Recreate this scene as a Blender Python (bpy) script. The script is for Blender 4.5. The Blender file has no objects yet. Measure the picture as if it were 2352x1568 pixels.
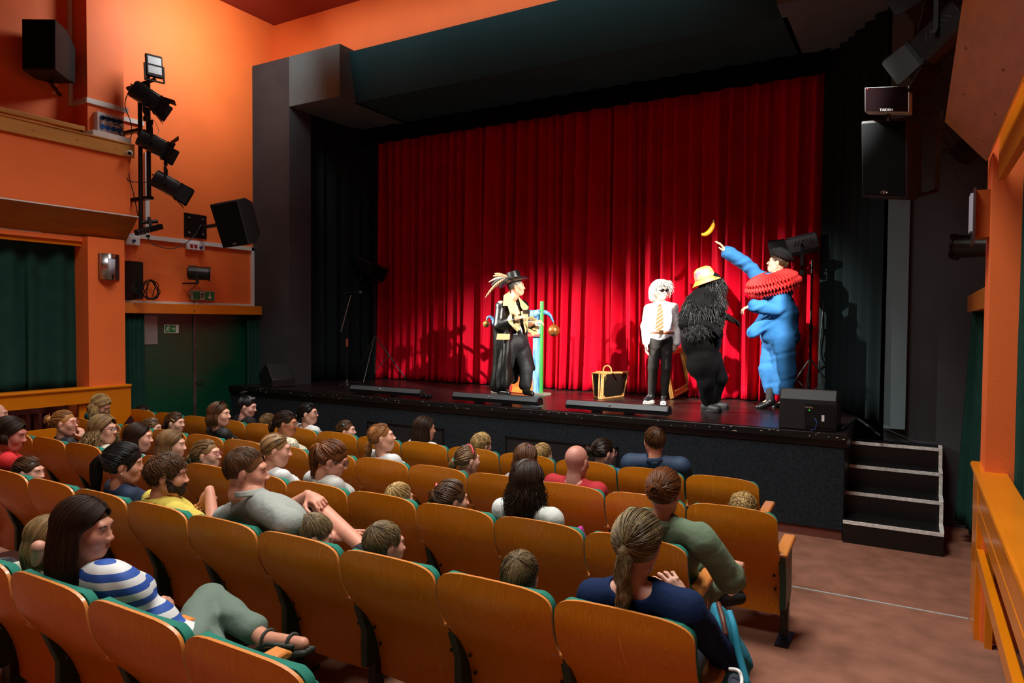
import bpy, bmesh, math, random
import numpy as np
from mathutils import Vector, Matrix
PI = math.pi
S = bpy.context.scene
COL = S.collection
rng = random.Random(7)
# ---------------------------------------------------------------- camera
F = 1604.0; CZ = 2.08
def _rot():
    y, p, r = math.radians(29.97), math.radians(1.65), math.radians(0.417)
    cy, sy, cp, sp, cr, sr = math.cos(y), math.sin(y), math.cos(p), math.sin(p), math.cos(r), math.sin(r)
    fw = np.array([-sy*cp, cy*cp, -sp]); rt = np.array([cy, sy, 0.]); up_ = np.cross(rt, fw)
    return np.array([cr*rt+sr*up_, -sr*rt+cr*up_, fw])
M3 = _rot()
cd = bpy.data.cameras.new('camera'); cam = bpy.data.objects.new('camera', cd); COL.objects.link(cam)
cd.sensor_width = 36; cd.lens = F/2352*36; cd.clip_start = .05; cd.clip_end = 60
cam.matrix_world = Matrix(((M3[0][0], M3[1][0], -M3[2][0], 0), (M3[0][1], M3[1][1], -M3[2][1], 0), (M3[0][2], M3[1][2], -M3[2][2], CZ), (0, 0, 0, 1)))
S.camera = cam
def up(u, v, z=None, x=None, y=None, dep=None):
    """a point of the hall from its place in the photo and one known coordinate"""
    d = M3.T @ np.array([(u-1176)/F, -(v-784)/F, 1.])
    if z is not None: t = (z-CZ)/d[2]
    elif x is not None: t = x/d[0]
    elif y is not None: t = y/d[1]
    else: t = dep
    return np.array([t*d[0], t*d[1], t*d[2]+CZ])
def depth(p): return float((M3 @ (np.array(p)-[0, 0, CZ]))[2])
# ---------------------------------------------------------------- world, exposure, lights
S.view_settings.view_transform = 'Standard'; S.view_settings.look = 'None'
S.view_settings.gamma = 1; S.view_settings.use_curve_mapping = False
S.view_settings.exposure = 0.0
w = bpy.data.worlds.new('world'); S.world = w; w.use_nodes = True
w.node_tree.nodes['Background'].inputs[0].default_value = (.9, .95, 1, 1)
w.node_tree.nodes['Background'].inputs[1].default_value = .05
def area(name, loc, sx, sy, power, col=(1, .96, .90), rot=(0, 0, 0), spread=PI):
    l = bpy.data.lights.new(name, 'AREA'); l.shape = 'RECTANGLE'; l.size = sx; l.size_y = sy
    l.energy = power; l.color = col; l.spread = spread
    o = bpy.data.objects.new(name, l); o.location = loc; o.rotation_euler = rot; COL.objects.link(o); return o
def spot(name, loc, target, power, deg, blend=.5, rad=.06, col=(1, .95, .88)):
    l = bpy.data.lights.new(name, 'SPOT'); l.energy = power; l.spot_size = math.radians(deg); l.spot_blend = blend
    l.shadow_soft_size = rad; l.color = col
    o = bpy.data.objects.new(name, l); o.location = loc
    o.rotation_euler = (Vector(target)-Vector(loc)).to_track_quat('-Z', 'Y').to_euler(); COL.objects.link(o); return o
# two added wall fill lamps, then ceiling luminaires over the stalls (outside the frame)
area('house_and_fill_light', (-7.7, 6.4, 6.55), .9, .9, 40, rot=(.1, 1.15, 0), spread=2.3)  # added lamp, tilted to brighten the left wall
area('house_and_fill_light', (-5.2, 7.0, 6.72), 6.5, .25, 13, rot=(1.3, 0, 0), spread=1.4)  # added strip lamp, placed to brighten only the wall above the stage
area('house_and_fill_light', (-4.4, 5.0, 6.6), 2.0, 1.0, 90, spread=2.0)
area('house_and_fill_light', (-6.0, 3.4, 6.75), 1.4, 1.4, 80, spread=2.0)
area('house_and_fill_light', (-1.6, 3.8, 6.75), 1.4, 1.4, 160, spread=2.1)
area('house_and_fill_light', (-6.0, .8, 6.75), 1.4, 1.4, 12, spread=2.0)
area('house_and_fill_light', (-1.8, .8, 6.75), 1.4, 1.4, 80, spread=2.0)
# stage lanterns: two from the left lighting boom, two from the right one, two on stands
spot('stage_light', (-8.6, 5.3, 4.6), (-2.7, 8.9, 1.9), 6600, 27, 1)
spot('stage_light', (-8.5, 5.3, 3.9), (-4.9, 8.9, 1.7), 3300, 27, 1)
spot('stage_light', (.2, 5.0, 5.0), (-2.2, 8.9, 2.0), 4800, 28, 1)
spot('stage_light', (.2, 5.4, 4.6), (-4.6, 8.9, 1.7), 4800, 27, 1)
# ---------------------------------------------------------------- materials
def lin(c):
    if isinstance(c, str):
        c = [int(c[i:i+2], 16)/255 for i in (0, 2, 4)]
        return tuple(x/12.92 if x <= .04045 else ((x+.055)/1.055)**2.4 for x in c)+(1,)
    return tuple(c)+(1,) if len(c) == 3 else tuple(c)
MATS = {}
def mat(name, col, rough=.6, metal=0, var=0, vs=8, bump=0, bs=60, spec=.5, emit=0, sheen=0, coat=0, col2=None, stretch=(1, 1, 1), sss=0):
    if name in MATS: return MATS[name]
    m = bpy.data.materials.new(name); m.use_nodes = True; nt = m.node_tree; b = nt.nodes['Principled BSDF']
    c = lin(col); b.inputs['Base Color'].default_value = c; b.inputs['Roughness'].default_value = rough
    b.inputs['Metallic'].default_value = metal; b.inputs['Specular IOR Level'].default_value = spec
    if sheen: b.inputs['Sheen Weight'].default_value = sheen; b.inputs['Sheen Tint'].default_value = c; b.inputs['Sheen Roughness'].default_value = .4
    if coat: b.inputs['Coat Weight'].default_value = coat; b.inputs['Coat Roughness'].default_value = .12
    if sss: b.inputs['Subsurface Weight'].default_value = sss; b.inputs['Subsurface Radius'].default_value = (.012, .005, .003)
    if emit: b.inputs['Emission Color'].default_value = c; b.inputs['Emission Strength'].default_value = emit
    tc = nt.nodes.new('ShaderNodeTexCoord'); mp = nt.nodes.new('ShaderNodeMapping'); mp.inputs['Scale'].default_value = stretch
    nt.links.new(tc.outputs['Object'], mp.inputs[0])
    if var or col2:
        n = nt.nodes.new('ShaderNodeTexNoise'); n.inputs['Scale'].default_value = vs; n.inputs['Detail'].default_value = 4
        nt.links.new(mp.outputs[0], n.inputs['Vector'])
        r = nt.nodes.new('ShaderNodeValToRGB'); nt.links.new(n.outputs['Fac'], r.inputs[0]); nt.links.new(r.outputs[0], b.inputs['Base Color'])
        a = tuple(x*(1-var) for x in c[:3])+(1,); z = lin(col2) if col2 else tuple(min(1, x*(1+var)) for x in c[:3])+(1,)
        r.color_ramp.elements[0].position = .34; r.color_ramp.elements[1].position = .66
        r.color_ramp.elements[0].color = c if col2 else a; r.color_ramp.elements[1].color = z
    if bump:
        n2 = nt.nodes.new('ShaderNodeTexNoise'); n2.inputs['Scale'].default_value = bs; n2.inputs['Detail'].default_value = 3
        nt.links.new(mp.outputs[0], n2.inputs['Vector'])
        bp = nt.nodes.new('ShaderNodeBump'); bp.inputs['Strength'].default_value = bump; bp.inputs['Distance'].default_value = .01
        nt.links.new(n2.outputs['Fac'], bp.inputs['Height']); nt.links.new(bp.outputs[0], b.inputs['Normal'])
    MATS[name] = m; return m
def stripes(name, c1, c2, scale, axis=2, duty=.5, rough=.7, tilt=0, extra=None):
    if name in MATS: return MATS[name]
    m = mat(name, c1, rough); nt = m.node_tree; b = nt.nodes['Principled BSDF']
    tc = nt.nodes.new('ShaderNodeTexCoord'); mp = nt.nodes.new('ShaderNodeMapping'); mp.inputs['Rotation'].default_value = (0, tilt, 0)
    nt.links.new(tc.outputs['Object'], mp.inputs[0])
    sp = nt.nodes.new('ShaderNodeSeparateXYZ'); nt.links.new(mp.outputs[0], sp.inputs[0])
    mu = nt.nodes.new('ShaderNodeMath'); mu.operation = 'MULTIPLY'; mu.inputs[1].default_value = scale; nt.links.new(sp.outputs[axis], mu.inputs[0])
    fr = nt.nodes.new('ShaderNodeMath'); fr.operation = 'FRACT'; nt.links.new(mu.outputs[0], fr.inputs[0])
    r = nt.nodes.new('ShaderNodeValToRGB'); r.color_ramp.interpolation = 'CONSTANT'
    r.color_ramp.elements[0].color = lin(c1); r.color_ramp.elements[1].color = lin(c2); r.color_ramp.elements[1].position = duty
    for pos, c in (extra or []):
        e = r.color_ramp.elements.new(pos); e.color = lin(c)
    nt.links.new(fr.outputs[0], r.inputs[0]); nt.links.new(r.outputs[0], b.inputs['Base Color'])
    return m
def dots(name, c1, c2, scale, size=.3, rough=.7, c3=None, c4=None):
    if name in MATS: return MATS[name]
    m = mat(name, c1, rough); nt = m.node_tree; b = nt.nodes['Principled BSDF']
    tc = nt.nodes.new('ShaderNodeTexCoord'); v = nt.nodes.new('ShaderNodeTexVoronoi'); v.inputs['Scale'].default_value = scale
    v.inputs['Randomness'].default_value = .6
    nt.links.new(tc.outputs['Object'], v.inputs['Vector'])
    r = nt.nodes.new('ShaderNodeValToRGB'); r.color_ramp.interpolation = 'CONSTANT'
    r.color_ramp.elements[0].color = lin(c2); r.color_ramp.elements[1].color = lin(c1); r.color_ramp.elements[1].position = size
    if c3:
        e = r.color_ramp.elements.new(size*.45); e.color = lin(c3)
    if c4:
        e = r.color_ramp.elements.new(size+.12); e.color = lin(c4); e = r.color_ramp.elements.new(size+.2); e.color = lin(c1)
    nt.links.new(v.outputs['Distance'], r.inputs[0]); nt.links.new(r.outputs[0], b.inputs['Base Color'])
    return m
def hairmat(name, dark, light, rough=.42):
    if name in MATS: return MATS[name]
    m = mat(name, dark, rough, spec=.35); nt = m.node_tree; b = nt.nodes['Principled BSDF']
    g = nt.nodes.new('ShaderNodeNewGeometry'); tc = nt.nodes.new('ShaderNodeTexCoord')
    n = nt.nodes.new('ShaderNodeTexNoise'); n.inputs['Scale'].default_value = 14; nt.links.new(tc.outputs['Object'], n.inputs['Vector'])
    ad = nt.nodes.new('ShaderNodeMath'); ad.operation = 'MULTIPLY_ADD'; ad.inputs[1].default_value = .8; nt.links.new(g.outputs['Random Per Island'], ad.inputs[0])
    sb = nt.nodes.new('ShaderNodeMath'); sb.operation = 'SUBTRACT'; sb.inputs[1].default_value = .4; nt.links.new(n.outputs['Fac'], sb.inputs[0]); nt.links.new(sb.outputs[0], ad.inputs[2])
    r = nt.nodes.new('ShaderNodeValToRGB'); r.color_ramp.elements[0].color = lin(dark); r.color_ramp.elements[1].color = lin(light)
    nt.links.new(ad.outputs[0], r.inputs[0]); nt.links.new(r.outputs[0], b.inputs['Base Color'])
    return m
# ---------------------------------------------------------------- object helpers
def tag(o, label, cat, group=None, kind=None):
    if label: o['label'] = label
    if cat: o['category'] = cat
    if group: o['group'] = group
    if kind: o['kind'] = kind
    return o
def thing(name, label, cat, loc=(0, 0, 0), group=None, rotz=0):
    o = bpy.data.objects.new(name, None); COL.objects.link(o); o.location = loc; o.rotation_euler = (0, 0, rotz); o.empty_display_size = .1
    return tag(o, label, cat, group)
def link(name, me, m, parent=None):
    o = bpy.data.objects.new(name, me); COL.objects.link(o)
    for k in (m if isinstance(m, (list, tuple)) else [m]): me.materials.append(k)
    if parent is not None: o.parent = parent
    return o
def shift(o, parent):
    """vertices were given in hall coordinates: bring them to the parent's"""
    if parent is not None:
        mw = Matrix.Translation(parent_loc(parent)) @ parent.rotation_euler.to_matrix().to_4x4() if parent.rotation_euler else None
        o.data.transform(mw.inverted())
def parent_loc(p):
    v = Vector(p.location); q = p.parent
    while q is not None: v = v+Vector(q.location); q = q.parent
    return v
class MB:
    def __init__(s): s.v = []; s.f = []; s.mi = []
    def add(s, vs, fs, mi=0):
        n = len(s.v); s.v += [tuple(map(float, p)) for p in vs]; s.f += [tuple(i+n for i in f) for f in fs]; s.mi += [mi]*len(fs); return s
    def box(s, a, b, mi=0):
        x0, y0, z0 = a; x1, y1, z1 = b
        return s.hexa([(x0, y0, z0), (x1, y0, z0), (x1, y1, z0), (x0, y1, z0), (x0, y0, z1), (x1, y0, z1), (x1, y1, z1), (x0, y1, z1)], mi)
    def hexa(s, p, mi=0):
        return s.add(p, [(3, 2, 1, 0), (4, 5, 6, 7), (0, 1, 5, 4), (1, 2, 6, 5), (2, 3, 7, 6), (3, 0, 4, 7)], mi)
    def obox(s, c, ax, ay, az, h, mi=0):
        """oriented box: centre, three axes, half sizes"""
        c = np.array(c); ax, ay, az = [np.array(q)/np.linalg.norm(q) for q in (ax, ay, az)]
        P = [c+i*h[0]*ax+j*h[1]*ay+k*h[2]*az for k in (-1, 1) for i, j in ((-1, -1), (1, -1), (1, 1), (-1, 1))]
        return s.hexa(P, mi)
    def tube(s, path, r, n=8, cap=True, mi=0):
        P = [np.array(p, float) for p in path]; m = len(P); rr = r if isinstance(r, (list, tuple)) else [r]*m
        base = len(s.v); ref = None
        for i in range(m):
            t = P[min(i+1, m-1)]-P[max(i-1, 0)]; t = t/(np.linalg.norm(t)+1e-9)
            if ref is None:
                ref = np.cross(t, [0, 0, 1.]) if abs(t[2]) < .9 else np.cross(t, [1., 0, 0])
            a = ref-t*np.dot(ref, t); a /= np.linalg.norm(a)+1e-9; ref = a; b = np.cross(t, a)
            for k in range(n):
                q = 2*PI*k/n; s.v.append(tuple(P[i]+rr[i]*(math.cos(q)*a+math.sin(q)*b)))
        for i in range(m-1):
            for k in range(n):
                k2 = (k+1) % n; s.f.append((base+i*n+k, base+i*n+k2, base+(i+1)*n+k2, base+(i+1)*n+k)); s.mi.append(mi)
        if cap:
            s.f.append(tuple(base+k for k in reversed(range(n)))); s.f.append(tuple(base+(m-1)*n+k for k in range(n))); s.mi += [mi, mi]
        return s
    def cyl(s, a, b, r, r2=None, n=16, mi=0): return s.tube([a, b], [r, r if r2 is None else r2], n, True, mi)
    def ball(s, c, r, n=12, m=8, mi=0, R=None):
        r = (r, r, r) if not isinstance(r, (tuple, list)) else r; vs = []; fs = []
        for i in range(m+1):
            th = PI*i/m
            for k in range(n):
                ph = 2*PI*k/n; q = np.array([r[0]*math.sin(th)*math.cos(ph), r[1]*math.sin(th)*math.sin(ph), r[2]*math.cos(th)])
                if R is not None: q = R @ q
                vs.append(np.array(c)+q)
        for i in range(m):
            for k in range(n): fs.append((i*n+k, (i+1)*n+k, (i+1)*n+(k+1) % n, i*n+(k+1) % n))
        return s.add(vs, fs, mi)
    def prism(s, poly, d, mi=0):
        """closed polygon (3-D points) pushed along d"""
        n = len(poly); P = [np.array(p, float) for p in poly]; Q = [p+np.array(d) for p in P]
        fs = [tuple(range(n)), tuple(reversed(range(n, 2*n)))]+[(i, i+n, (i+1) % n+n, (i+1) % n) for i in range(n)]
        return s.add(P+Q, fs, mi)
    def grid(s, fn, nu, nv, mi=0):
        vs = [fn(i/nu, j/nv) for j in range(nv+1) for i in range(nu+1)]
        return s.add(vs, [(j*(nu+1)+i, j*(nu+1)+i+1, (j+1)*(nu+1)+i+1, (j+1)*(nu+1)+i) for j in range(nv) for i in range(nu)], mi)
    def lathe(s, o, axis, prof, n=20, mi=0):
        """profile [(distance along axis, radius)]"""
        axis = np.array(axis, float)/np.linalg.norm(axis); o = np.array(o, float)
        return s.tube([o+axis*(t+1e-5*i) for i, (t, r) in enumerate(prof)], [max(r, 1e-4) for t, r in prof], n, True, mi)
    def mesh(s, name, smooth=False, auto=None):
        me = bpy.data.meshes.new(name); me.from_pydata(s.v, [], s.f); me.update()
        bm = bmesh.new(); bm.from_mesh(me); bmesh.ops.recalc_face_normals(bm, faces=bm.faces)
        if auto is not None:
            for f in bm.faces: f.smooth = True
            for e in bm.edges:
                if len(e.link_faces) != 2 or e.calc_face_angle(9) > auto: e.smooth = False
        bm.to_mesh(me); bm.free()
        if max(s.mi, default=0): me.polygons.foreach_set('material_index', s.mi)
        if smooth: me.polygons.foreach_set('use_smooth', [True]*len(me.polygons))
        return me
    def build(s, name, m, parent=None, smooth=False, auto=.6, bevel=0, world=True, solid=0):
        o = link(name, s.mesh(name, smooth, None if smooth else auto), m, parent)
        if parent is not None and world: shift(o, parent)
        if solid:
            k = o.modifiers.new('s', 'SOLIDIFY'); k.thickness = solid; k.offset = 0
        if bevel:
            k = o.modifiers.new('b', 'BEVEL'); k.width = bevel; k.segments = 2; k.limit_method = 'ANGLE'; k.angle_limit = .7
        return o
def struct(name, mb, m, **k): return tag(mb.build(name, m, **k), None, None, kind='structure')
def one(name, mb, m, label, cat, group=None, **k): return tag(mb.build(name, m, **k), label, cat, group)
def copy_tree(o, parent=None):
    c = o.copy(); COL.objects.link(c)
    if parent is not None: c.parent = parent
    for ch in list(o.children): copy_tree(ch, c)
    return c
def text(body, c, right, upv, size, m, parent, name='lettering', depth_=.002):
    """raised lettering; C = lower middle"""
    cu = bpy.data.curves.new(name, 'FONT'); cu.body = body; cu.size = size; cu.align_x = 'CENTER'; cu.extrude = depth_
    t = bpy.data.objects.new(name, cu); COL.objects.link(t)
    dg = bpy.context.evaluated_depsgraph_get(); me = bpy.data.meshes.new_from_object(t.evaluated_get(dg)); bpy.data.objects.remove(t)
    r = Vector(right).normalized(); u_ = Vector(upv).normalized(); n = r.cross(u_)
    me.transform(Matrix(((r.x, u_.x, n.x, c[0]), (r.y, u_.y, n.y, c[1]), (r.z, u_.z, n.z, c[2]), (0, 0, 0, 1))))
    o = link(name, me, m, parent); shift(o, parent); return o
def bez(p, n=12):
    """smooth path through points (Catmull-Rom)"""
    P = [np.array(q, float) for q in p]; P = [2*P[0]-P[1]]+P+[2*P[-1]-P[-2]]; out = []
    for i in range(1, len(P)-2):
        for k in range(n):
            t = k/n; a, b, c, d = P[i-1:i+3]
            out.append(.5*(2*b+(c-a)*t+(2*a-5*b+4*c-d)*t*t+(3*b-a-3*c+d)*t**3))
    return out+[P[-2]]
def fz(y): return max(0., (5.85-y)*.04)     # the stalls floor ramps gently up towards the back
# ---------------------------------------------------------------- the hall
ORANGE = mat('orange_plaster', 'F27634', .6, var=.05, vs=1.5, bump=.1, bs=90)
YEL = mat('ochre_gloss_paint', 'D67A08', .28, var=.05, vs=3, coat=.2)
CARPET = mat('carpet', '8E6250', .95, var=.16, vs=5, bump=.5, bs=400, spec=.1)
DKWALL = mat('charcoal_paint', '3E4044', .8, spec=.15, var=.1, vs=2, bump=.1, bs=60)
DKGREY = mat('slate_paint', '5A6A6E', .8, spec=.15, var=.06, vs=3)
BLACKD = mat('black_drape', '162224', .9, spec=.15)
STAGEB = mat('stage_boards', '1E1413', .38, var=.35, vs=3, bump=.12, bs=30, coat=.1)
FACECARP = mat('stage_front_carpet', '23292E', .95, var=.3, vs=40, bump=.4, bs=250, spec=.15)
BLK = mat('black_paint', '0E0F10', .4)
BLKM = mat('black_metal', '101213', .38, spec=.5)
BLKP = mat('black_plastic', '17191B', .55)
GRILLE = mat('speaker_grille', '0F1213', .9, spec=.1, bump=.8, bs=600)
WHITE = mat('white_plastic', 'DADCDC', .45)
CHROME = mat('brushed_steel', 'C8C8C8', .28, 1)
VELVET = mat('green_velvet', '1E4038', .9, var=.1, vs=6, sheen=.2, spec=.1)
DOORG = mat('green_door', '04472F', .32, var=.1, vs=2)
PLYD = mat('brown_plywood', 'A86A12', .4, var=.12, vs=3, coat=.25, stretch=(1, 1, 6))
PLYL = mat('light_plywood', 'C08A44', .4, var=.1, vs=3, stretch=(6, .6, 6))
XL, XB, XR = -9.4, -8.95, 1.35
ZS = 1.04; ZC = 7.0; YP = 7.8; YU = 8.25; YC = 9.7
def quadbox(name, a, b, m, **k): return struct(name, MB().box(a, b), m, **k)
fl = MB()
xs = (-9.9, XR)
fl.hexa([(xs[0], -3, -.3), (xs[1], -3, -.3), (xs[1], 9.0, -.3), (xs[0], 9.0, -.3), (xs[0], -3, fz(-3)), (xs[1], -3, fz(-3)), (xs[1], 5.85, 0), (xs[0], 5.85, 0)])
fl.box((xs[0], 5.85, -.3), (xs[1], 9.0, 0))
struct('floor', fl, CARPET)
# the steel edge strip where the ramp begins
one('floor_edge_strip', MB().box((-7.5, 5.84, -.002), (.37, 5.852, .006)), mat('dull_steel', 'B4C0C0', .5), 'thin metal strip across the carpet in front of the yellow railing', 'floor strip')
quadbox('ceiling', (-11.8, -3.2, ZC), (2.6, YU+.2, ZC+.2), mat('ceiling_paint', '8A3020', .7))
quadbox('wall_back', (-11.8, -3.2, 0), (2.6, -3.0, ZC), ORANGE)
# left side
quadbox('wall_left', (XL-.2, 5.2, 0), (XL, YU+.2, ZC), ORANGE)
pe = up(283, 60, x=XL+.15); pu = up(199, 60, x=XL+.15)
quadbox('trim_1', (XL-1.0, pu[1], 3.2), (XL+.15, pe[1], ZC), ORANGE)           # upper pier
q = up(165, 60, y=pu[1])
quadbox('wall_balcony', (q[0]-.2, -3, 3.2), (q[0], pu[1]+.1, ZC), ORANGE)
e1 = up(301, 332, x=XB); 
quadbox('wall_gallery', (XB-.35, -3, 3.40), (XB, 5.47, up(150, 300, x=XB)[2]-.02), ORANGE)
p1 = up(287, 700, x=XB)[1]; p0 = up(203, 700, x=XB)[1]
quadbox('trim_2', (XL-.1, p0, 0), (XB, p1, 3.1), ORANGE)                    # lower pier
quadbox('wall_left_lower', (XL-.2, -3, 0), (XL-.05, p0+.1, 3.1), mat('dark_red_wall', '5A1A10', .7))
# right side (mirror image, close to the camera)
xr = .40
quadbox('wall_right', (XR, -3, 0), (XR+.2, YU+.6, ZC), ORANGE)
quadbox('wall_gallery_right', (.62, -3, 3.3), (.9, 5.6, ZC), ORANGE)
quadbox('trim_3', (.41, 5.42, 0), (.9, 5.78, 3.6), ORANGE)
# slanted plywood fascias of the two galleries
def fascia(name, pts_end, y1, m, label, white):
    """pts_end: top and bottom end points (same y), running back along -y"""
    a, b = np.array(pts_end[0]), np.array(pts_end[1]); d = np.array([0, y1-a[1], 0])
    r = thing(name, label, 'wall panel', tuple((a+b)/2))
    n = np.cross(b-a, [0, 1, 0]); n /= np.linalg.norm(n); n *= -1 if n[0]*(1 if a[0] < -4 else -1) > 0 else 1
    MB().hexa([a, b, b+d, a+d, a+n*.02, b+n*.02, b+d+n*.02, a+d+n*.02]).build('panel', m, r)
    sc = MB()
    for i in range(12):
        for t in (.22, .8):
            c = a+(b-a)*(t+.06*math.sin(i*2.3))+d*((i+.35+.2*(t > .5))/12.); sc.ball(c-n*.002, .008, 8, 6)
    k = sc.build('screws', mat('screw_brass', 'B09060', .35, .7), r); k['kind'] = 'stuff'
    if white: MB().hexa([a+[0, 0, .002], a+[.02, 0, .002], a+[.02, 0, .016], a+[0, 0, .016], a+d+[0, 0, .002], a+d+[.02, 0, .002], a+d+[.02, 0, .016], a+d+[0, 0, .016]]).build('edge_strip', WHITE, r)
    return r
t0 = up(317, 500, z=3.40); b0 = up(290, 553, y=t0[1])
fascia('gallery_fascia', (t0, b0), -2.5, PLYD, 'dark brown slanted plywood panel with screw heads above the left green curtain', True)
t0 = up(2170, 280, z=3.47); b0 = up(2265, 370, y=t0[1])
fascia('gallery_fascia', (t0, b0), -2.5, mat('brown_plywood_right', 'B8881C', .42, var=.12, vs=3, coat=.25, stretch=(1, 1, 6)), 'large slanted plywood panel with brass screws at the upper right', False)
quadbox('trim_4', (XB-.3, -3, 3.04), (XB-.12, up(317, 500, z=3.4)[1]-.15, 3.1), ORANGE)
# balcony front of light plywood with rail
bt = up(150, 300, x=XB)[2]; bb = up(150, 331, x=XB)[2]; by = up(306, 350, x=XB)[1]
r = thing('balcony_band', 'light plywood band along the front of the left balcony', 'wall panel', (XB, 4, bb))
MB().box((XB, -2.5, bb), (XB+.03, by, bt)).build('board', PLYL, r)
MB().box((XB-.3, -2.5, bt), (XB+.04, by, bt+.015)).build('ledge', PLYL, r)
k = MB(); [k.ball((XB+.032, by-.25-i*.48, (bt+bb)/2), .008, 8, 6) for i in range(8)]; k.build('screws', MATS['screw_brass'], r)['kind'] = 'stuff'
ya, yb = up(0, 250, x=XB-.2)[1]-2, up(193, 298, x=XB-.2)[1]; zr = up(100, 275, x=XB-.2)[2]
r = thing('balcony_handrail', 'light wooden handrail above the left balcony front', 'rail', (XB-.2, 4, bt))
MB().box((XB-.24, ya, zr-.03), (XB-.17, yb, zr+.03)).build('rail', PLYL, r, bevel=.008)
k = MB(); k.box((XB-.225, yb-.05, bt+.015), (XB-.185, yb-.02, zr-.03)); k.build('post', BLKM, r)
k = MB(); k.box((XB-.225, yb-1.8, bt+.015), (XB-.185, yb-1.77, zr-.03)); k.build('post', BLKM, r)
a = up(205, 295, x=XB-.1); b = up(302, 340, x=XB-.02)
one('white_ledge_cover', MB().box((XB-.3, a[1], bt+.015), (XB-.02, b[1], bt+.10)), mat('white_tile', 'D8D4CE', .35, var=.06, vs=12), 'white marbled board lying on the end of the left balcony front', 'board', bevel=.004)
# yellow boards above curtains
a = up(200, 540, x=XB-.15)
one('curtain_pelmet', MB().box((XB-.2, -2.8, up(200, 567, x=XB-.15)[2]), (XB-.15, a[1], 3.1)), YEL, 'ochre pelmet board above the large left green curtain', 'pelmet', bevel=.004)
a = up(2278, 362, x=.42)
one('curtain_pelmet', MB().box((.43, -2.8, 2.98), (.47, 5.3, 3.25)), YEL, 'ochre pelmet board above the right green curtain', 'pelmet', bevel=.004)
za = up(450, 699, x=XL+.22)[2]; zb = up(450, 721, x=XL+.22)[2]; yb = up(602, 705, x=XL+.22)[1]
one('door_beam', MB().box((XL, p1-.05, zb), (XL+.22, yb, za)), YEL, 'ochre boxed beam above the green double door', 'beam', bevel=.004)
one('door_beam', MB().box((.44, 5.9, 2.2), (.66, 8.15, 2.36)), YEL, 'short ochre beam end behind the right orange pillar', 'beam', bevel=.004)
# curtains --------------------------------------------------------
def curtain(name, pa, pb, z0, z1, m, label, folds, amp=.035, splay=0, taper=0, seed=1, nz=14, group=None, thick=.006, gather=None, soft=.5, nrm_=None, ripple=0):
    r2 = random.Random(seed); pa = np.array(pa, float); pb = np.array(pb, float); d = pb-pa; L = np.linalg.norm(d); n = np.array([-d[1], d[0]])/L
    ph = [0]
    for i in range(folds*2): ph.append(ph[-1]+r2.uniform(.6, 1.4))
    ph = np.array(ph)/ph[-1]; am = [r2.uniform(.35, 1.25) for _ in ph]; dr = [r2.uniform(-1, 1) for _ in ph]
    nu = folds*14
    def fn(u, v):
        i = min(len(ph)-2, int(np.searchsorted(ph, u, 'right')-1)); t = (u-ph[i])/(ph[i+1]-ph[i]); t = t*t*(3-2*t)
        s0 = 1 if i % 2 else -1; off = (s0*am[i]*(1-t)-s0*am[i+1]*t)
        lo = (1-v); c = .5
        uu = u+(dr[i]*(1-t)+dr[i+1]*t)*.012*lo
        if splay: uu = c+(uu-c)*(1+splay*lo)
        if gather is not None:
            g = gather(v); uu = g[0]+(uu-0)*(g[1]-g[0])
        o = off*amp*(1-.35*v)+ripple*lo**6*math.sin(u*folds*19+3*am[i])
        p = pa+d*uu
        return (p[0]+n[0]*o, p[1]+n[1]*o, z0+(z1-z0)*v)
    mb = MB().grid(fn, nu, nz)
    return one(name, mb, m, label, 'curtain', group, smooth=True, solid=thick)
zt = up(100, 560, x=XB-.28)[2]; zb2 = 1.22
ye = up(190, 720, x=XB-.28)[1]
curtain('window_curtain', (XB-.3, -2.5), (XB-.3, ye), 1.19, 3.1, VELVET, 'large dark green velvet curtain at the left between ochre pelmet and railing', 30, .07, seed=3, ripple=0)
curtain('window_curtain', (.60, 5.42), (.60, -2.5), .5, 3.2, VELVET, 'dark green velvet curtain hanging along the right edge', 44, .06, seed=5, gather=lambda v: (-.005+.03*(v-.5)**2, 1))
# door wall ------------------------------------------------------------------
dy0, dy1 = up(330, 800, x=XL+.02)[1], up(565, 800, x=XL+.02)[1]; dm = up(446, 800, x=XL+.05)[1]
r = thing('double_door', 'dark green double door with a steel centre strip below the ochre beam', 'door', (XL+.03, dm, 0))
r['kind'] = 'structure'; r.name = 'door_1'; del r['category']; del r['label']
MB().box((XL, p1-.1, 0), (XL+.05, dm-.02, zb)).build('door_leaf', DOORG, r)
MB().box((XL, dm+.02, 0), (XL+.05, yb-.02, zb)).build('door_leaf', DOORG, r)
MB().box((XL, dm-.025, 0), (XL+.065, dm+.025, zb)).build('door_strip', mat('worn_steel', '5C554E', .5, .5, var=.3, vs=10), r)
h = up(470, 873, x=XL+.1)
k = MB(); k.lathe((XL+.05, h[1]-.13, h[2]), (1, 0, 0), [(0, .028), (.012, .028), (.014, .012), (.05, .01)], 14); k.tube([(XL+.1, h[1]-.13, h[2]), (XL+.1, h[1]-.0, h[2])], .01)
k.build('door_handle', CHROME, r)
def sign(c, nx, w, h_, body, name, label, cat, th=.012): pass
c = up(394, 755, x=XL+.06); 
r = thing('exit_sign', 'small green running man sticker on the green door', 'sign', tuple(c))
GRN = mat('sign_green', '0C8A4A', .4); SWH = mat('sign_white', 'D8E8DC', .4)
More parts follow.
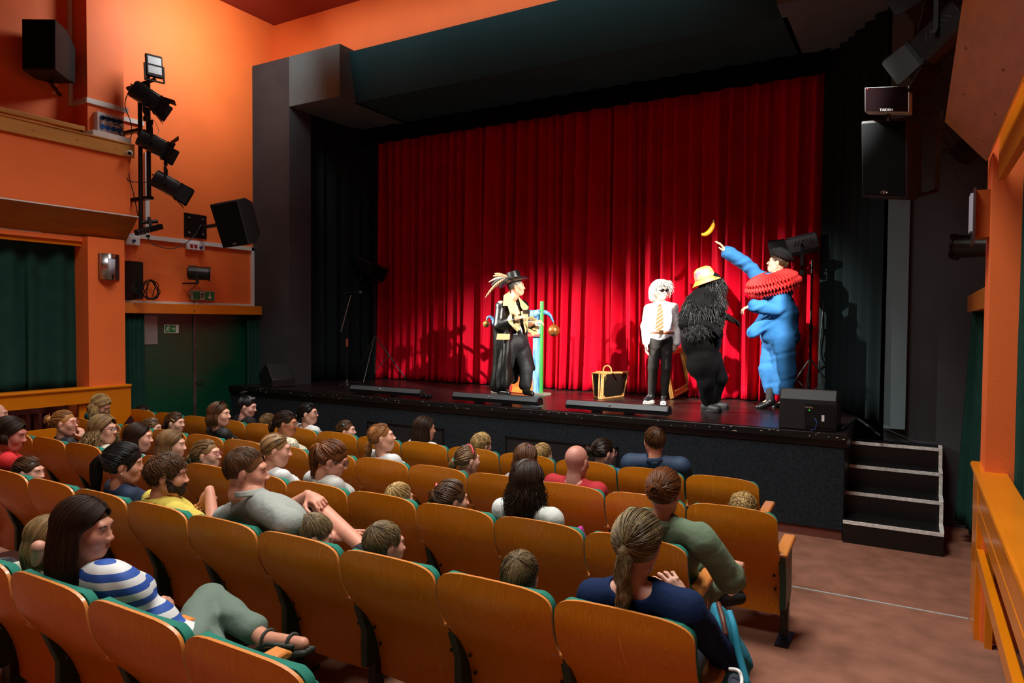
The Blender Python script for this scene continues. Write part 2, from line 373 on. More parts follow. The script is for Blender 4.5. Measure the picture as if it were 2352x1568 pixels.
def runman(mb, c, s, t=.002):
    """running figure in the y-z plane facing +y (mirrored with s<0)"""
    f = lambda a, b: (c[0]+t, c[1]+a*s, c[2]+b*abs(s))
    mb.ball(f(.12, .40), abs(s)*.085, 8, 6)
    for q in ([(.05, .28), (-.02, 0)], [(-.02, 0), (.18, -.1), (.12, -.36)], [(-.02, 0), (-.1, -.2), (-.36, -.26)], [(.04, .26), (.24, .12), (.36, .2)], [(.04, .26), (-.18, .2), (-.24, .02)]):
        mb.tube([f(*w_) for w_ in q], abs(s)*.055, 6)
k = MB().box((c[0]-.006, c[1]-.115, c[2]-.062), (c[0]+.0, c[1]+.115, c[2]+.062)); k.build('plate', SWH, r)
k = MB().box((c[0], c[1]-.105, c[2]-.052), (c[0]+.002, c[1]+.065, c[2]+.052)); k.build('field', GRN, r)
k = MB(); runman(k, (c[0], c[1]-.06, c[2]), .1); a = .03; k.tube([(c[0]+.003, c[1]-.01, c[2]), (c[0]+.003, c[1]+.05, c[2])], .005, 6); k.tube([(c[0]+.003, c[1]+.03, c[2]+.02), (c[0]+.003, c[1]+.05, c[2]), (c[0]+.003, c[1]+.03, c[2]-.02)], .005, 6)
k.build('pictogram', SWH, r)
c = up(342, 758, x=XL+.06)
one('notice_sheet', MB().box((c[0]-.005, c[1]-.16, c[2]-.2), (c[0], c[1]+.13, c[2]+.2)), mat('plastic_sheet', '8A8A84', .3), 'pale notice sheet half behind the curtain on the green door', 'notice')
for i, (y0, y1, lab, sd) in enumerate(((p1+.02, up(330, 830, x=XL+.12)[1], 'narrow green velvet curtain bunched at the left of the green door', 11), (up(565, 800, x=XL+.12)[1], up(600, 800, x=XL+.12)[1], 'narrow green velvet curtain bunched at the right of the green door', 12))):
    curtain('door_curtain', (XL+.13, y0), (XL+.13, y1), .02, zb+.01, VELVET, lab, 6, .03, seed=sd, nz=10)
curtain('door_curtain', (.40, 8.0), (.56, 7.3), .18, 2.2, VELVET, 'green velvet curtain bunched behind the right orange pillar', 6, .04, seed=13, gather=lambda v: (.0+.45*v**1.2, 1))
# railings -----------------------------------------------------------------
def railing(name, x, s, y0, y1, ztop, label, mids, yend, w=.16):
    """S = +1 when the hall is on the +x side"""
    r = thing(name, label, 'railing', (x, (y0+y1)/2, fz(y1)))
    k = MB(); k.tube([(x-s*.0, y0, ztop-.02), (x, y1, ztop-.02)], .022, 10); k.box((min(x, x-s*w), y0, ztop-.035), (max(x, x-s*w), y1, ztop)); k.build('top_rail', YEL, r, bevel=.006)
    k = MB().box((min(x, x-s*.03), y0, ztop-.2), (max(x, x-s*.03), y1-.5, ztop-.035)); k.build('upper_board', YEL, r)
    k = MB().box((min(x, x-s*.05), yend, fz(y1)), (max(x, x-s*.05), y1, ztop-.035)); k.build('end_panel', YEL, r, bevel=.004)
    for zz, h_ in mids: MB().box((min(x, x-s*.045), y0, zz), (max(x, x-s*.045), yend-.02, zz+h_)).build('rail', YEL, r, bevel=.006)
    yy = yend-.04
    while yy > y0:
        MB().box((min(x-s*.05, x-s*.09), yy-.09, fz(yy)-.02), (max(x-s*.05, x-s*.09), yy, ztop-.2)).build('post', YEL, r); yy -= 2.1
    return r
yl = up(297, 881, x=XB)[1]
railing('railing', XB+.04, 1, -2.5, yl, up(100, 896, x=XB)[2], 'ochre wooden railing below the large left curtain', ((.62, .14), (.3, .12)), up(207, 893, x=XB)[1])
railing('railing', .375, -1, -2.0, 5.82, 1.13, 'glossy ochre wooden railing along the aisle at the right', ((up(2270, 1248, x=.375)[2]-.06, .10), (up(2268, 1372, x=.375)[2]-.06, .10)), 5.44)
sl = MB()
RAD = mat('dark_red_slats', '4A1608', .5)
def radiator(x0, x1, ya, yb, lab):
    r = thing('radiator', lab, 'radiator', ((x0+x1)/2, (ya+yb)/2, .1))
    y = ya
    while y < yb: MB().box((x0, y, .12), (x1, y+.05, .93)).build('fin', RAD, r); y += .13
    MB().box((x0+.02, ya, .1), (x1-.02, yb, .13)).build('pipe', RAD, r)
radiator(XB-.2, XB-.12, 3.3, up(105, 930, x=XB-.15)[1], 'dark red ribbed radiator behind the left railing')
radiator(.72, .80, 2.2, 5.2, 'dark red ribbed radiator behind the right railing')
# stage house ---------------------------------------------------------------
lx0 = up(570, 886, z=ZS); lx1 = up(1945, 995, z=ZS)
YF = 7.3; sx0, sx1 = XL, lx1[0]
st = MB(); st.box((sx0, YF+.02, .9), (sx1, YC+.6, ZS)); struct('stage_floor', st, STAGEB)
quadbox('stage_front', (sx0, YF+.03, .10), (sx1-.02, YF+.09, .92), FACECARP)
quadbox('stage_side', (sx1-.05, YF+.05, 0), (sx1-.015, 9.0, .92), BLK)
quadbox('baseboard_stage', (sx0, YF+.045, 0), (sx1-.03, YF+.085, .10), mat('carpet_skirting', '6A382C', .95, bump=.4, bs=300))
quadbox('trim_5', (sx0, YF-.02, ZS-.075), (sx1+.01, YF+.04, ZS-.005), BLK, bevel=.006)
k = MB(); rr = random.Random(4)
for i in range(70): k.ball((rr.uniform(sx0+.4, sx1), YF-.021, ZS-.04+rr.uniform(-.025, .03)), (.006+rr.random()*.008, .002, .004), 6, 4)
tag(k.build('paint_chips', mat('pale_chip', 'B0A890', .7)), 'pale chips and screw heads along the black stage edge', 'paint chips', kind='stuff')
k = MB()
for i in range(150):
    x, y = rr.uniform(-8.4, -.8), rr.uniform(YF+.1, 9.4); a_ = rr.gauss(0, .5); l = rr.uniform(.02, .16); w_ = rr.uniform(.002, .006)
    dx, dy = math.cos(a_)*l, math.sin(a_)*l
    k.add([(x, y, ZS+.0012), (x+dx, y+dy, ZS+.0012), (x+dx, y+dy+w_, ZS+.0012), (x, y+w_, ZS+.0012)], [(0, 1, 2, 3)])
tag(k.build('floor_scuffs', mat('scuff_grey', '6A5E58', .6)), 'pale scratches and scuffs on the dark stage boards', 'scuffs', kind='stuff')
# vents in the stage front
VENT = mat('vent_mesh', '08090A', .6, bump=1, bs=500)
for (ua, va, ub, vb, lab) in ((846, 966, 1021, 1045, 'black perforated vent panel in the stage front, left one'), (1163, 1000, 1420, 1090, 'black perforated vent panel in the stage front, behind the bald head')):
    a = up(ua, va, y=YF+.03); b = up(ub, vb, y=YF+.03); r = thing('vent_panel', lab, 'vent', ((a[0]+b[0])/2, YF+.03, .35), group=None)
    MB().box((a[0], YF+.012, .12), (b[0], YF+.03, a[2])).build('mesh_panel', VENT, r)
    k = MB(); z1 = a[2]
    k.box((a[0], YF+.004, .12), (a[0]+.02, YF+.012, z1)); k.box((b[0]-.02, YF+.004, .12), (b[0], YF+.012, z1)); k.box((a[0], YF+.004, z1-.02), (b[0], YF+.012, z1)); k.build('frame', BLK, r)
# proscenium
px0, px1 = XL+.0, up(665, 600, y=YP)[0]; bz0 = up(783, 220, y=YP)[2]; bz1 = up(780, 100, y=YP)[2]; bx1 = up(780, 150, y=YP)[0]
pl = MB(); pl.box((px0, YP, 0), (px1, YU, bz1)); struct('wall_proscenium_left', pl, DKWALL)
quadbox('trim_6', (px1, YP, bz0), (bx1, YU+1.2, bz1), DKGREY)
s1 = up(690, 600, y=YP+.5)
struct('trim_7', MB().hexa([(px1, YP+.01, ZS), (s1[0]-.02, s1[1], ZS), (s1[0]-.1, s1[1], ZS), (px1-.1, YP+.01, ZS), (px1, YP+.01, bz0), (s1[0]-.02, s1[1], bz0), (s1[0]-.1, s1[1], bz0), (px1-.1, YP+.01, bz0)]), DKGREY)
hy0 = up(802, 118, x=bx1)[1]; hy1 = up(818, 236, x=bx1)[1]; 
ht = up(817, 115.6, y=hy0)[2]; hb = bz0; bx2 = up(1784, 13, y=YP)[0]; print('header', hy0, hy1, ht, hb, bx1, bx2, bz0, bz1)
HD = mat('header_paint', '2A4850', .9, spec=.05, var=.08, vs=1)
struct('trim_8', MB().hexa([(bx1-.05, hy1, hb), (bx2+.05, hy1, hb), (bx2+.05, hy1+1.4, hb), (bx1-.05, hy1+1.4, hb), (bx1-.05, hy0, ht), (bx2+.05, hy0, ht), (bx2+.05, hy1+1.4, ht), (bx1-.05, hy1+1.4, ht)]), HD)
quadbox('trim_9', (bx2, YP, hb), (XR, YU+1.2, bz1), DKGREY)
quadbox('wall_above_stage', (XL-.2, YU, ht-.3), (XR+.2, YU+.2, ZC+.1), ORANGE)
YR = 8.45
sa, sb = up(2034, 700, y=YR-.25)[0], up(2085, 700, y=YR-.25)[0]
quadbox('wall_proscenium_right', (sa, YR, 0), (XR, YR+.3, hb+.1), DKWALL)
quadbox('trim_10', (sa, YR-.1, .98), (sb, YR+.2, hb+.1), DKGREY)
quadbox('wall_stage_back', (-11, YC+.5, 0), (1.6, YC+.7, 6.5), BLK)
quadbox('ceiling_stage', (-11, hy1+.2, 5.9), (1.6, YC+.7, 6.0), BLK)
quadbox('wall_stage_left', (-11, YU+.25, 0), (-10.9, YC+.6, 6.2), BLK)
quadbox('wall_stage_right', (1.5, YR+.3, 0), (1.6, YC+.6, 6.2), BLK)
# black side legs
cl = up(858, 868, z=ZS); 
legs = [((s1[0]-.03, s1[1]), (up(735, 700, y=s1[1]+.45)[0], s1[1]+.45)), ]
a = np.array([s1[0]-.02, s1[1]-.05]); b = np.array([up(865, 700, y=YC-.1)[0], YC-.1])
curtain('side_drape', a, b, ZS+.003, 5.9, BLACKD, 'black masking drape at the left side of the stage', 7, .05, seed=21)
a = np.array([up(2034, 700, y=YR-.1)[0], YR-.1]); b = np.array([up(1890, 700, y=YC-.1)[0], YC-.1])
curtain('side_drape', b, a, ZS+.003, 5.9, BLACKD, 'black masking drape at the right side of the stage', 7, .05, seed=22)
# red front curtain
RED = mat('crimson_velvet', 'BE0020', .75, var=.08, vs=3, sheen=.10, spec=.12, bump=.1, bs=120)
cx0, cx1 = up(866, 868, y=YC)[0], up(1893, 925, y=YC)[0]
curtain('stage_curtain', (cx0-.3, YC), (cx1+.3, YC), ZS+.015, 5.95, RED, 'tall crimson velvet stage curtain behind the performers', 46, .12, seed=31, nz=40, ripple=.05)
zb9 = up(1400, 246, y=9.35)[2]  # added black drape standing in for the shade over the curtain's top
curtain('shade_drape', (up(840, 300, y=9.35)[0], 9.35), (up(1905, 300, y=9.35)[0], 9.35), zb9, 5.88, mat('shade_black', '0A0B0C', .95, spec=.1), 'black drape added as the shade at the top of the crimson stage curtain', 24, .04, seed=41)
# steps at the stage's right end
r = thing('stage_steps', 'black wooden steps with white painted edges at the right end of the stage', 'steps', (-.15, 7.7, 0))
X0, X1 = -.555, .262
for i, (y, z) in enumerate(((7.3, .21), (7.63, .42), (7.95, .63), (8.2, .835))):
    MB().box((X0, y, 0 if i == 0 else z-.21), (X1, YR-.001 if i == 3 else (7.63, 7.95, 8.2)[i]+.02, z)).build('step', BLK, r)
    k = MB().box((X0, y-.006, z-.028), (X1, y+.0, z+.003)); k.box((X0, y, z), (X1, y+.012, z+.003))
    k.build('edge_stripe', mat('worn_white_paint', 'DCDCD6', .7, var=.2, vs=30), r)
    MB().box((X1-.03, y, z), (X1+.004, (7.63, 7.95, 8.2, 8.4)[i], z+.004)).build('side_stripe', MATS['worn_white_paint'], r)
    if i < 3: MB().box((X1-.028, (7.63, 7.95, 8.2)[i]-.004, z), (X1+.003, (7.63, 7.95, 8.2)[i]+.001, z+.19)).build('side_stripe', MATS['worn_white_paint'], r)
# ---------------------------------------------------------------- theatre seats
def woodmat():
    m = mat('seat_plywood', 'B8640E', .3, spec=.25, coat=.08); nt = m.node_tree; b = nt.nodes['Principled BSDF']
    tc = nt.nodes.new('ShaderNodeTexCoord'); oi = nt.nodes.new('ShaderNodeObjectInfo'); mp = nt.nodes.new('ShaderNodeMapping')
    mp.inputs['Scale'].default_value = (7, 1, .7); nt.links.new(tc.outputs['Object'], mp.inputs[0])
    ml = nt.nodes.new('ShaderNodeVectorMath'); ml.operation = 'SCALE'; ml.inputs[0].default_value = (9, 5, 7); nt.links.new(oi.outputs['Random'], ml.inputs['Scale']); nt.links.new(ml.outputs[0], mp.inputs['Location'])
    n = nt.nodes.new('ShaderNodeTexNoise'); n.inputs['Scale'].default_value = 2.2; n.inputs['Detail'].default_value = 2; n.inputs['Distortion'].default_value = .6; nt.links.new(mp.outputs[0], n.inputs['Vector'])
    mu = nt.nodes.new('ShaderNodeMath'); mu.operation = 'MULTIPLY'; mu.inputs[1].default_value = 14; nt.links.new(n.outputs['Fac'], mu.inputs[0])
    fr = nt.nodes.new('ShaderNodeMath'); fr.operation = 'FRACT'; nt.links.new(mu.outputs[0], fr.inputs[0])
    n3 = nt.nodes.new('ShaderNodeTexNoise'); n3.inputs['Scale'].default_value = 1.3; nt.links.new(mp.outputs[0], n3.inputs['Vector'])
    r = nt.nodes.new('ShaderNodeValToRGB'); r.color_ramp.elements[0].color = lin('C87408'); r.color_ramp.elements[1].color = lin('D48610')
    e = r.color_ramp.elements.new(.93); e.color = lin('D08010'); e = r.color_ramp.elements.new(.97); e.color = lin('DC9830')
    nt.links.new(fr.outputs[0], r.inputs[0])
    hs = nt.nodes.new('ShaderNodeHueSaturation'); nt.links.new(r.outputs[0], hs.inputs['Color'])
    m2 = nt.nodes.new('ShaderNodeMath'); m2.operation = 'MULTIPLY_ADD'; m2.inputs[1].default_value = .16; m2.inputs[2].default_value = .92; nt.links.new(oi.outputs['Random'], m2.inputs[0]); nt.links.new(m2.outputs[0], hs.inputs['Value'])
    nt.links.new(hs.outputs[0], b.inputs['Base Color'])
    return m
WOOD = woodmat(); WEDGE = mat('plywood_edge', 'C87E3C', .35, coat=.2)
GREENF = mat('teal_upholstery', '0A6E5C', .85, bump=.3, bs=500, sheen=.2); GREENM = mat('green_enamel', '0B3A2E', .4)
SW = .277
def backline(z):
    """y of the shell's rear face as a function of height above the floor"""
    pts = [(.12, .29), (.22, .285), (.34, .26), (.46, .20), (.56, .11), (.66, .035), (.76, .003), (.89, 0.)]
    for (z0, y0), (z1, y1) in zip(pts, pts[1:]):
        if z <= z1:
            t = max(0, (z-z0)/(z1-z0)); return y0+(y1-y0)*t
    return 0.
def sm_backline(z): return sum(backline(z+d)*w_ for d, w_ in ((-.05, .25), (-.025, .25), (0, .2), (.025, .15), (.05, .15)))
def outline(n=14):
    """right half outline of the shell: z -> half width"""
    def hw(z):
        w_ = SW-.010*max(0, (.62-z)/.4)
        if z > .79:
            t = (z-.79)/.10; w_ = min(w_, SW*(1-max(0, t)**3.2)**(1/3.2)) if t < 1 else 0
        return w_
    return hw
def shell(off, zlo, zhi, inset, bend=.018, nu=14, nz=44):
    hw = outline(); vs = []; 
    for j in range(nz+1):
        t = j/nz; z = zlo+(zhi-zlo)*(1-(1-t)**1.35)
        w_ = max(.0, hw(min(z, .8899))-inset)
        for i in range(nu+1):
            a = -1+2*i/nu; x = a*w_; y = sm_backline(z)+off+bend*(x/SW)**2
            zz = z
            vs.append((x, y, zz))
    return vs, [(j*(nu+1)+i, j*(nu+1)+i+1, (j+1)*(nu+1)+i+1, (j+1)*(nu+1)+i) for j in range(nz) for i in range(nu)]
def slab(off, th, zlo, zhi, inset):
    """two skins and a rim; material 0 faces, 1 rim"""
    nu, nz = 14, 44; A, fa = shell(off, zlo, zhi, inset, nu=nu, nz=nz); B, fb = shell(off+th, zlo, zhi, inset, nu=nu, nz=nz); n = len(A)
    mb = MB(); mb.add(A+B, fa+[tuple(i+n for i in f) for f in fb])
    ring = [i for i in range(nu+1)]+[(j+1)*(nu+1)-1 for j in range(1, nz+1)]+[nz*(nu+1)+i for i in range(nu-1, -1, -1)]+[j*(nu+1) for j in range(nz-1, 0, -1)]
    fs = [(ring[i], ring[(i+1) % len(ring)], ring[(i+1) % len(ring)]+n, ring[i]+n) for i in range(len(ring))]
    mb.f += fs; mb.mi += [1]*len(fs); return mb
def make_seat(arm_r=False):
    r = thing('theatre_chair', 'seat', 'theatre seat')
    k = slab(0, .014, .155, .89, 0); k.build('back_shell', [WOOD, WEDGE], r, auto=.9, world=False)
    k = slab(.024, .036, .50, .868, .006); o = k.build('back_cushion', [GREENF, GREENF], r, auto=1.2, world=False); b = o.modifiers.new('b', 'BEVEL'); b.width = .012; b.segments = 2; b.limit_method = 'ANGLE'
    k = MB(); 
    def seatfn(z): return lambda u, v: ((u-.5)*.47, .33+v*.36, z+.02*math.sin(v*PI)-.03*max(0, v-.75)*4)
    g = MB(); n0 = 8
    A = [seatfn(.42)(i/n0, j/n0) for j in range(n0+1) for i in range(n0+1)]; B = [(x, y, z-.06) for x, y, z in A]; m_ = len(A)
    fs = [(j*9+i, j*9+i+1, (j+1)*9+i+1, (j+1)*9+i) for j in range(8) for i in range(8)]
    ring = list(range(9))+[j*9+8 for j in range(1, 9)]+[72+i for i in range(7, -1, -1)]+[j*9 for j in range(7, 0, -1)]
    g.add(A+B, fs+[tuple(q+m_ for q in f) for f in fs]+[(ring[i], ring[(i+1) % 32], ring[(i+1) % 32]+m_, ring[i]+m_) for i in range(32)])
    g.build('seat_cushion', GREENF, r, auto=1.2, world=False, bevel=.012)
    MB().hexa([(-.23, .325, .33), (.23, .325, .33), (.23, .64, .352), (-.23, .64, .352), (-.23, .325, .358), (.23, .325, .358), (.23, .64, .375), (-.23, .64, .375)]).build('seat_shell', WOOD, r, world=False, bevel=.004)
    for s in ((-1, 1) if arm_r else (-1,)):
        x = s*.2875
        k = MB(); prof = [(.16, .20), (.36, .20), (.40, .24), (.44, .40), (.44, .58), (.16, .58)]
        k.prism([(x-.02, y, z) for y, z in [(.20, .22), (.38, .22), (.43, .30), (.43, .585), (.13, .585), (.2, .4)]], (.04, 0, 0)); k.build('side_panel', GREENM, r, world=False, bevel=.006)
        arm = [(.10, .59), (.15, .59), (.40, .60), (.455, .612), (.47, .625), (.44, .645), (.38, .642), (.12, .62), (.09, .61)]
        MB().prism([(x-.038, y, z) for y, z in arm], (.076, 0, 0)).build('armrest', WEDGE, r, world=False, bevel=.01)
        k = MB().box((x-.025, .26, .03), (x+.025, .33, .24)); k.build('leg', BLKM, r, world=False, bevel=.005)
        k = MB().prism([(x-.04, .17, 0), (x+.04, .17, 0), (x+.045, .42, 0), (x-.045, .42, 0)], (0, 0, .012)); k.ball((x, .21, .014), (.016, .016, .008), 10, 5); k.build('foot', BLKM, r, world=False)
        k = MB(); k.ball((x+s*.021, .31, .50), (.004, .012, .028), 10, 8); k.build('number_plate', WEDGE, r, world=False)
    k = MB()
    for sx in (-1, 1):
        for z in (.33, .43): k.lathe((sx*(SW-.045), sm_backline(z)-.005, z), (0, 1, 0), [(0, .008), (.006, .009)], 10)
    k.build('bolts', BLKM, r, world=False)['kind'] = 'stuff'
    return r
proto = make_seat(False); protoR = make_seat(True)
ROWS = dict(A=(5.42, -.98, .572, 'front row'), B=(4.42, -.69, .566, 'second row'), C=(3.39, -.95, .565, 'third row'), D=(2.41, -.643, .566, 'fourth row'), E=(1.425, -1.52, .57, 'back row in view'))
def seatpos(row, k):
    y, x0, p, _ = ROWS[row]; return np.array([x0-p*(k+.5), y, fz(y+.2)])
NS = dict(A=14, B=14, C=12, D=10, E=5)
SEATLAB = {}
usedL = usedR = False
ORD = ['right end', 'second from right', 'third from right', 'fourth from right', 'fifth from right', 'sixth from right', 'seventh from right', 'eighth from right', 'ninth from right', 'tenth from right', 'eleventh from right', 'twelfth from right', 'thirteenth from right', 'fourteenth from right']
for row, n in NS.items():
    for k in range(n):
        R_ = k == 0 and row != 'E'
        if R_: o = protoR if not usedR else copy_tree(protoR); usedR = True
        else: o = proto if not usedL else copy_tree(proto); usedL = True
        p = seatpos(row, k); o.location = p
        w_ = ORD[k]
        o['label'] = 'plywood theatre chair, %s of the %s' % (w_, {'A': 'front row', 'B': 'second row from the stage', 'C': 'third row from the stage', 'D': 'fourth row from the stage', 'E': 'nearest row'}[row])
        o['group'] = 'theatre chairs'
# ---------------------------------------------------------------- figures: distance fields turned into one continuous skin
def nrm(v): v = np.array(v, float); return v/(np.linalg.norm(v)+1e-12)
class SDF:
    def __init__(s): s.ops = []
    def cap(s, a, b, ra, rb=None, k=.02, sub=False):
        s.ops.append(('c', np.array(a, float), np.array(b, float), ra, ra if rb is None else rb, k, sub)); return s
    def ell(s, c, r, R=None, k=.02, sub=False):
        s.ops.append(('e', np.array(c, float), np.array(r, float), np.eye(3) if R is None else np.array(R), None, k, sub)); return s
    def xf(s, R, t, sc=1):
        """operations given in a local frame -> hall frame"""
        R = np.array(R); o = []
        for q in s.ops:
            if q[0] == 'c': o.append(('c', R @ (q[1]*sc)+t, R @ (q[2]*sc)+t, q[3]*sc, q[4]*sc, q[5]*sc, q[6]))
            else: o.append(('e', R @ (q[1]*sc)+t, q[2]*sc, R @ q[3], None, q[5]*sc, q[6]))
        s.ops = o; return s
    def bounds(s, q):
        if q[0] == 'c': r = max(q[3], q[4]); return np.minimum(q[1], q[2])-r, np.maximum(q[1], q[2])+r
        e = np.abs(q[3]) @ q[2]; return q[1]-e, q[1]+e
    def mesh(s, h, noise=None, seed=0):
        bs = [s.bounds(q) for q in s.ops if not q[6]]
        lo = np.min([b[0] for b in bs], 0)-3*h-.02; hi = np.max([b[1] for b in bs], 0)+3*h+.02
        n = np.ceil((hi-lo)/h).astype(int)+1; D = np.full(n, .5, np.float32)
        ax = [lo[i]+h*np.arange(n[i]) for i in range(3)]
        for q in s.ops:
            a, b = s.bounds(q); m = q[5]+3*h
            i0 = np.maximum(0, np.floor((a-m-lo)/h).astype(int)); i1 = np.minimum(n, np.ceil((b+m-lo)/h).astype(int)+1)
            if (i1 <= i0).any(): continue
            X, Y, Z = np.meshgrid(*[ax[i][i0[i]:i1[i]] for i in range(3)], indexing='ij')
            if q[0] == 'c':
                d = q[2]-q[1]; L = d @ d+1e-9; px, py, pz = X-q[1][0], Y-q[1][1], Z-q[1][2]
                t = np.clip((px*d[0]+py*d[1]+pz*d[2])/L, 0, 1)
                v = np.sqrt((px-t*d[0])**2+(py-t*d[1])**2+(pz-t*d[2])**2)-(q[3]+(q[4]-q[3])*t)
            else:
                P = np.stack([X-q[1][0], Y-q[1][1], Z-q[1][2]], -1) @ q[3]
                k0 = np.sqrt(((P/q[2])**2).sum(-1)); k1 = np.sqrt(((P/q[2]**2)**2).sum(-1))+1e-9; v = k0*(k0-1)/k1
            w_ = D[i0[0]:i1[0], i0[1]:i1[1], i0[2]:i1[2]]; k = max(q[5], 1e-4)
            if q[6]:
                v = -v; hh = np.maximum(k-np.abs(w_-v), 0)/k; w_[...] = np.maximum(w_, v)+hh*hh*k/4
            else:
                hh = np.maximum(k-np.abs(w_-v), 0)/k; w_[...] = np.minimum(w_, v)-hh*hh*k/4
        if noise:
            amp, fr = noise; r = np.random.RandomState(seed); X, Y, Z = np.meshgrid(*ax, indexing='ij'); N = 0
            for i in range(4):
                d1, d2 = nrm(r.randn(3)), nrm(r.randn(3)); f = fr*r.uniform(.6, 1.6)
                N = N+np.sin(f*(X*d1[0]+Y*d1[1]+Z*d1[2])+2.2*np.sin(.6*f*(X*d2[0]+Y*d2[1]+Z*d2[2])+r.rand()*6)+r.rand()*6)
            D = D+(amp/2*N).astype(np.float32)
        D[0], D[-1], D[:, 0], D[:, -1], D[:, :, 0], D[:, :, -1] = [1]*6
        return nets(D, lo, h)
def nets(D, lo, h):
    neg = D < 0
    c = np.zeros(np.array(D.shape)-1, np.int8)
    for i in (0, 1):
        for j in (0, 1):
            for k in (0, 1): c += neg[i:D.shape[0]-1+i, j:D.shape[1]-1+j, k:D.shape[2]-1+k]
    I = np.argwhere((c > 0) & (c < 8))
    idx = np.full(c.shape, -1, np.int32); idx[tuple(I.T)] = np.arange(len(I))
    P = np.zeros((len(I), 3)); W = np.zeros(len(I))
    cor = [(i, j, k) for i in (0, 1) for j in (0, 1) for k in (0, 1)]; val = {q: D[I[:, 0]+q[0], I[:, 1]+q[1], I[:, 2]+q[2]] for q in cor}
    for q in cor:
        for a in range(3):
            if q[a]: continue
            q2 = list(q); q2[a] = 1; q2 = tuple(q2); v0, v1 = val[q], val[q2]; m = (v0 < 0) != (v1 < 0)
            t = np.where(m, v0/np.where(m, v0-v1, 1), 0); p = np.tile(np.array(q, float), (len(I), 1)); p[:, a] += t; P += p*m[:, None]; W += m
    V = lo+h*(I+P/W[:, None]); F_ = []
    for a in range(3):
        b, c2 = [(1, 2), (2, 0), (0, 1)][a]
        s0 = [slice(None)]*3; s1 = [slice(None)]*3; s0[a] = slice(0, -1); s1[a] = slice(1, None)
        E = np.argwhere(neg[tuple(s0)] != neg[tuple(s1)])
        E = E[(E[:, b] > 0) & (E[:, c2] > 0)]; fl_ = neg[tuple(E.T)]
        def cell(db, dc): q = E.copy(); q[:, b] -= db; q[:, c2] -= dc; return idx[tuple(np.minimum(q, np.array(idx.shape)-1).T)]
        Q = np.stack([cell(0, 0), cell(1, 0), cell(1, 1), cell(0, 1)], 1); Q[~fl_] = Q[~fl_][:, ::-1]; F_.append(Q)
    Q = np.concatenate(F_); return V, Q[(Q >= 0).all(1)]
def joinm(parts):
    V, Q, MI, n = [], [], [], 0
    for p in parts:
        V.append(p[0]); Q.append(np.asarray(p[1])+n); MI.append(np.full(len(p[1]), p[2] if len(p) > 2 else 0)); n += len(p[0])
    return np.concatenate(V), np.concatenate(Q), np.concatenate(MI)
def qobj(name, V, Q, m, parent, mi=None, smooth=True):
    V = np.asarray(V)-np.array(parent_loc(parent)); me = bpy.data.meshes.new(name); nq = len(Q)
    me.vertices.add(len(V)); me.vertices.foreach_set('co', V.astype(np.float32).ravel())
    me.loops.add(nq*4); me.loops.foreach_set('vertex_index', np.asarray(Q).astype(np.int32).ravel())
    me.polygons.add(nq); me.polygons.foreach_set('loop_start', np.arange(0, nq*4, 4, dtype=np.int32))
    me.update(calc_edges=True)
    if smooth: me.polygons.foreach_set('use_smooth', np.ones(nq, bool))
    o = link(name, me, m, parent)
    if mi is not None: me.polygons.foreach_set('material_index', mi.astype(np.int32))
    return o
def tubes(P, r0, r1, n=3, flat=1.):
    """P: (strands, points, 3) -> quads"""
    N, M_, _ = P.shape; T = np.gradient(P, axis=1); T /= np.linalg.norm(T, axis=2, keepdims=True)+1e-9
    ref = np.array([.3, .5, .81]); a = np.cross(T, ref); a /= np.linalg.norm(a, axis=2, keepdims=True)+1e-9; b = np.cross(T, a)
    t = np.linspace(0, 1, M_)[None, :, None]; r = r0+(r1-r0)*t
    R_ = [P+r*(math.cos(2*PI*k/n)*a+math.sin(2*PI*k/n)*b*flat) for k in range(n)]; V = np.stack(R_, 2).reshape(-1, 3)
    i, j, k = np.meshgrid(np.arange(N), np.arange(M_-1), np.arange(n), indexing='ij'); k2 = (k+1) % n
    g = lambda i, j, k: ((i*M_+j)*n+k).ravel()
    return V, np.stack([g(i, j, k), g(i, j, k2), g(i, j+1, k2), g(i, j+1, k)], 1)
# ---- head (local: x right, y forward, z up, origin at the middle of the head)
def head_sdf(kid=False, male=True, beard=0):
    s = SDF(); j = .9 if kid else 1
    s.ell((0, -.018, .030), (.076, .096, .088)); s.ell((0, .030, -.030), (.058*(1.04 if kid else 1), .062, .078*j), k=.03)
    s.ell((0, .055, -.085*j), (.030 if male else .025, .028, .024), k=.03)
    s.cap((-.03, .078, .026), (.03, .078, .026), .013, k=.02)
    for x in (-1, 1):
        s.ell((x*.036, .060, -.025), (.024, .024, .03), k=.02)
        s.ell((x*.031, .094, .003), (.015, .013, .007), k=.010, sub=True)
        s.ell((x*.031, .074, .004), (.014, .013, .012), k=.006)
        s.ell((x*.0785, -.008, -.004), (.008, .018, .030), R=[[1, 0, 0], [0, .97, .24], [0, -.24, .97]], k=.006)
        s.ell((x*.012, .100, -.032), (.008, .010, .007), k=.008)
    n = .8 if kid else 1
    s.cap((0, .084, .012), (0, .088+.016*n, -.027), .0065, .0095, k=.012)
    s.cap((-.017, .084, -.056), (.017, .084, -.056), .0065, k=.008); s.cap((-.015, .082, -.067), (.015, .082, -.067), .0075, k=.008)
    s.cap((-.024, .094, -.0615), (.024, .094, -.0615), .0035, k=.004, sub=True)
    s.cap((0, -.028, -.045), (0, -.035, -.12), .050 if male else .042, .050 if male else .043, k=.03)
    s.cap((-.05, -.01, -.05), (-.02, .04, -.10), .02, k=.03); s.cap((.05, -.01, -.05), (.02, .04, -.10), .02, k=.03)
    return s
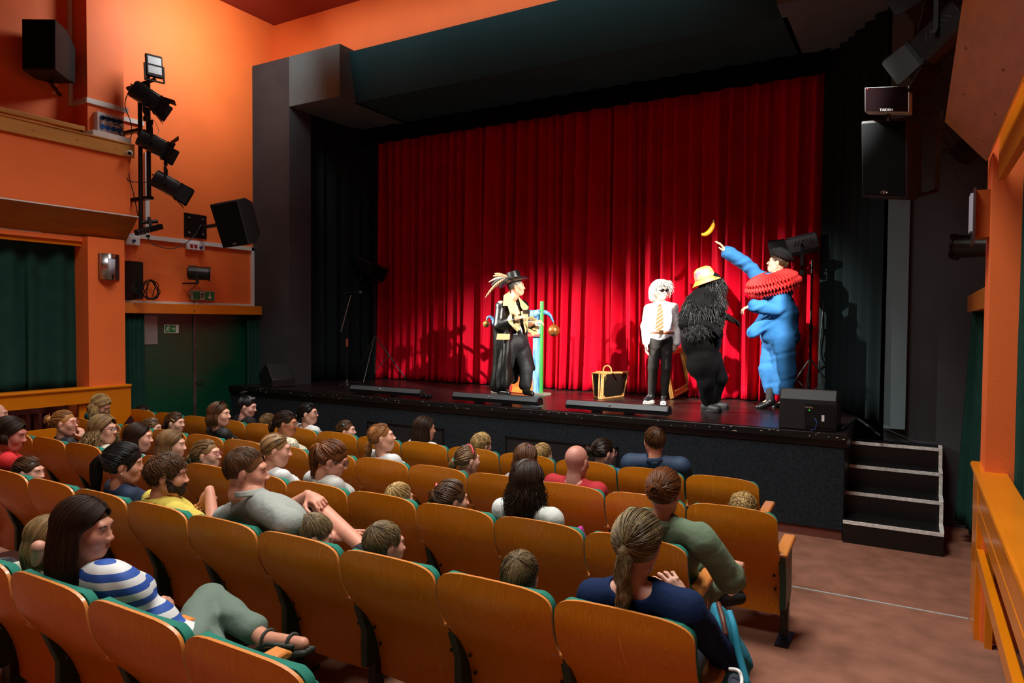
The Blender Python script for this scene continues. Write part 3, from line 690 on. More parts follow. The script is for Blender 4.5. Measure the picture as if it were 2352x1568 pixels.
def hand_sdf(side, curl=.5, spread=.12, s_=1., thumb=.6, curls=None):
    """wrist at the origin, fingers along +y, back of the hand +z, thumb towards -side*x"""
    s = SDF(); s.ell((0, .045, 0), (.040, .050, .015), k=.01); s.cap((0, -.02, 0), (0, .02, 0), .024, .026, k=.02)
    L = [.088, .098, .092, .074]; cs = curls or [curl*.8, curl, curl*1.1, curl*1.2]
    for i in range(4):
        x = (-.030+.020*i)*-side*-1; x = -side*(.030-.020*i); a = (spread*(1.5-i)/1.5)*-side
        p = np.array([x, .082-.004*abs(i-1), .003]); d = np.array([math.sin(a), math.cos(a), 0]); th = 0
        for j, l in enumerate((.45, .30, .25)):
            th += cs[i]*(.8, 1., .7)[j]; dd = np.array([d[0]*math.cos(th), d[1]*math.cos(th), -math.sin(th)])
            q = p+dd*L[i]*l; r = .0092-.0008*j-(.001 if i == 3 else 0); s.cap(p, q, r, r-.0008, k=.004); p = q
    p = np.array([-side*.028, .018, -.004]); 
    for d, l, r in (((-side*.8, .55, -.35*thumb-.1), .042, .0135), ((-side*(.6-.5*thumb), .8, -.3*thumb), .034, .0105), ((-side*(.4-.7*thumb), .9, -.3*thumb), .026, .009)):
        q = p+nrm(d)*l; s.cap(p, q, r, r-.001, k=.008); p = q
    return s
def Rz(a): c, s = math.cos(a), math.sin(a); return np.array([[c, -s, 0], [s, c, 0], [0, 0, 1]])
def Rx(a): c, s = math.cos(a), math.sin(a); return np.array([[1, 0, 0], [0, c, -s], [0, s, c]])
def Ry(a): c, s = math.cos(a), math.sin(a); return np.array([[c, 0, s], [0, 1, 0], [-s, 0, c]])
def headR(heading, pitch=0, roll=0): return Rz(-math.radians(heading)) @ Rx(math.radians(pitch)) @ Ry(math.radians(roll))
def frame(y, z):
    """rotation whose +y is Y and whose +z is near Z"""
    y = nrm(y); x = nrm(np.cross(y, z)); return np.stack([x, y, np.cross(x, y)], 1)
HC = np.array([0, -.018, .030]); HE = np.array([.083, .103, .096])
def slerp_path(d0, d1, m, lift):
    t = np.linspace(0, 1, m)[None, :, None]; D = d0[:, None]*(1-t)+d1[:, None]*t; D /= np.linalg.norm(D, axis=2, keepdims=True)
    return HC+D*HE*(1+lift[:, None, None]*np.ones_like(t))
def nv(a): return a/np.linalg.norm(a, axis=1, keepdims=True)
def hair(style, R, t, sc, n, rad, seed, L=.25, kid=False, wave=.0, down=None, tie=None, fringe=False, behind=False, vol=1., side=0):
    """returns mesh pieces in hall coordinates; DOWN is world-down in the head frame"""
    r = np.random.RandomState(seed); dn = R.T @ np.array([0, 0, -1.]) if down is None else down; P = []
    s = SDF()
    def dome(g, low):
        g = g*(.955 if style not in ('long', 'bob', 'curly') else .925)
        s.ell(HC, HE*g*(vol if style not in ('long', 'bob', 'curly') else 1), k=.01)
        s.ell((0, .112, -.04), (.084, .088, .088), k=.015, sub=True)
        if style in ('long', 'bob', 'curly'): s.ell((0, .085, -.075), (.105, .088, .115), k=.01, sub=True)
        if style not in ('long', 'bob', 'curly'):
            for x in (-1, 1): s.ell((x*.088, .012, -.016), (.026, .034, .034), k=.008, sub=True); s.ell((0, .02, -.15), (.12, .16, low), k=.02, sub=True)
    def hairline(ph, jit=.0):
        """direction of the hairline at azimuth ph (0 = front, pi = back)"""
        z = np.interp(np.abs(ph), [0, .6, 1.0, 1.45, 1.75, 2.3, PI], [.62, .60, .38, .10, -.30, -.55, -.68])+jit
        c = np.sqrt(np.maximum(0, 1-z*z)); return np.stack([np.sin(ph)*c, np.cos(ph)*c, z], 1)
    if style in ('short', 'crop', 'tousled'):
        dome(1.0 if style != 'tousled' else 1.04, .105); crown = nv(np.array([[.08, -.55, .83]])); ph = r.uniform(-PI, PI, n); h1 = hairline(ph, r.uniform(-.05, .05, n)); u0 = r.uniform(0, 1, n)**.7
        l = {'short': .42, 'crop': .22, 'tousled': .6}[style]; d0 = nv(crown*(1-u0[:, None])+h1*u0[:, None]); u1 = np.minimum(1.05, u0+l); d1 = nv(crown*(1-u1[:, None])+h1*u1[:, None])
        sw = {'short': .12, 'crop': .03, 'tousled': .5}[style]; d1 = nv(d1+r.normal(0, sw, (n, 3)))
        a = slerp_path(d0, d1, 6, r.uniform(-.03, .03, n)+(.02 if style == 'tousled' else 0)); k = np.linspace(0, 1, 6)[None, :, None]**2; a = HC+(a-HC)*(1+k*(.14 if style == 'tousled' else .04)*r.uniform(.2, 1.2, n)[:, None, None]*vol); P.append(a)
    elif style in ('long', 'bob', 'curly'):
        dome(1.03, .105); nn = n
        sgn = r.choice([-1, 1], nn); a0 = r.uniform(-1.0, .98, nn); d0 = np.stack([sgn*.03+side, np.sin(a0), np.cos(a0)], 1); d0 = nv(d0)
        f = (a0+1.0)/1.98; az = PI-(f**1.3)*(PI-1.20); d1 = np.stack([sgn*np.sin(az), np.cos(az), -.15+0*az], 1); d1[:, 0] += r.normal(0, .04, nn); d1 = nv(d1)
        lift = r.uniform(.0, .08, nn)+(vol-1)*.6; a = slerp_path(d0, d1, 9, lift); e = a[:, -1]; m = 11
        k = np.linspace(0, 1, m+1)[1:][None, :, None]; LL = (L*r.uniform(.78, 1.05, nn))[:, None, None]
        out = d1.copy(); out[:, 2] = 0; tail = e[:, None]+dn*LL*k+out[:, None]*(.02*vol*np.sin(k*2.2)+(.0 if style != 'curly' else .035*k))
        if wave: tail = tail+wave*(np.sin(k*r.uniform(8, 16, nn)[:, None, None]+r.uniform(0, 6, nn)[:, None, None])*r.normal(0, 1, (nn, 1, 3)))*np.minimum(1, k*3)
        if style != 'curly': tail = tail-out[:, None]*.03*np.maximum(0, k-.45)
        P.append(np.concatenate([a, tail], 1))
        for q in range(10):
            az = PI-(q/9*2-1)*1.72; d = np.array([math.sin(az), math.cos(az), -.1]); p = HC+nrm(d)*HE*.86; s.cap(p, p+dn*L*.86+nrm([d[0], d[1], 0])*(-.006), .013, .012, k=.02)
        if style == 'curly':
            q = HC+np.array([0, -.03, -.03]); s.ell(q, (.078, .08, .09), k=.03); s.ell((0, .115, -.04), (.07, .085, .09), k=.02, sub=True)
    elif style in ('pony', 'bun', 'low', 'braid'):
        dome(1.0, .105); T = nrm(tie if tie is not None else (0, -.92, .25)); ph = r.uniform(-PI, PI, n); u0 = r.uniform(0, .85, n)**1.3; h1 = hairline(ph, r.uniform(-.04, .04, n))
        d0 = nv(h1*(1-u0[:, None])+T*u0[:, None]+1e-6); a = slerp_path(d0, np.tile(T, (n, 1)), 12, r.uniform(-.02, .03, n)+(vol-1)); 
        b = np.sin(np.linspace(0, 1, 12)*PI)[None, :, None]; a = a+nv(d0-.5*T)[:, None]*.006*b*r.rand(n)[:, None, None]; P.append(a)
        tp = HC+T*HE*1.05
        if style in ('pony', 'low', 'braid'):
            n2 = n//2; ex = nrm([T[0], T[1], 0.0]); m = 12; k = np.linspace(0, 1, m)[None, :, None]; off = r.normal(0, 1, (n2, 3)); off /= np.linalg.norm(off, axis=1, keepdims=True)+.3; wd = (.006+.03*vol*np.sin(np.minimum(1, k*1.25)*PI*.8)) if style != 'braid' else (.012+.018*vol*np.minimum(1, k*4)*(1-k)**.6+.006*np.abs(np.sin(k*PI*5.5)))
            LL = (L*r.uniform(.75, 1.05, n2))[:, None, None]; base = tp+ex*(.05*np.sin(np.minimum(1, k*2.2)*PI/2)*(1 if style == 'pony' else .3))+dn*LL*(k**1.25)
            if style == 'braid': base = base-dn*0; wx = np.array([1, 0, 0])*np.sin(k*PI*5.5+off[:, :1, None]*3)*.010; base = base+wx*np.minimum(1, k*3)
            P2 = base+off[:, None]*wd
            if wave: P2 = P2+wave*np.sin(k*9+r.uniform(0, 6, n2)[:, None, None])*r.normal(0, 1, (n2, 1, 3))*k
            pts = P2; P.append(pts)
            cb = [tp+ex*(.05*math.sin(min(1, q*2.2)*PI/2)*(1 if style == 'pony' else .3))+dn*L*.9*q**1.25 for q in np.linspace(0, .95, 8)]
            for q in range(7): s.cap(cb[q], cb[q+1], .018*vol if q else .012, .020*vol if q < 5 else .010, k=.012)
        else:
            c = tp+T*.022; s.ell(c, np.array([.036, .034, .034])*vol*L/.25, k=.01); n2 = n//2; m = 12; k = np.linspace(0, 1, m)[None, :]; q0 = r.uniform(0, 2*PI, n2)[:, None]; rad2 = r.uniform(.3, 1., n2)[:, None]
            ex = nrm(np.cross(T, [0, 0, 1])); ey = np.cross(ex, T); an = q0+k*2.4; rr_ = .040*vol*L/.25*np.sqrt(rad2); hgt = .038*vol*L/.25*np.sqrt(1-rad2*.8)
            P.append(c+(np.cos(an)*rr_)[..., None]*ex+(np.sin(an)*rr_)[..., None]*ey+hgt[..., None]*T+r.normal(0, .002, (n2, m, 3)))
            P.append(c+r.normal(0, .012, (12, 1, 3))+nv(r.normal(0, 1, (12, 3)))[:, None]*np.linspace(.02, .055*L/.25, 6)[None, :, None]*(1 if wave else .6))
    if fringe:
        n3 = max(30, n//7); a0 = r.uniform(.15, .45, n3); x0 = r.uniform(-.35, .35, n3); d0 = nv(np.stack([x0, np.sin(a0), np.cos(a0)], 1)); x1 = x0*1.7+r.normal(0, .06, n3); d1 = nv(np.stack([x1, .95+0*x1, r.uniform(.22, .36, n3)], 1))
        P.append(slerp_path(d0, d1, 8, r.uniform(.03, .07, n3)))
    s.xf(R, t, sc); out = [s.mesh(max(.005, rad*2)*sc if kid else max(.005, rad*2))]
    for a in P:
        V, Q = tubes(a, rad/sc, rad*.35/sc); out.append(((R @ (V*sc).T).T+t, Q))
    return out
SKIN = {}
def skin(col): 
    if col not in SKIN: SKIN[col] = mat('skin_'+col, col, .5, var=.05, vs=25, sss=.08, spec=.4)
    return SKIN[col]
HAIRC = dict(black=('050404', '1A1412'), darkbrown=('120A06', '3A2414'), brown=('2A180C', '6A4526'), lightbrown=('4A3420', '94724A'), ash=('33281D', 'A08A62'), blond=('7A5C34', 'D8B87A'), darkblond=('4E3A22', 'A8885A'), auburn=('3A1C0C', '8A5228'), reddish=('5A3418', 'B07A44'), white=('B0ACA0', 'F4F2EC'), grey=('3A3632', '8A847C'))
def torso(J, s_, g=0., fat=1., k=.03, lo=0, hi=1, female=False):
    """distance field of trunk; J has pelvis, neck, shL, shR"""
    s = SDF(); p, n = J['pelvis'], J['neck']; t = nrm(n-p); l = nrm(J['shR']-J['shL']); l = nrm(l-t*(l @ t)); f = np.cross(t, l); R = np.stack([l, f, t], 1); L = np.linalg.norm(n-p); W = np.linalg.norm(J['shR']-J['shL'])/.35
    f = -f if f @ J['fwd'] < 0 else f
    s.ell(p+t*L*.70, np.array([.152*W+g, .098*s_+g, .165*s_+g]), R, k=k)
    s.ell(p+t*L*.36+f*.008, np.array([.128*s_*fat+g, .092*s_*fat+g, .15*s_+g]), R, k=k)
    s.ell(p+t*.02, np.array([.152*s_*fat+g, .115*s_*fat+g, .11*s_+g]), R, k=k)
    for q in ('shL', 'shR'): s.cap(n-t*.01, J[q], .046*s_+g, .050*s_+g, k=k)
    if female:
        for x in (-1, 1): s.ell(p+t*L*.62+f*.075*s_+l*x*.062*s_, np.array([.05, .045, .05])*s_+g, R, k=k)
    return s
def limb(s, a, b, c, r, g=0, f1=1., f2=1., k=.02):
    """two-segment limb, optionally only the first F1 / F2 of each segment"""
    a, b, c = map(np.array, (a, b, c))
    s.cap(a, a+(b-a)*f1, r[0]+g, r[0]+(r[1]-r[0])*f1+g, k=k)
    if f1 >= 1 and f2 > 0: s.cap(b, b+(c-b)*f2, r[1]+g, r[1]+(r[2]-r[1])*f2+g, k=k)
    return s
def figure(root, J, P):
    """J joints in hall coordinates, P look. Builds body, hair, clothes as children of ROOT"""
    s_ = P.get('s', 1.); hs = P.get('hs', 1.); vox = P.get('vox', .012); male = P.get('male', False); kid = P.get('kid', False); sk = skin(P.get('skin', 'D9A083')); hR = J['headR']; hc = J['head']; sd = P.get('seed', 1)
    ar = np.array([.047, .038, .026])*s_*(1.08 if male else .95); lr = np.array([.080, .055, .036])*s_
    parts = []
    hd = head_sdf(kid, male).xf(hR, hc, hs); hd.cap(hc+hR @ np.array([0, -.035, -.11])*hs, J['neck'], .048*hs if male else .041*hs, .058*s_ if male else .050*s_, k=.03)
    parts.append(hd.mesh(P.get('hvox', .006)))
    b = torso(J, s_, 0, P.get('fat', 1.), female=not male and not kid)
    for q in 'LR':
        limb(b, J['sh'+q], J['el'+q], J['wr'+q], ar)
        if 'kn'+q in J: limb(b, J['hip'+q], J['kn'+q], J['an'+q], lr); b.cap(J['an'+q], J['toe'+q], .036*s_, .028*s_, k=.02)
    parts.append(b.mesh(vox))
    for q, sd_ in (('L', -1), ('R', 1)):
        if P.get('nohand'): break
        d = J.get('hd'+q, nrm(J['wr'+q]-J['el'+q])); bk = J.get('hb'+q, np.array([0, 0, 1.])); h = hand_sdf(sd_, **J.get('hp'+q, dict(curl=.45)))
        h.xf(frame(d, bk), J['wr'+q]+nrm(d)*.012*s_, s_*P.get('hands', .95)); parts.append(h.mesh(P.get('handvox', .006)))
    V, Q, mi = joinm(parts); qobj('body', V, Q, sk, root)
    tf = lambda p: hc+hR @ (np.array(p)*hs)
    if not P.get('noface'):
        for x in (-1, 1):
            m = MB(); m.ball(tf((x*.031, .0755, .003)), .0112*hs, 12, 8); d = hR @ np.array([0, 1, 0]); m.ball(tf((x*.031, .0755+.0064, .003)), .0062*hs, 8, 6, mi=1)
            m.build('eye', [mat('eye_white', 'D8D2CC', .25), mat('iris', '2A1C14', .2)], root, smooth=True)
            MB().tube([tf((x*.016, .091, .022)), tf((x*.031, .091, .027)), tf((x*.047, .080, .022))], [.0022*hs, .003*hs, .0015*hs], 6).build('eyebrow', mat('brow_'+P.get('hc', 'brown'), HAIRC[P.get('hc', 'brown')][0], .8), root, smooth=True)
        MB().tube([tf((-.021, .0865, -.0625)), tf((-.006, .0925, -.0575)), tf((0, .0922, -.059)), tf((.006, .0925, -.0575)), tf((.021, .0865, -.0625))], [.001, .0034*hs, .003*hs, .0034*hs, .001], 6).tube([tf((-.019, .086, -.064)), tf((0, .0915, -.0685)), tf((.019, .086, -.064))], [.001, .0042*hs, .001], 6).build('lips', mat('lips_'+P.get('lip', 'B0605A'), P.get('lip', 'B0605A'), .4), root, smooth=True)
    if P.get('style', 'short') != 'bald':
        n = P.get('n', 300); rad = P.get('rad', .0035); hp = P.get('hair', {})
        pc = hair(P.get('style', 'short'), hR, hc, hs, n, rad, sd, kid=kid, **hp); V, Q, mi = joinm(pc); hm = P.get('hc', 'brown'); qobj('hair', V, Q, hairmat('hair_'+hm, *HAIRC[hm]), root)
        if P.get('style') in ('pony', 'low', 'braid') or P.get('band'):
            T = nrm(hp.get('tie', (0, -.92, .25))); c = tf(HC+T*HE*1.07); m = MB(); ex = hR @ nrm(np.cross(T, [0, 0, 1])); ey = hR @ nrm(np.cross(np.cross(T, [0, 0, 1]), T)); m.tube([c+(ex*math.cos(a)+ey*math.sin(a))*.017*hs for a in np.linspace(0, 2*PI, 13)], .0075*hs, 6); m.build('hair_tie', mat('tie_'+P.get('tiec', '101010'), P.get('tiec', '101010'), .8), root, smooth=True)
    if P.get('beard'):
        b = SDF(); b.ell((0, .031, -.048), (.0625, .066, .070)); b.ell((0, .060, -.088), (.033, .033, .028), k=.02); b.cap((-.018, .088, -.052), (.018, .088, -.052), .007, k=.01); b.ell((0, .06, .02), (.09, .09, .062), k=.008, sub=True); b.ell((0, -.06, -.03), (.09, .07, .12), k=.01, sub=True); b.ell((0, .10, -.066), (.016, .02, .006), k=.004, sub=True); [b.cap((x*.066, .012, .0), (x*.060, .03, -.07), .012, .014, k=.01) for x in (-1, 1)]
        V, Q = b.xf(hR, hc, hs).mesh(.006, (.002, 300)); qobj('beard', V, Q, mat('beard', P['beard'], .9, bump=.8, bs=400), root)
    # clothes
    top = P.get('top')
    if top:
        tm, g, f1, f2 = top[:4]; s = torso(J, s_, g, P.get('fat', 1.), female=not male and not kid)
        for q in 'LR': limb(s, J['sh'+q], J['el'+q], J['wr'+q], ar, g+P.get('sleeve', .006), f1, f2)
        n = J['neck']; up_ = nrm(n-J['pelvis']); sc = P.get('scoop', .0)
        s.ell(n+up_*(.055-sc)+J['fwd']*(.01+sc*.3), np.array([.068+sc*.7, .068+sc*.5, .05])*s_*(.84 if P.get('collar') else 1), k=.01, sub=True)
        V, Q = s.mesh(min(vox, .011), (P.get('fold', .004), P.get('ff', 26)), sd); qobj(P.get('topname', 'shirt'), V, Q, tm, root)
        if P.get('collar'):
            fw = J['fwd']; rt_ = nrm(np.cross(fw, up_)); m = MB()
            def cf(u, v):
                a = -2.75+5.5*u; rr_ = (.062+.022*v)*s_; return n+up_*(.052-.035*v+.0*u)*s_+(-fw*math.cos(a)+rt_*math.sin(a))*rr_+fw*.012*(1-abs(math.cos(a/2)))
            m.grid(cf, 28, 4); m.build('collar', P['collar'], root, smooth=True, solid=.006)
    if P.get('pants'):
        pm, g, f2 = P['pants']; s = SDF(); p = J['pelvis']; t = nrm(J['neck']-p); l = nrm(J['shR']-J['shL']); l = nrm(l-t*(l @ t)); R = np.stack([l, np.cross(t, l), t], 1)
        s.ell(p, np.array([.155*s_*P.get('fat', 1)+g, .118*s_*P.get('fat', 1)+g, .10*s_+g]), R)
        for q in 'LR':
            if 'kn'+q in J: limb(s, J['hip'+q], J['kn'+q], J['an'+q], lr, g, min(1, f2*2), max(0, f2*2-1), k=.02)
        V, Q = s.mesh(vox, (P.get('pfold', .004), 24), sd+1); qobj(P.get('pantsname', 'trousers'), V, Q, pm, root)
    if P.get('shoes') and 'anL' in J:
        for q in 'LR':
            a, t = J['an'+q], J['toe'+q]; d = nrm(t-a); s = SDF(); dn_ = np.array([0, 0, -1.]); s.cap(a-d*.03+dn_*.02, t+dn_*.005, .045*s_, .038*s_, k=.02); s.ell(a+dn_*.005, np.array([.045, .05, .05])*s_, k=.02)
            V, Q = s.mesh(vox); qobj('shoe', V, Q, P['shoes'], root)
    return tf
def glasses(root, tf, hR, hs, col, dark=False, rim=.0022, w_=.021, h_=.015):
    r = MB(); L = MB()
    for x in (-1, 1):
        c = np.array([x*.033, .106, .002]); ring = [tf(c+np.array([w_*math.cos(a), -.008*abs(math.cos(a)) if x*math.cos(a) > 0 else 0, h_*math.sin(a)])) for a in np.linspace(0, 2*PI, 15)]
        r.tube(ring, rim*hs, 6, cap=False); r.tube([tf((x*.054, .097, .006)), tf((x*.078, .03, .008)), tf((x*.080, -.01, .002))], rim*hs, 6)
        L.add(ring[:-1], [tuple(range(14))])
    r.tube([tf((-.012, .107, .004)), tf((0, .110, .006)), tf((.012, .107, .004))], rim*hs, 6)
    o = r.build('glasses', mat('specs_'+col, col, .3), root, smooth=True); 
    gl = mat('lens_dark', '140A14', .08) if dark else mat('lens_clear', 'B8C4CC', .05)
    if not dark:
        gl.node_tree.nodes['Principled BSDF'].inputs['Transmission Weight'].default_value = .9; gl.node_tree.nodes['Principled BSDF'].inputs['IOR'].default_value = 1.05
    k = L.build('lens', gl, o, world=False); k.data.transform(Matrix.Translation(-parent_loc(root))); return o
# ---------------------------------------------------------------- the audience
def A3(*a): return np.array(a, float)
DEF_PANTS = mat('dark_trousers', '1C2230', .85)
def seated(row, u, v, label, hd=20, hh=None, pitch=0, roll=0, dy=.19, kid=False, over=None, acc=None, lean=0., cat='person', z=None, **P):
    hd0 = hd; ry = ROWS[row][0]; hc = up(u, v, y=ry+dy); f = fz(ry+.4); s_ = P.get('s', .72 if kid else .93); P['s'] = s_; P.setdefault('hs', .94 if kid else 1.0); P['kid'] = kid
    x0, p = ROWS[row][1:3]; kk = round((x0-hc[0])/p-.5); sx = x0-p*(kk+.5)
    hd = math.radians(max(-15, min(16, hd))); fw = A3(math.sin(hd), math.cos(hd), 0); rt = A3(math.cos(hd), -math.sin(hd), 0)
    H = headR(hd0 if hh is None else hh, pitch, roll)
    J = dict(head=hc, headR=H, fwd=fw)
    pel = A3(.6*sx+.4*hc[0]+lean, ry+(.43 if not kid else .37), f+.42+.075*s_); J['pelvis'] = pel
    nk = hc+H @ A3(0, -.036, -.145)*P['hs']+A3(0, 0, -.015*s_); J['neck'] = nk
    up_ = nrm(nk-pel); sw = .172*s_ if not P.get('male') else .188*s_
    for q, x in (('L', -1), ('R', 1)):
        sh = nk+rt*x*sw-up_*.030*s_; J['sh'+q] = sh; J['el'+q] = sh-A3(0, 0, 1)*.22*s_+rt*x*.04+A3(0, .16*s_, 0)
        J['hip'+q] = pel+rt*x*.085*s_; J['kn'+q] = A3(pel[0]+x*.10*s_, ry+.36+.42*s_, f+.47+.02*s_)
        if kid: J['kn'+q][1] = ry+.66
        J['an'+q] = A3(J['kn'+q][0], J['kn'+q][1]-.06, f+.10 if not kid else f+.18); J['toe'+q] = J['an'+q]+A3(0, .15*s_, -.05*s_)
        J['wr'+q] = A3(pel[0]+x*.07, pel[1]+.24*s_, f+.56*(1 if not kid else .97)+.01)
    if over: over(J, dict(fw=fw, rt=rt, f=f, s=s_, ry=ry))
    root = thing('person', label, cat, (float(hc[0]), ry+.3, f))
    far = depth(hc)
    P.setdefault('n', int(np.clip(2600/far, 260, 1100))); P.setdefault('rad', float(np.clip(.00075*far, .0018, .0042))); P.setdefault('vox', float(np.clip(.0022*far, .008, .015))); P.setdefault('hvox', float(np.clip(.0012*far, .0045, .008))); P.setdefault('handvox', .006 if far > 3.4 else .0042)
    P.setdefault('seed', abs(int(u))+1); P.setdefault('shoes', mat('dark_shoe', '15161A', .6)); P.setdefault('pants', (DEF_PANTS, .012, .95))
    tf = figure(root, J, P)
    if acc: acc(root, tf, H, J, P)
    return root
def cloth(name, col, **k): return mat(name, col, .85, bump=.8, bs=16, **k)
TEE = lambda m: (m, .013, .5, 0); NOSL = lambda m: (m, .012, .10, 0); LONG = lambda m: (m, .013, 1, .95)
def clip(p, col, nm='hair_clip', l=.02, d=(0, .5, -.3)):
    def f(root, tf, H, J, P):
        c = np.array(p); MB().tube([tf(c-nrm(d)*l), tf(c+A3(0, 0, .003)), tf(c+nrm(d)*l)], [.003, .005, .003], 6).build(nm, mat('clip_'+col, col, .35), root, smooth=True)
    return f
def specs(col, dark=False):
    return lambda root, tf, H, J, P: glasses(root, tf, H, P['hs'], col, dark)
def earring(x=1, col='D8D0C0'):
    def f(root, tf, H, J, P): MB().ball(tf((x*.080, -.004, -.046)), .005, 8, 6).cyl(tf((x*.080, -.004, -.032)), tf((x*.080, -.004, -.046)), .001, n=5).build('earring', mat('pearl', col, .25), root, smooth=True)
    return f
def both(*fs):
    def f(*a):
        for g in fs: g(*a)
    return f
WT = cloth('white_cotton', 'C9CCCB')
# --- front row
seated('A', 330, 951, 'laughing boy with short brown hair in the front row at far left', hd=45, hh=62, pitch=14, kid=True, male=True, style='tousled', hc='darkbrown', top=TEE(cloth('maroon_tee', '5A1A28')), skin='D8A48C')
def bow(root, tf, H, J, P):
    m = MB(); 
    for x in (-1, 1): m.ball(tf((x*.03-.01, -.07, .165)), (.030, .012, .018), 10, 6)
    m.build('hair_bow', mat('black_satin', '0A0A0C', .5), root, smooth=True)
    m = MB(); rr = random.Random(2)
    for i in range(26): m.ball(tf((rr.uniform(-.05, .07), .045+rr.uniform(-.015, .015), .115+rr.uniform(-.014, .014)-abs(i/26-.5)*.03)), .0035, 6, 4)
    m.build('headband_beads', mat('bead', 'E8ECF4', .15, .3), root)['kind'] = 'stuff'
seated('A', 569, 934, 'woman with black bun and beaded headband in black top, front row by the stage corner', hd=40, hh=66, pitch=-8, style='bun', hc='black', hair=dict(tie=(0, -.45, .9), L=.22), top=TEE(cloth('black_tee', '0C0D10')), acc=bow, skin='DDA996', scoop=.03)
seated('A', 708, 950, 'woman with black glasses and dark low bun in white tee in the front row', hd=30, hh=62, pitch=6, style='bun', hc='black', hair=dict(tie=(0, -.85, -.45), L=.24), top=TEE(WT), acc=specs('141414'), skin='D9A48E')
seated('A', 796, 990, 'small girl with blue hair clip in the front row, head just above the seat', hd=30, hh=64, pitch=8, kid=True, style='low', hc='brown', hair=dict(tie=(0, -.9, -.3), L=.08), top=TEE(stripes('zigzag_cloth', '14161C', 'C8CCD0', 60)), acc=clip((.07, -.0, .085), '58A8B8'), skin='DDAA94')
seated('A', 976, 985, 'woman with long dark straight hair in the front row before the vent', hd=15, hh=35, style='long', hc='darkbrown', hair=dict(L=.30), top=TEE(WT), skin='C98E74')
seated('A', 1107, 1022, 'blond small child peeking above the front row seat', hd=10, hh=20, kid=True, style='tousled', hc='blond', top=TEE(cloth('grey_tee', '8A8C90')), skin='DDAA94')
seated('A', 1247, 1046, 'small blond child mostly hidden behind a front row seat, right of the pink hair clip', hd=10, hh=10, kid=True, style='short', hc='blond', top=TEE(MATS['grey_tee']), skin='DDAA94')
seated('A', 618, 972, 'child whose brown hair tip shows above a front row seat', hd=20, kid=True, style='short', hc='lightbrown', top=TEE(MATS['grey_tee']))
seated('A', 1387, 1040, 'woman with brown twisted bun and pink glasses in the front row', hd=0, hh=32, pitch=-6, style='bun', hc='darkbrown', hair=dict(tie=(-.1, -.95, -.15), L=.26, wave=1), top=NOSL(cloth('blue_dress', '2E5F86')), acc=specs('B0605A'), skin='D8A48C')
def navy(J, K):
    for q, x in (('L', -1), ('R', 1)): J['sh'+q] = J['neck']+K['rt']*x*.205-A3(0, 0, .03)
seated('A', 1502, 1014, 'man with short brown hair in navy suit jacket, front row', hd=-12, hh=-38, pitch=0, male=True, style='short', hc='brown', top=(mat('navy_suit', '1A3450', .7, bump=.15, bs=300), .026, 1, .95), topname='jacket', fold=.005, ff=16, over=navy, s=1.0, skin='D08E74', collar=mat('navy_suit2', '1A3450', .7))
# --- second row
seated('B', 232, 931, 'woman with long wavy blond hair reading at the far left, before the ochre railing', hd=50, hh=66, pitch=-30, style='long', hc='blond', hair=dict(L=.26, wave=.012, vol=1.05), top=TEE(cloth('teal_top', '1E5A58')), skin='D69C86')
seated('B', 350, 984, 'little girl with sparkling hairband in the second row at left', hd=45, hh=60, kid=True, style='low', hc='lightbrown', hair=dict(tie=(0, -.9, 0), L=.07), top=TEE(WT), acc=clip((.04, .03, .115), 'D8C8E8'), skin='DDAA94')
seated('B', 403, 971, 'girl with golden hair clip and tied back hair in the second row', hd=40, hh=70, kid=True, style='low', hc='brown', hair=dict(tie=(0, -.9, -.3), L=.10), top=TEE(MATS['grey_tee']), acc=clip((.078, .02, .045), 'D8C488', l=.03), skin='DDAA94')
def sung(root, tf, H, J, P):
    m = MB(); 
    for x in (-1, 1): m.ball(tf((x*.032, .035, .128)), (.026, .008, .017), 10, 6, R=H)
    m.tube([tf((-.06, .03, .125)), tf((-.085, -.03, .03))], .003, 6); m.tube([tf((.06, .03, .125)), tf((.085, -.03, .03))], .003, 6); m.build('sunglasses', mat('black_gloss', '08080A', .15), root, smooth=True)
seated('B', 505, 952, 'woman with sunglasses pushed up on shoulder length brown hair, black lace top', hd=25, hh=64, pitch=4, style='bob', hc='brown', hair=dict(L=.13), top=NOSL(dots('black_lace', '0E0D0D', '5A4A38', 90, .25)), acc=both(sung, earring(1)), skin='DBA68E')
seated('B', 657, 973, 'woman with dark pinned hair and wire glasses in sleeveless floral dress', hd=25, hh=58, pitch=-2, style='low', hc='darkbrown', hair=dict(tie=(0, -.9, -.35), L=.08), top=NOSL(dots('floral_cloth', 'D8D4BC', 'A83C34', 36, .2, c4='4A7A6A')), acc=specs('8A7A6A'), skin='B87858')
seated('B', 878, 1005, 'laughing woman with reddish blond ponytail in white tee, second row', hd=15, hh=52, pitch=12, style='low', hc='reddish', hair=dict(tie=(0, -.85, -.5), L=.13, wave=.006), tiec='C09070', top=TEE(WT), skin='DDA48A')
seated('B', 1075, 1056, 'small girl with pink headband and thin ponytail with a teal tie', hd=15, hh=30, kid=True, style='low', hc='lightbrown', hair=dict(tie=(-.3, -.9, -.25), L=.10), tiec='3AA89A', top=TEE(dots('speckled_navy', '2A3046', '8A90A8', 120, .1)), acc=lambda root, tf, H, J, P: MB().tube([tf(HC+HE*1.06*A3(math.sin(a), .25, math.cos(a))) for a in np.linspace(-1.3, 1.3, 15)], .006, 6).build('headband', mat('coral_pink', 'E8485A', .6), root, smooth=True), skin='DDAA94')
seated('B', 1210, 1055, 'girl with parted brown hair and pink snap clip, before the dark long haired woman', hd=5, hh=10, kid=True, style='long', hc='brown', hair=dict(L=.12), top=TEE(MATS['grey_tee']), acc=clip((.05, -.02, .11), 'D890C0', l=.025), skin='DDAA94')
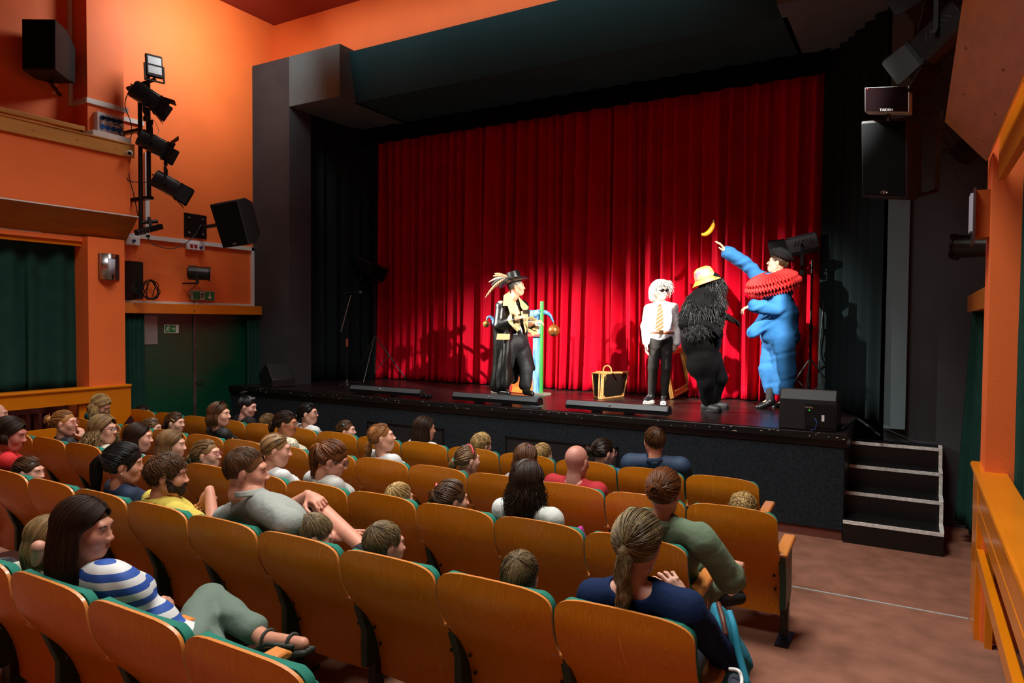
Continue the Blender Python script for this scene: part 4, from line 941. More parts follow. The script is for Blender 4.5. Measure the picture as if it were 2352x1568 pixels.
seated('B', 1326, 1060, 'bald man in red shirt in the second row', hd=8, hh=8, pitch=-4, male=True, style='bald', top=TEE(cloth('red_shirt', 'A01420')), skin='B98070', s=1.0, fold=.006, ff=16)
seated('B', 1707, 1172, 'blond small child whose hair tip shows above the end seat', hd=0, dy=.22, kid=True, style='tousled', hc='blond', top=TEE(MATS['grey_tee']), skin='DDAA94')
# --- third row
seated('C', 150, 972, 'woman with reddish blond bun and orange glasses resting chin on hand, polka dot dress', hd=35, hh=55, pitch=4, style='bun', hc='reddish', hair=dict(tie=(-.1, -.97, .1), L=.26, wave=1), top=NOSL(dots('polka_cloth', '12141A', 'D8DCD8', 9, .28)), acc=both(specs('C85028'), earring(1)), skin='D8A08A',
       over=lambda J, K: J.update(elR=J['shR']+A3(.06, .16, -.22), wrR=J['head']+A3(.10, .11, -.15), hdR=nrm([-.3, -.1, 1]), hbR=A3(1, .3, 0), hpR=dict(curl=.8)))
seated('C', 240, 987, 'woman with thick curly dark blond hair and dark glasses in cream top', hd=30, hh=64, pitch=5, style='curly', hc='darkblond', hair=dict(L=.20, wave=.014, vol=1.25), top=TEE(cloth('cream_cotton', 'CBC8B4')), acc=specs('1C1E2A'), skin='DDA890')
seated('C', 320, 1005, 'girl with smooth dark brown hair looking down toward the stage, third row', hd=25, hh=48, kid=True, style='long', hc='darkbrown', hair=dict(L=.22), top=TEE(MATS['grey_tee']), skin='D8A08A', hs=1.)
seated('C', 396, 1022, 'girl with long straight light brown hair behind the bearded man', hd=25, hh=52, kid=True, style='long', hc='lightbrown', hair=dict(L=.24), top=TEE(WT), skin='DDA890', hs=1.)
def scrun(root, tf, H, J, P):
    c = tf((-.0, -.125, -.02)); m = MB(); m.tube([c+H @ A3(math.cos(a), 0, math.sin(a))*.022 for a in np.linspace(0, 2*PI, 10)], .012, 6); m.build('scrunchie', dots('zebra_cloth', '15130F', 'D8CFC0', 60, .4), root, smooth=True)
seated('C', 476, 1045, 'girl with zebra scrunchie and red glasses leaning back, holding a white leaflet', hd=30, hh=62, pitch=8, kid=True, style='low', hc='lightbrown', hair=dict(tie=(0, -.95, -.2), L=.06), top=TEE(MATS['grey_tee']), acc=both(specs('A02848'), scrun), skin='DDA890', hs=1.,
       over=lambda J, K: J.update(wrR=J['head']+A3(.20, .30, -.12), elR=J['shR']+A3(.08, .16, -.16)))
seated('C', 635, 1033, 'woman with light brown low ponytail in white tee and grey strap, third row', hd=20, hh=50, pitch=-4, style='low', hc='lightbrown', hair=dict(tie=(0, -.8, -.6), L=.13, wave=.008), tiec='6A5A3A', top=TEE(WT), skin='D8A08A')
KNIT = dots('white_knit', 'B8B8B4', '8E908E', 130, .3)
seated('C', 765, 1055, 'woman with high chestnut ponytail and glasses looking down, white knit top', hd=20, hh=58, pitch=-18, style='pony', hc='auburn', hair=dict(tie=(-.05, -.9, .42), L=.24, wave=.004, vol=1.1), top=(KNIT, .014, .9, 0), acc=both(specs('2A1A14'), earring(1)), skin='D39A86')
seated('C', 918, 1148, 'small blond child in the third row, hair above the fourth row seat', hd=10, hh=10, kid=True, style='short', hc='blond', top=TEE(MATS['grey_tee']), n=700)
def ribbon(root, tf, H, J, P):
    m = MB(); c = A3(-.02, -.10, .075)
    for d in ((-.6, 0, .6), (.7, 0, -.4), (-.9, -.1, -.1)): m.tube([tf(c), tf(c+nrm(d)*.02), tf(c+nrm(d)*.045)], [.004, .014, .004], 8)
    m.build('hair_bow', dots('pink_dotted', 'E0566A', 'A8C8B0', 160, .15), root, smooth=True)
seated('C', 1040, 1147, 'small girl with pink dotted bow in ponytail, third row', hd=10, hh=40, kid=True, style='low', hc='brown', hair=dict(tie=(-.5, -.8, .25), L=.12, wave=.01, vol=1.1), top=TEE(MATS['grey_tee']), acc=ribbon)
def skirt19(J, K): J['elR'] = J['shR']+A3(.06, .05, -.24)
seated('C', 1213, 1108, 'woman with long wavy dark brown hair in white blouse, third row', hd=5, hh=5, pitch=0, style='long', hc='darkbrown', hair=dict(L=.25, wave=.012, vol=1.12), n=1200, rad=.0024, top=(cloth('white_blouse', 'C4CAC4'), .016, 1, .3), s=1.0, over=skirt19, acc=lambda root, tf, H, J, P: qobj('skirt_side', *SDF().ell(up(1331, 1262, y=3.66), (.045, .07, .12), k=.02).mesh(.009, (.010, 40)), MATS['magenta_cloth'], root), pants=(cloth('magenta_cloth', 'A8288A'), .05, .6), pantsname='skirt', skin='D39A86')
def olive(J, K):
    J['shR'] += A3(.05, .02, -.02); J['elR'] = J['shR']+A3(.12, .10, -.22); J['wrR'] = J['elR']+A3(-.02, .2, .0)
    J['knR'] = J['pelvis']+A3(.26, .28, .02); J['anR'] = up(1655, 1370, y=3.95); J['toeR'] = J['anR']+A3(.08, .11, -.02); J['knL'] = J['pelvis']+A3(.0, .38, .04)
seated('C', 1527, 1130, 'woman with messy auburn updo in sage green hooded blouse, by the aisle', hd=12, hh=6, pitch=-3, style='bun', hc='auburn', hair=dict(tie=(.15, -.97, .0), L=.22, wave=1, vol=1.08), n=1100, rad=.0022, top=(cloth('sage_linen', '64785F'), .024, 1, .35), topname='blouse', fold=.008, ff=22, s=1.0, over=olive, lean=.05, pants=(MATS['sage_linen'], .016, .55), shoes=mat('black_slipper', '08080A', .8), skin='D09880', collar=MATS['sage_linen'])
# --- fourth row
seated('D', 1467, 1250, 'woman with ash blond ponytail braid in sheer navy blouse, hand at her neck', hd=5, hh=0, pitch=-6, style='braid', hc='ash', hair=dict(tie=(-.12, -.98, -.12), L=.34, vol=1.15), n=1500, rad=.0017, tiec='0C1416', top=(mat('navy_satin', '0C2146', .85, bump=.7, bs=14, spec=.2), .018, .95, 0), topname='blouse', scoop=.035, fold=.007, ff=20, s=1.0, sleeve=.008, skin='D3A08A',
       over=lambda J, K: J.update(shL=up(1368, 1372, y=2.56), elL=up(1335, 1470, y=2.62), elR=up(1668, 1520, y=2.74), wrR=up(1572, 1378, y=2.78), hdR=nrm(up(1515, 1300, y=2.76)-up(1572, 1378, y=2.78)), hbR=A3(.5, -.8, .3), hpR=dict(curl=.75, spread=.2, thumb=.3), shR=up(1578, 1402, y=2.54)))
seated('D', 1196, 1325, 'boy with very short dark blond hair before the nearest row', hd=0, hh=-6, kid=True, male=True, style='short', hc='ash', top=TEE(cloth('blue_tee', '28406A')), n=1500, rad=.0015, skin='D8A08A')
seated('D', 885, 1252, 'child with smooth light brown hair in the fourth row, ear showing at right', hd=15, hh=25, kid=True, male=True, style='short', hc='ash', top=TEE(MATS['grey_tee']), n=1500, rad=.0015, hair=dict(vol=1.03), skin='D39A86')
seated('D', 723, 1232, 'toddler with fine light brown hair beside the man in the grey shirt', hd=25, hh=45, pitch=-20, kid=True, style='short', hc='ash', top=TEE(MATS['grey_tee']), n=1300, rad=.0016, skin='D8A08A')
def greyman(J, K):
    y = 2.78; J['shL'] = up(520, 1190, y=2.62); J['shR'] = up(665, 1205, y=2.52); J['neck'] = up(583, 1142, y=2.58); J['pelvis'] = A3(-2.93, 2.88, .60)
    J['elL'] = up(640, 1178, y=2.95); J['wrL'] = up(708, 1136, y=2.98); J['hdL'] = nrm(A3(.9, -.1, -.2)); J['hpL'] = dict(curl=.7); J['hbL'] = A3(.0, -.3, 1)
    J['elR'] = up(700, 1265, y=2.66); J['wrR'] = up(765, 1232, y=2.92); J['hdR'] = nrm(up(825, 1228, y=3.0)-up(765, 1232, y=2.92)); J['hbR'] = A3(0, -.5, 1); J['hpR'] = dict(curl=.15)
    J['hipL'] = J['pelvis']+A3(-.08, .03, 0); J['hipR'] = J['pelvis']+A3(.08, .03, 0)
    J['knL'] = up(722, 1160, y=3.02); J['anL'] = up(840, 1262, y=2.92); J['toeL'] = J['anL']+A3(.13, .04, -.03)
    J['knR'] = J['pelvis']+A3(.10, .42, -.02); J['anR'] = J['knR']+A3(0, .04, -.42); J['toeR'] = J['anR']+A3(0, .13, -.03)
seated('D', 568, 1083, 'man with buzzed brown hair in light grey shirt, legs crossed with hand on knee', hd=30, hh=52, pitch=-2, male=True, style='crop', hc='brown', n=1500, rad=.0014, top=(cloth('pale_grey_shirt', '8F9690'), .018, .62, 0), fold=.006, ff=24, s=1.04, hs=1.08, over=greyman, pants=(mat('black_shorts', '0B0C0E', .8), .018, .42), pantsname='shorts', skin='C98C74', collar=cloth('pale_grey_shirt', '8F9690'), hands=1.05)
seated('D', 386, 1092, 'bearded man with wavy brown hair in yellow polo shirt', hd=35, hh=48, pitch=-2, male=True, style='tousled', hc='brown', hair=dict(vol=1.05), n=900, top=TEE(cloth('yellow_pique', 'C8B44A')), s=1.02, hs=1.06, beard='2A1A10', collar=MATS['yellow_pique'] if 'yellow_pique' in MATS else None, skin='C98C74',
       over=lambda J, K: J.update(elR=J['shR']+A3(.16, .14, -.12), wrR=J['head']+A3(.17, .16, -.10), hdR=A3(-.3, -.2, -.9), hbR=A3(.9, -.3, .2), hpR=dict(curl=.5)))
seated('D', 288, 1066, 'woman with high black ponytail and stud earring in sleeveless navy top', hd=25, hh=44, pitch=-2, style='pony', hc='black', hair=dict(tie=(-.05, -.95, .30), L=.27, vol=1.15), n=1000, top=NOSL(cloth('navy_cotton', '10223E')), acc=earring(1), skin='CB9076')
seated('D', 25, 998, 'woman with short dark brown bob in bright red top at the left edge', hd=35, hh=52, pitch=-10, style='bob', hc='darkbrown', hair=dict(L=.08, vol=1.1), top=TEE(cloth('bright_red', 'C41A20')), skin='C07868', s=1.0)
seated('D', 68, 1085, 'small girl with messy brown hair beside the woman in red', hd=40, hh=60, kid=True, style='low', hc='brown', hair=dict(tie=(-.1, -.85, .35), L=.08, wave=.01), tiec='D890C0', top=TEE(MATS['bright_red']), skin='D39A86')
seated('C', -8, 952, 'bald man cut off by the left edge of the photo', hd=40, male=True, style='bald', top=TEE(MATS['grey_tee']), skin='D39A86')
# --- nearest row
STR = stripes('blue_white_stripes', 'C8CCCC', '1E4A9A', 17, 2, .5, tilt=.12)
def girl(J, K):
    y = 1.75; J['neck'] = up(205, 1315, y=1.62); J['pelvis'] = A3(-2.60, 1.80, .68); J['shR'] = up(262, 1352, y=1.62); J['shL'] = up(150, 1345, y=1.72)
    J['elR'] = up(315, 1400, y=1.68); J['wrR'] = up(345, 1404, y=1.83); J['hdR'] = nrm(up(372, 1432, y=1.85)-up(345, 1404, y=1.83)); J['hbR'] = A3(.2, -.6, .8)
    J['elL'] = J['shL']+A3(-.02, .16, -.2); J['wrL'] = up(335, 1385, y=1.95)
    J['hipR'] = J['pelvis']+A3(.06, .06, 0); J['hipL'] = J['pelvis']+A3(-.06, .08, .03)
    J['knL'] = up(480, 1375, y=2.12); J['anL'] = up(610, 1468, y=2.02); J['toeL'] = up(695, 1478, y=2.02)
    J['knR'] = up(450, 1440, y=2.05); J['anR'] = up(560, 1560, y=2.06); J['toeR'] = up(640, 1560, y=2.1)
SAGE = cloth('sage_cargo', '5A6C60')
def sandals(root, tf, H, J, P):
    for q in 'LR':
        a, t = J['an'+q], J['toe'+q]; d = nrm(t-a); n = nrm(np.cross(d, [0, 0, 1])); u_ = np.cross(n, d); m = MB()
        sole = [a-d*.045-u_*.045, a+d*.03-u_*.048, a+(t-a)*.6-u_*.040, t+d*.035-u_*.026]
        for x in (-.022, 0, .022): m.tube([p+n*x for p in sole], [.016, .018, .018, .012], 8)
        for c, w_ in ((a+d*.02+u_*.0, .040), (a+(t-a)*.75-u_*.0, .034)): m.tube([c+(n*math.cos(b)+u_*math.sin(b))*w_ for b in np.linspace(-.4, PI+.4, 10)], .008, 6)
        m.tube([a+n*.042-u_*.02, a+d*.05+n*.036+u_*.0, t-d*.02+n*.034], .010, 6); m.tube([a-n*.042-u_*.02, a+d*.05-n*.036+u_*.0, t-d*.02-n*.034], .010, 6)
        m.build('sandal', mat('olive_sandal', '242820', .7), root, smooth=True)
seated('E', 196, 1215, 'girl with very long straight brown hair in blue and white striped tee and sage trousers', hd=35, hh=58, pitch=-4, style='long', hc='darkbrown', hair=dict(L=.34, vol=1.08), n=2400, rad=.0014, top=(STR, .015, .42, 0), s=.95, over=girl, pants=(SAGE, .022, .90), shoes=None, acc=sandals, skin='B98068', vox=.008, hs=1.04, pfold=.006)
def arml(J, K):
    J['shR'] = up(130, 1262, y=1.75); J['elR'] = up(92, 1262, y=1.72); J['elR'] = up(88, 1256, y=1.68); J['wrR'] = up(78, 1325, y=1.85); J['shR'] = up(160, 1268, y=1.95)
    J['wrL'] = up(18, 1318, y=1.80); J['elL'] = up(-60, 1330, y=1.62); J['hdL'] = A3(1, .1, .1)
seated('E', 118, 1238, 'blond child with bent bare arm half hidden behind the long haired girl', hd=30, hh=40, kid=True, dy=.42, style='long', hc='darkblond', hair=dict(L=.16), top=TEE(MATS['cream_cotton']), over=arml, skin='C08A74')
# ---------------------------------------------------------------- lanterns, loudspeakers and stands
def local_frame(name, label, cat, loc, fwd, upv=(0, 0, 1), group=None):
    y = Vector(nrm(fwd)); x = y.cross(Vector(upv)).normalized(); z = x.cross(y)
    r = thing(name, label, cat, tuple(loc), group); r.rotation_euler = Matrix(((x.x, y.x, z.x), (x.y, y.y, z.y), (x.z, y.z, z.z))).to_euler(); return r
MATTE = mat('matte_black', '0B0C0D', .6, spec=.25); GLOSSB = mat('gloss_black', '121618', .22); LENS = mat('lantern_lens', '5A6468', .1)
def fresnel(label, loc, fwd, s=1., flaps=(60, 60, 60, 60), yoke=1, upv=(0, 0, 1), group=None, cat='stage light', vents=True, fl=(.17, .17, .17, .17), name='theatre_lantern', grey=None):
    r = local_frame(name, label, cat, loc, fwd, upv, group); w_, h_, l = .115*s, .12*s, .19*s; bm = grey or GLOSSB
    prof = [(-.9, .95), (.9, .95), (1, .7), (1, -.55), (.75, -.88), (.35, -1), (-.35, -1), (-.75, -.88), (-1, -.55), (-1, .7)]
    MB().prism([(x*w_, -l, z*h_) for x, z in prof], (0, 2*l, 0)).build('housing', bm, r, world=False, bevel=.008*s)
    MB().prism([(x*w_*.8, -l*.92, h_*.93) for x in (-1, 1)]+[(x*w_*.72, -l*.92, h_*1.12) for x in (1, -1)], (0, 1.8*l, 0)).build('vent_cover', bm, r, world=False, bevel=.004)
    if vents:
        k = MB()
        for sx in (-1, 1):
            for i in range(6):
                y = -.6*l+i*.2*l; k.obox((sx*w_*1.005, y, .25*h_), (1, 0, 0), (0, .5, .85 if i < 3 else -.85), (0, .85, -.5 if i < 3 else .5), (.002, .035*s, .005*s))
        k.build('vent_slots', MATTE, r, world=False)['kind'] = 'stuff'
    k = MB(); e = 1.12
    for a, b in (((-e, .95), (e, 1.1)), ((-e, -1.1), (e, -.95)), ((-e, -1.1), (-.98, 1.1)), ((.98, -1.1), (e, 1.1))): k.box((a[0]*w_, l*.98, a[1]*h_), (b[0]*w_, l*1.14, b[1]*h_))
    k.build('front_frame', MATTE, r, world=False)
    k = MB(); k.lathe((0, l*.9, 0), (0, 1, 0), [(0, .085*s), (.015*s, .08*s), (.028*s, .05*s), (.032*s, .001)], 20); k.build('lens', LENS, r, world=False, smooth=True)
    for i, (a, L_) in enumerate(zip(flaps, fl)):
        if a is None: continue
        a = math.radians(a); L_ = L_*s; out, fw = math.cos(a), math.sin(a)
        hw, off = (w_, h_*1.05) if i < 2 else (h_, w_*1.08); sg = 1 if i in (0, 3) else -1
        def P(u, v):
            d = off+v*L_*out; y = l*1.14+v*L_*fw; ww = u*hw*(1+(.35 if i < 2 else .1)*v)
            return (ww, y, sg*d) if i < 2 else (sg*d, y, ww)
        k = MB(); q = [P(-1, 0), P(1, 0), P(1, .9), P(.9, 1), P(-.9, 1), P(-1, .9)]
        nn = np.cross(np.array(q[1])-q[0], np.array(q[2])-q[1]); nn = nrm(nn)*.003; k.prism(q, nn); k.build('barn_door', MATTE, r, world=False)
    k = MB(); k.tube([(-.6*w_, -l, .3*h_), (-.6*w_, -l-.04*s, .3*h_), (.6*w_, -l-.04*s, .3*h_), (.6*w_, -l, .3*h_)], .006*s, 6); k.build('handle', MATTE, r, world=False)
    if yoke:
        t = yoke*h_*2.1; k = MB(); ww = w_*1.18
        up_l = r.rotation_euler.to_matrix().inverted() @ Vector((0, 0, 1)); zz = np.array(nrm([0, up_l.y, up_l.z]))*t; yy = nrm(np.cross([1, 0, 0], zz))
        for sx in (-1, 1): k.obox(np.array([sx*ww, 0, 0])+zz*.5, (1, 0, 0), yy, zz, (.004*s, .018*s, abs(t)*.52)); k.lathe((sx*ww, 0, 0), (sx, 0, 0), [(0, .02*s), (.02*s, .02*s)], 12)
        k.obox(zz, (1, 0, 0), yy, zz, (ww, .018*s, .004*s)); k.build('yoke', MATTE, r, world=False)
        k = MB().tube([zz, zz*1.25], .012*s, 8); k.obox(zz*1.3, (1, 0, 0), yy, zz, (.03*s, .025*s, .03*s)); k.build('clamp', MATTE, r, world=False)
    return r
def cable(name, pts, label, r=.006, col='0C0D0E', cat='cable'):
    return one(name, MB().tube(bez(pts, 8), r, 6), mat('cable_'+col, col, .5), label, cat, smooth=True)
def tripod_stand(name, base, ztop, label, r_=.42, zc=.62, legw=.011, poles=((0, .017), (.45, .013)), rot=.3, steel=True):
    b = np.array(base); root = thing(name, label, 'stand', tuple(b)); m2 = mat('stand_steel', '6A7274', .35, .8)
    h = ztop-b[2]; MB().tube([b+[0, 0, .12], b+[0, 0, h*.55]], poles[0][1], 10).build('pole', BLKM, root); MB().tube([b+[0, 0, h*.53], b+[0, 0, h]], poles[1][1], 10).build('upper_pole', BLKM, root)
    k = MB().cyl(b+[0, 0, h*.52], b+[0, 0, h*.56], .026); k.tube([b+[0, 0, h*.54], b+[.05, 0, h*.54]], .007, 6); k.build('collar', BLKM, root)
    for i in range(3):
        a = rot+i*2*PI/3; e = b+np.array([math.cos(a)*r_, math.sin(a)*r_, .008]); k = MB().tube([b+[0, 0, zc], e], legw, 8); k.build('leg', m2 if steel else BLKM, root)
        MB().tube([b+[0, 0, .16], b+(e-b)*.45+[0, 0, zc*.55]], legw*.6, 6).build('strut', BLKM, root)
    return root
def speaker(label, corners_front, depth_v, name='loudspeaker', logo=None, grille_in=.03, cat='loudspeaker', taper=.75):
    """front face corners TL, TR, BR, BL and the vector to the back"""
    P = [np.array(p, float) for p in corners_front]; dv = np.array(depth_v, float); c = sum(P)/4; r = thing(name, label, cat, tuple(c+dv*.3))
    mid = [p+dv*.45 for p in P]; back = [c+dv+(p-c)*taper for p in P]
    k = MB(); n = 4; vs = P+mid+back; fs = [(0, 1, 2, 3), (11, 10, 9, 8)]+[(i+j*4, (i+1) % 4+j*4, (i+1) % 4+(j+1)*4, i+(j+1)*4) for j in (0, 1) for i in range(4)]
    k.add(vs, fs); k.build('cabinet', mat('speaker_cabinet', '1A1C1E', .65, bump=.3, bs=500), r, bevel=.008)
    f = -nrm(dv); G = [c+(p-c)*.93+f*.004 for p in P]; k = MB().prism(G, f*.006); k.build('grille', GRILLE, r, bevel=.002)
    if logo:
        rt_ = nrm(P[1]-P[0]); u_ = nrm(P[0]-P[3]); q = P[3]*.5+P[2]*.5+u_*.07*np.linalg.norm(P[0]-P[3])+f*.012; k = MB()
        k.tube([q+(rt_*math.cos(a)*.026+u_*math.sin(a)*.012) for a in np.linspace(0, 2*PI, 17)], .002, 6, cap=False); k.obox(q, rt_, u_, f, (.008, .008, .002)); k.build('emblem', mat('silver_badge', 'A8A8A4', .3, .8), r)
    return r
# --- left lighting boom ----------------------------------------------------------
XP = XL+.45
pa, pb = up(322, 300, x=XP), up(336, 300, x=XP+.05)
zt, zb_ = up(322, 232, x=XP)[2], up(322, 530, x=XP)[2]
r = thing('lighting_boom', 'black twin pipe lighting boom on the left orange wall', 'pipe rack', (XP, pa[1], zb_))
MB().tube([(XP, pa[1], zb_), (XP, pa[1], zt+.2)], .028, 12).build('pipe', BLKM, r)
pb2 = up(341, 300, x=XP)
MB().tube([(XP, pb2[1], up(341, 455, x=XP)[2]), (XP, pb2[1], zt+.35)], .028, 12).build('pipe', BLKM, r)
k = MB(); t = up(357, 182, x=XP+.15); k.tube([(XP-.2, pa[1]-.05, t[2]-.12), t], .026, 12); k.build('top_arm', BLKM, r)
k = MB(); k.box((XL, pa[1]-.03, zt-.4), (XP, pa[1]+.03, zt-.36)); k.box((XL, pa[1]-.03, zb_+.4), (XP, pa[1]+.03, zb_+.44)); k.box((XL, pb2[1]-.03, up(341, 452, x=XP)[2]-.03), (XP+.03, pb2[1]+.05, up(341, 452, x=XP)[2]+.01)); k.build('bracket', BLKM, r)
e = up(363, 508, x=XP+.1); k = MB().tube([(XP, pa[1], e[2]-.03), e], .026, 12); k.build('lower_arm', BLKM, r)
aim = np.array([-4.5, 9.2, 1.8])
c1 = up(333, 222, x=XP+.12); fresnel('topmost barn door lantern on the left lighting boom', c1, (.5, .62, -.48), .88, (75, 70, 50, 60), -1)
c2 = up(348, 330, x=XP+.15); fresnel('middle barn door lantern on the left lighting boom, flaps spread open', c2, (.48, .70, -.40), .86, (25, 30, 70, 35), 1)
c3 = up(381, 424, x=XP+.25); fresnel('lowest barn door lantern on the left lighting boom', c3, (.52, .66, -.45), .86, (90, 70, 70, 85), 1)
# led flood at the top
c = up(354, 152, x=XP+.15); r = local_frame('floodlight', 'small two panel floodlight on top of the left lighting boom', 'floodlight', c, (.95, -.25, .12))
MB().box((-.105, -.03, -.15), (.105, .02, .15)).build('housing', MATTE, r, world=False, bevel=.01)
for z in (-.063, .063): MB().box((-.085, .018, z-.052), (.085, .026, z+.052)).build('led_panel', mat('led_panel', 'AAB4BC', .3), r, world=False, bevel=.003)
k = MB(); [k.box((x-.008, -.02, -.2), (x+.008, .01, .02)) for x in (-.118, .118)]; k.box((-.126, -.02, -.208), (.126, .01, -.195)); k.build('yoke', MATTE, r, world=False)
# small led bar at the bottom arm
c = up(342, 527, x=XP+.1); d = up(362, 540, x=XP+.12)-up(310, 518, x=XP+.06); r = local_frame('led_bar', 'short black fixture with round cells under the left lighting boom', 'stage light', c, (.7, 0, -.1), (0, 0, 1))
MB().box((-.19, -.03, -.035), (.19, .03, .035)).build('housing', MATTE, r, world=False, bevel=.006); r.rotation_euler.rotate_axis('Y', .35)
k = MB(); [k.lathe((.02+i*.045, .03, z), (0, 1, 0), [(0, .012), (.006, .010)], 10) for i in range(4) for z in (-.016, .016)]; k.build('cells', mat('led_cell', '4A3A38', .3), r, world=False)['kind'] = 'stuff'
MB().box((-.06, -.01, .03), (-.02, .01, .16)).build('bracket', mat('grey_metal', '3A4448', .5), r, world=False)
cable('cable', [c1-nrm((.5, .62, -.48))*.2, up(287, 240, x=XP), up(300, 280, x=XP), up(302, 310, x=XP), up(290, 320, x=XP-.1), up(268, 300, x=XL+.22)], 'black cable looping from the top lantern to the blue sockets')
cable('cable', [up(300, 362, x=XP-.1), up(296, 400, x=XP), up(308, 450, x=XP), up(318, 500, x=XP)], 'black cable hanging beside the left lighting boom pipes')
cable('cable', [up(296, 365, x=XP-.1), up(292, 410, x=XP), up(312, 418, x=XP), c3+[0, -.2, 0]], 'black cable running to the lowest boom lantern')
cable('cable', [up(330, 270, x=XP+.05), up(352, 275, x=XP+.1), up(364, 300, x=XP+.1), up(355, 318, x=XP+.1)], 'thin white safety cable above the middle lantern', .003, 'C8C8C8')
cable('cable', [up(335, 540, x=XL+.2), up(355, 562, x=XL+.2), up(400, 570, x=XL+.2), up(440, 548, x=XL+.2), up(462, 516, x=XL+.25)], 'grey cable drooping from the boom to the wall mounted speaker', .007, '3A3C3C')
# white trunking ---------------------------------------------------------------
r = thing('cable_trunking', 'white cable trunking framing the orange wall above the door', 'trunking', (XL, 7, 3))
ta, tb = up(300, 541, x=XL+.02), up(583, 572, x=XL+.02); ba, bb_ = up(300, 690, x=XL+.02), up(583, 694, x=XL+.02)
MB().box((XL, 5.6, ta[2]-.025), (XL+.035, tb[1], ta[2]+.035)).build('upper_run', WHITE, r)
MB().box((XL, tb[1]-.05, za), (XL+.035, tb[1]+.015, tb[2]+.035)).build('upright', WHITE, r)
MB().box((XL, 5.6, za), (XL+.03, tb[1], za+.035)).build('lower_run', WHITE, r)
a = up(337, 400, x=XL+.02); MB().box((XL, a[1]-.03, ta[2]), (XL+.035, a[1]+.03, a[2]+.3)).build('boom_riser', WHITE, r)
a = up(282, 272, x=XL+.02); b = up(330, 285, x=XL+.02); MB().box((XL, a[1], a[2]-.03), (XL+.035, b[1], a[2]+.03)).build('short_run', WHITE, r)
r = thing('cable_trunking', 'white cable trunking on the upper left pier beside the big speaker', 'trunking', (XL+.15, 5, 5))
XQ = XL+.15; a = up(200, 230, x=XQ); b = up(292, 256, x=XQ); MB().box((XQ, a[1]-.02, a[2]-.035), (XQ+.03, b[1], a[2]+.03)).build('pier_run', WHITE, r)
q = up(162, 238, y=pu[1]); MB().box((q[0], pu[1]-.03, a[2]-.03), (XQ, pu[1], a[2]+.03)).build('corner_run', WHITE, r)
MB().box((q[0]-.0, pu[1]-.055, a[2]-.03), (q[0]+.07, pu[1]-.005, ZC)).build('riser', WHITE, r)
# socket box
c = up(248, 289, x=XQ+.03); r = thing('socket_box', 'white distribution box with eight blue sockets on the left pier', 'socket box', tuple(c))
MB().box((XQ, c[1]-.17, c[2]-.14), (XQ+.09, c[1]+.17, c[2]+.14)).build('box', WHITE, r, bevel=.006)
for i in range(4):
    for j in (0, 1):
        k = MB(); k.lathe((XQ+.09, c[1]-.11+i*.073, c[2]+(.07 if j else -.045)), (1, 0, 0), [(0, .032), (.02, .03)], 14); k.build('socket', mat('socket_blue', '1464B4', .4), r)
        if j: MB().lathe((XQ+.11, c[1]-.11+i*.073, c[2]+.07), (1, .3, -.2), [(0, .02), (.05, .016)], 10).build('plug', MATTE, r)
cable('cable', [up(262, 285, x=XQ+.15), up(278, 292, x=XQ+.12), up(292, 330, x=XQ+.1), up(306, 350, x=XQ+.1)], 'bundle of black leads hanging from the blue sockets')
# cctv camera
c = up(296, 352, x=XB+.07); r = thing('security_camera', 'small round white camera at the end of the balcony front', 'security camera', tuple(c)); k = MB(); k.lathe(c-np.array([.04, 0, 0]), (1, 0, 0), [(0, .03), (.05, .035)], 16); k.build('mount', WHITE, r)
k = MB().ball(c+[.02, 0, 0], .036, 14, 10); k.build('dome', WHITE, r, smooth=True); MB().ball(c+[.036, -.010, -.004], .025, 12, 8).build('lens', MATTE, r, smooth=True)
# big balcony speaker
XS = up(165, 60, y=pu[1])[0]
dS = depth(up(100, 120, x=XS+.55))
F4 = [up(50, 43, dep=dS), up(127, 44, dep=dS-.03), up(127, 160, dep=dS-.03), up(51, 160, dep=dS)]
bv = np.array([-.42, .5, -.02])
r = speaker('large black loudspeaker hanging above the left balcony', F4, bv)
k = MB(); c = sum(F4)/4+bv*.5; k.tube([(c[0]+.12, c[1]-.1, F4[2][2]-.07), (c[0]-.1, c[1]+.1, F4[2][2]-.07)], .02, 8); k.tube([(c[0], c[1], F4[2][2]-.07), (XS, c[1]+.25, F4[2][2]-.07)], .022, 8); k.tube([(c[0], c[1], F4[2][2]-.07), (c[0], c[1], F4[2][2]+.1)], .02, 8); k.build('bracket', BLKM, r)
# speaker on plate
a, b = up(424, 488, x=XL+.02), up(475, 550, x=XL+.02)
r = thing('speaker_bracket', 'square black wall plate with four bolts and arm holding the tilted speaker', 'bracket', tuple((a+b)/2))
MB().box((XL, a[1], b[2]), (XL+.02, b[1], a[2])).build('plate', BLK, r)
k = MB(); [k.lathe((XL+.02, y, z), (1, 0, 0), [(0, .018), (.008, .018), (.03, .008)], 10) for y in (a[1]+.07, b[1]-.07) for z in (b[2]+.07, a[2]-.07)]; k.build('bolts', CHROME, r)
e = up(530, 512, x=XL+.72); k = MB().tube([(XL+.02, (a[1]+b[1])/2+.05, e[2]-.03), e], .03, 12); k.build('arm', BLKM, r)
d0 = depth(up(520, 510, x=XL+.75))
F4 = [up(481, 470, dep=d0), up(545, 458, dep=d0-.12), up(572, 562, dep=d0-.12), up(512, 570, dep=d0)]
speaker('tilted black loudspeaker on a wall arm above the door', F4, np.array([-.08, .36, .12])*1.0, logo=True)
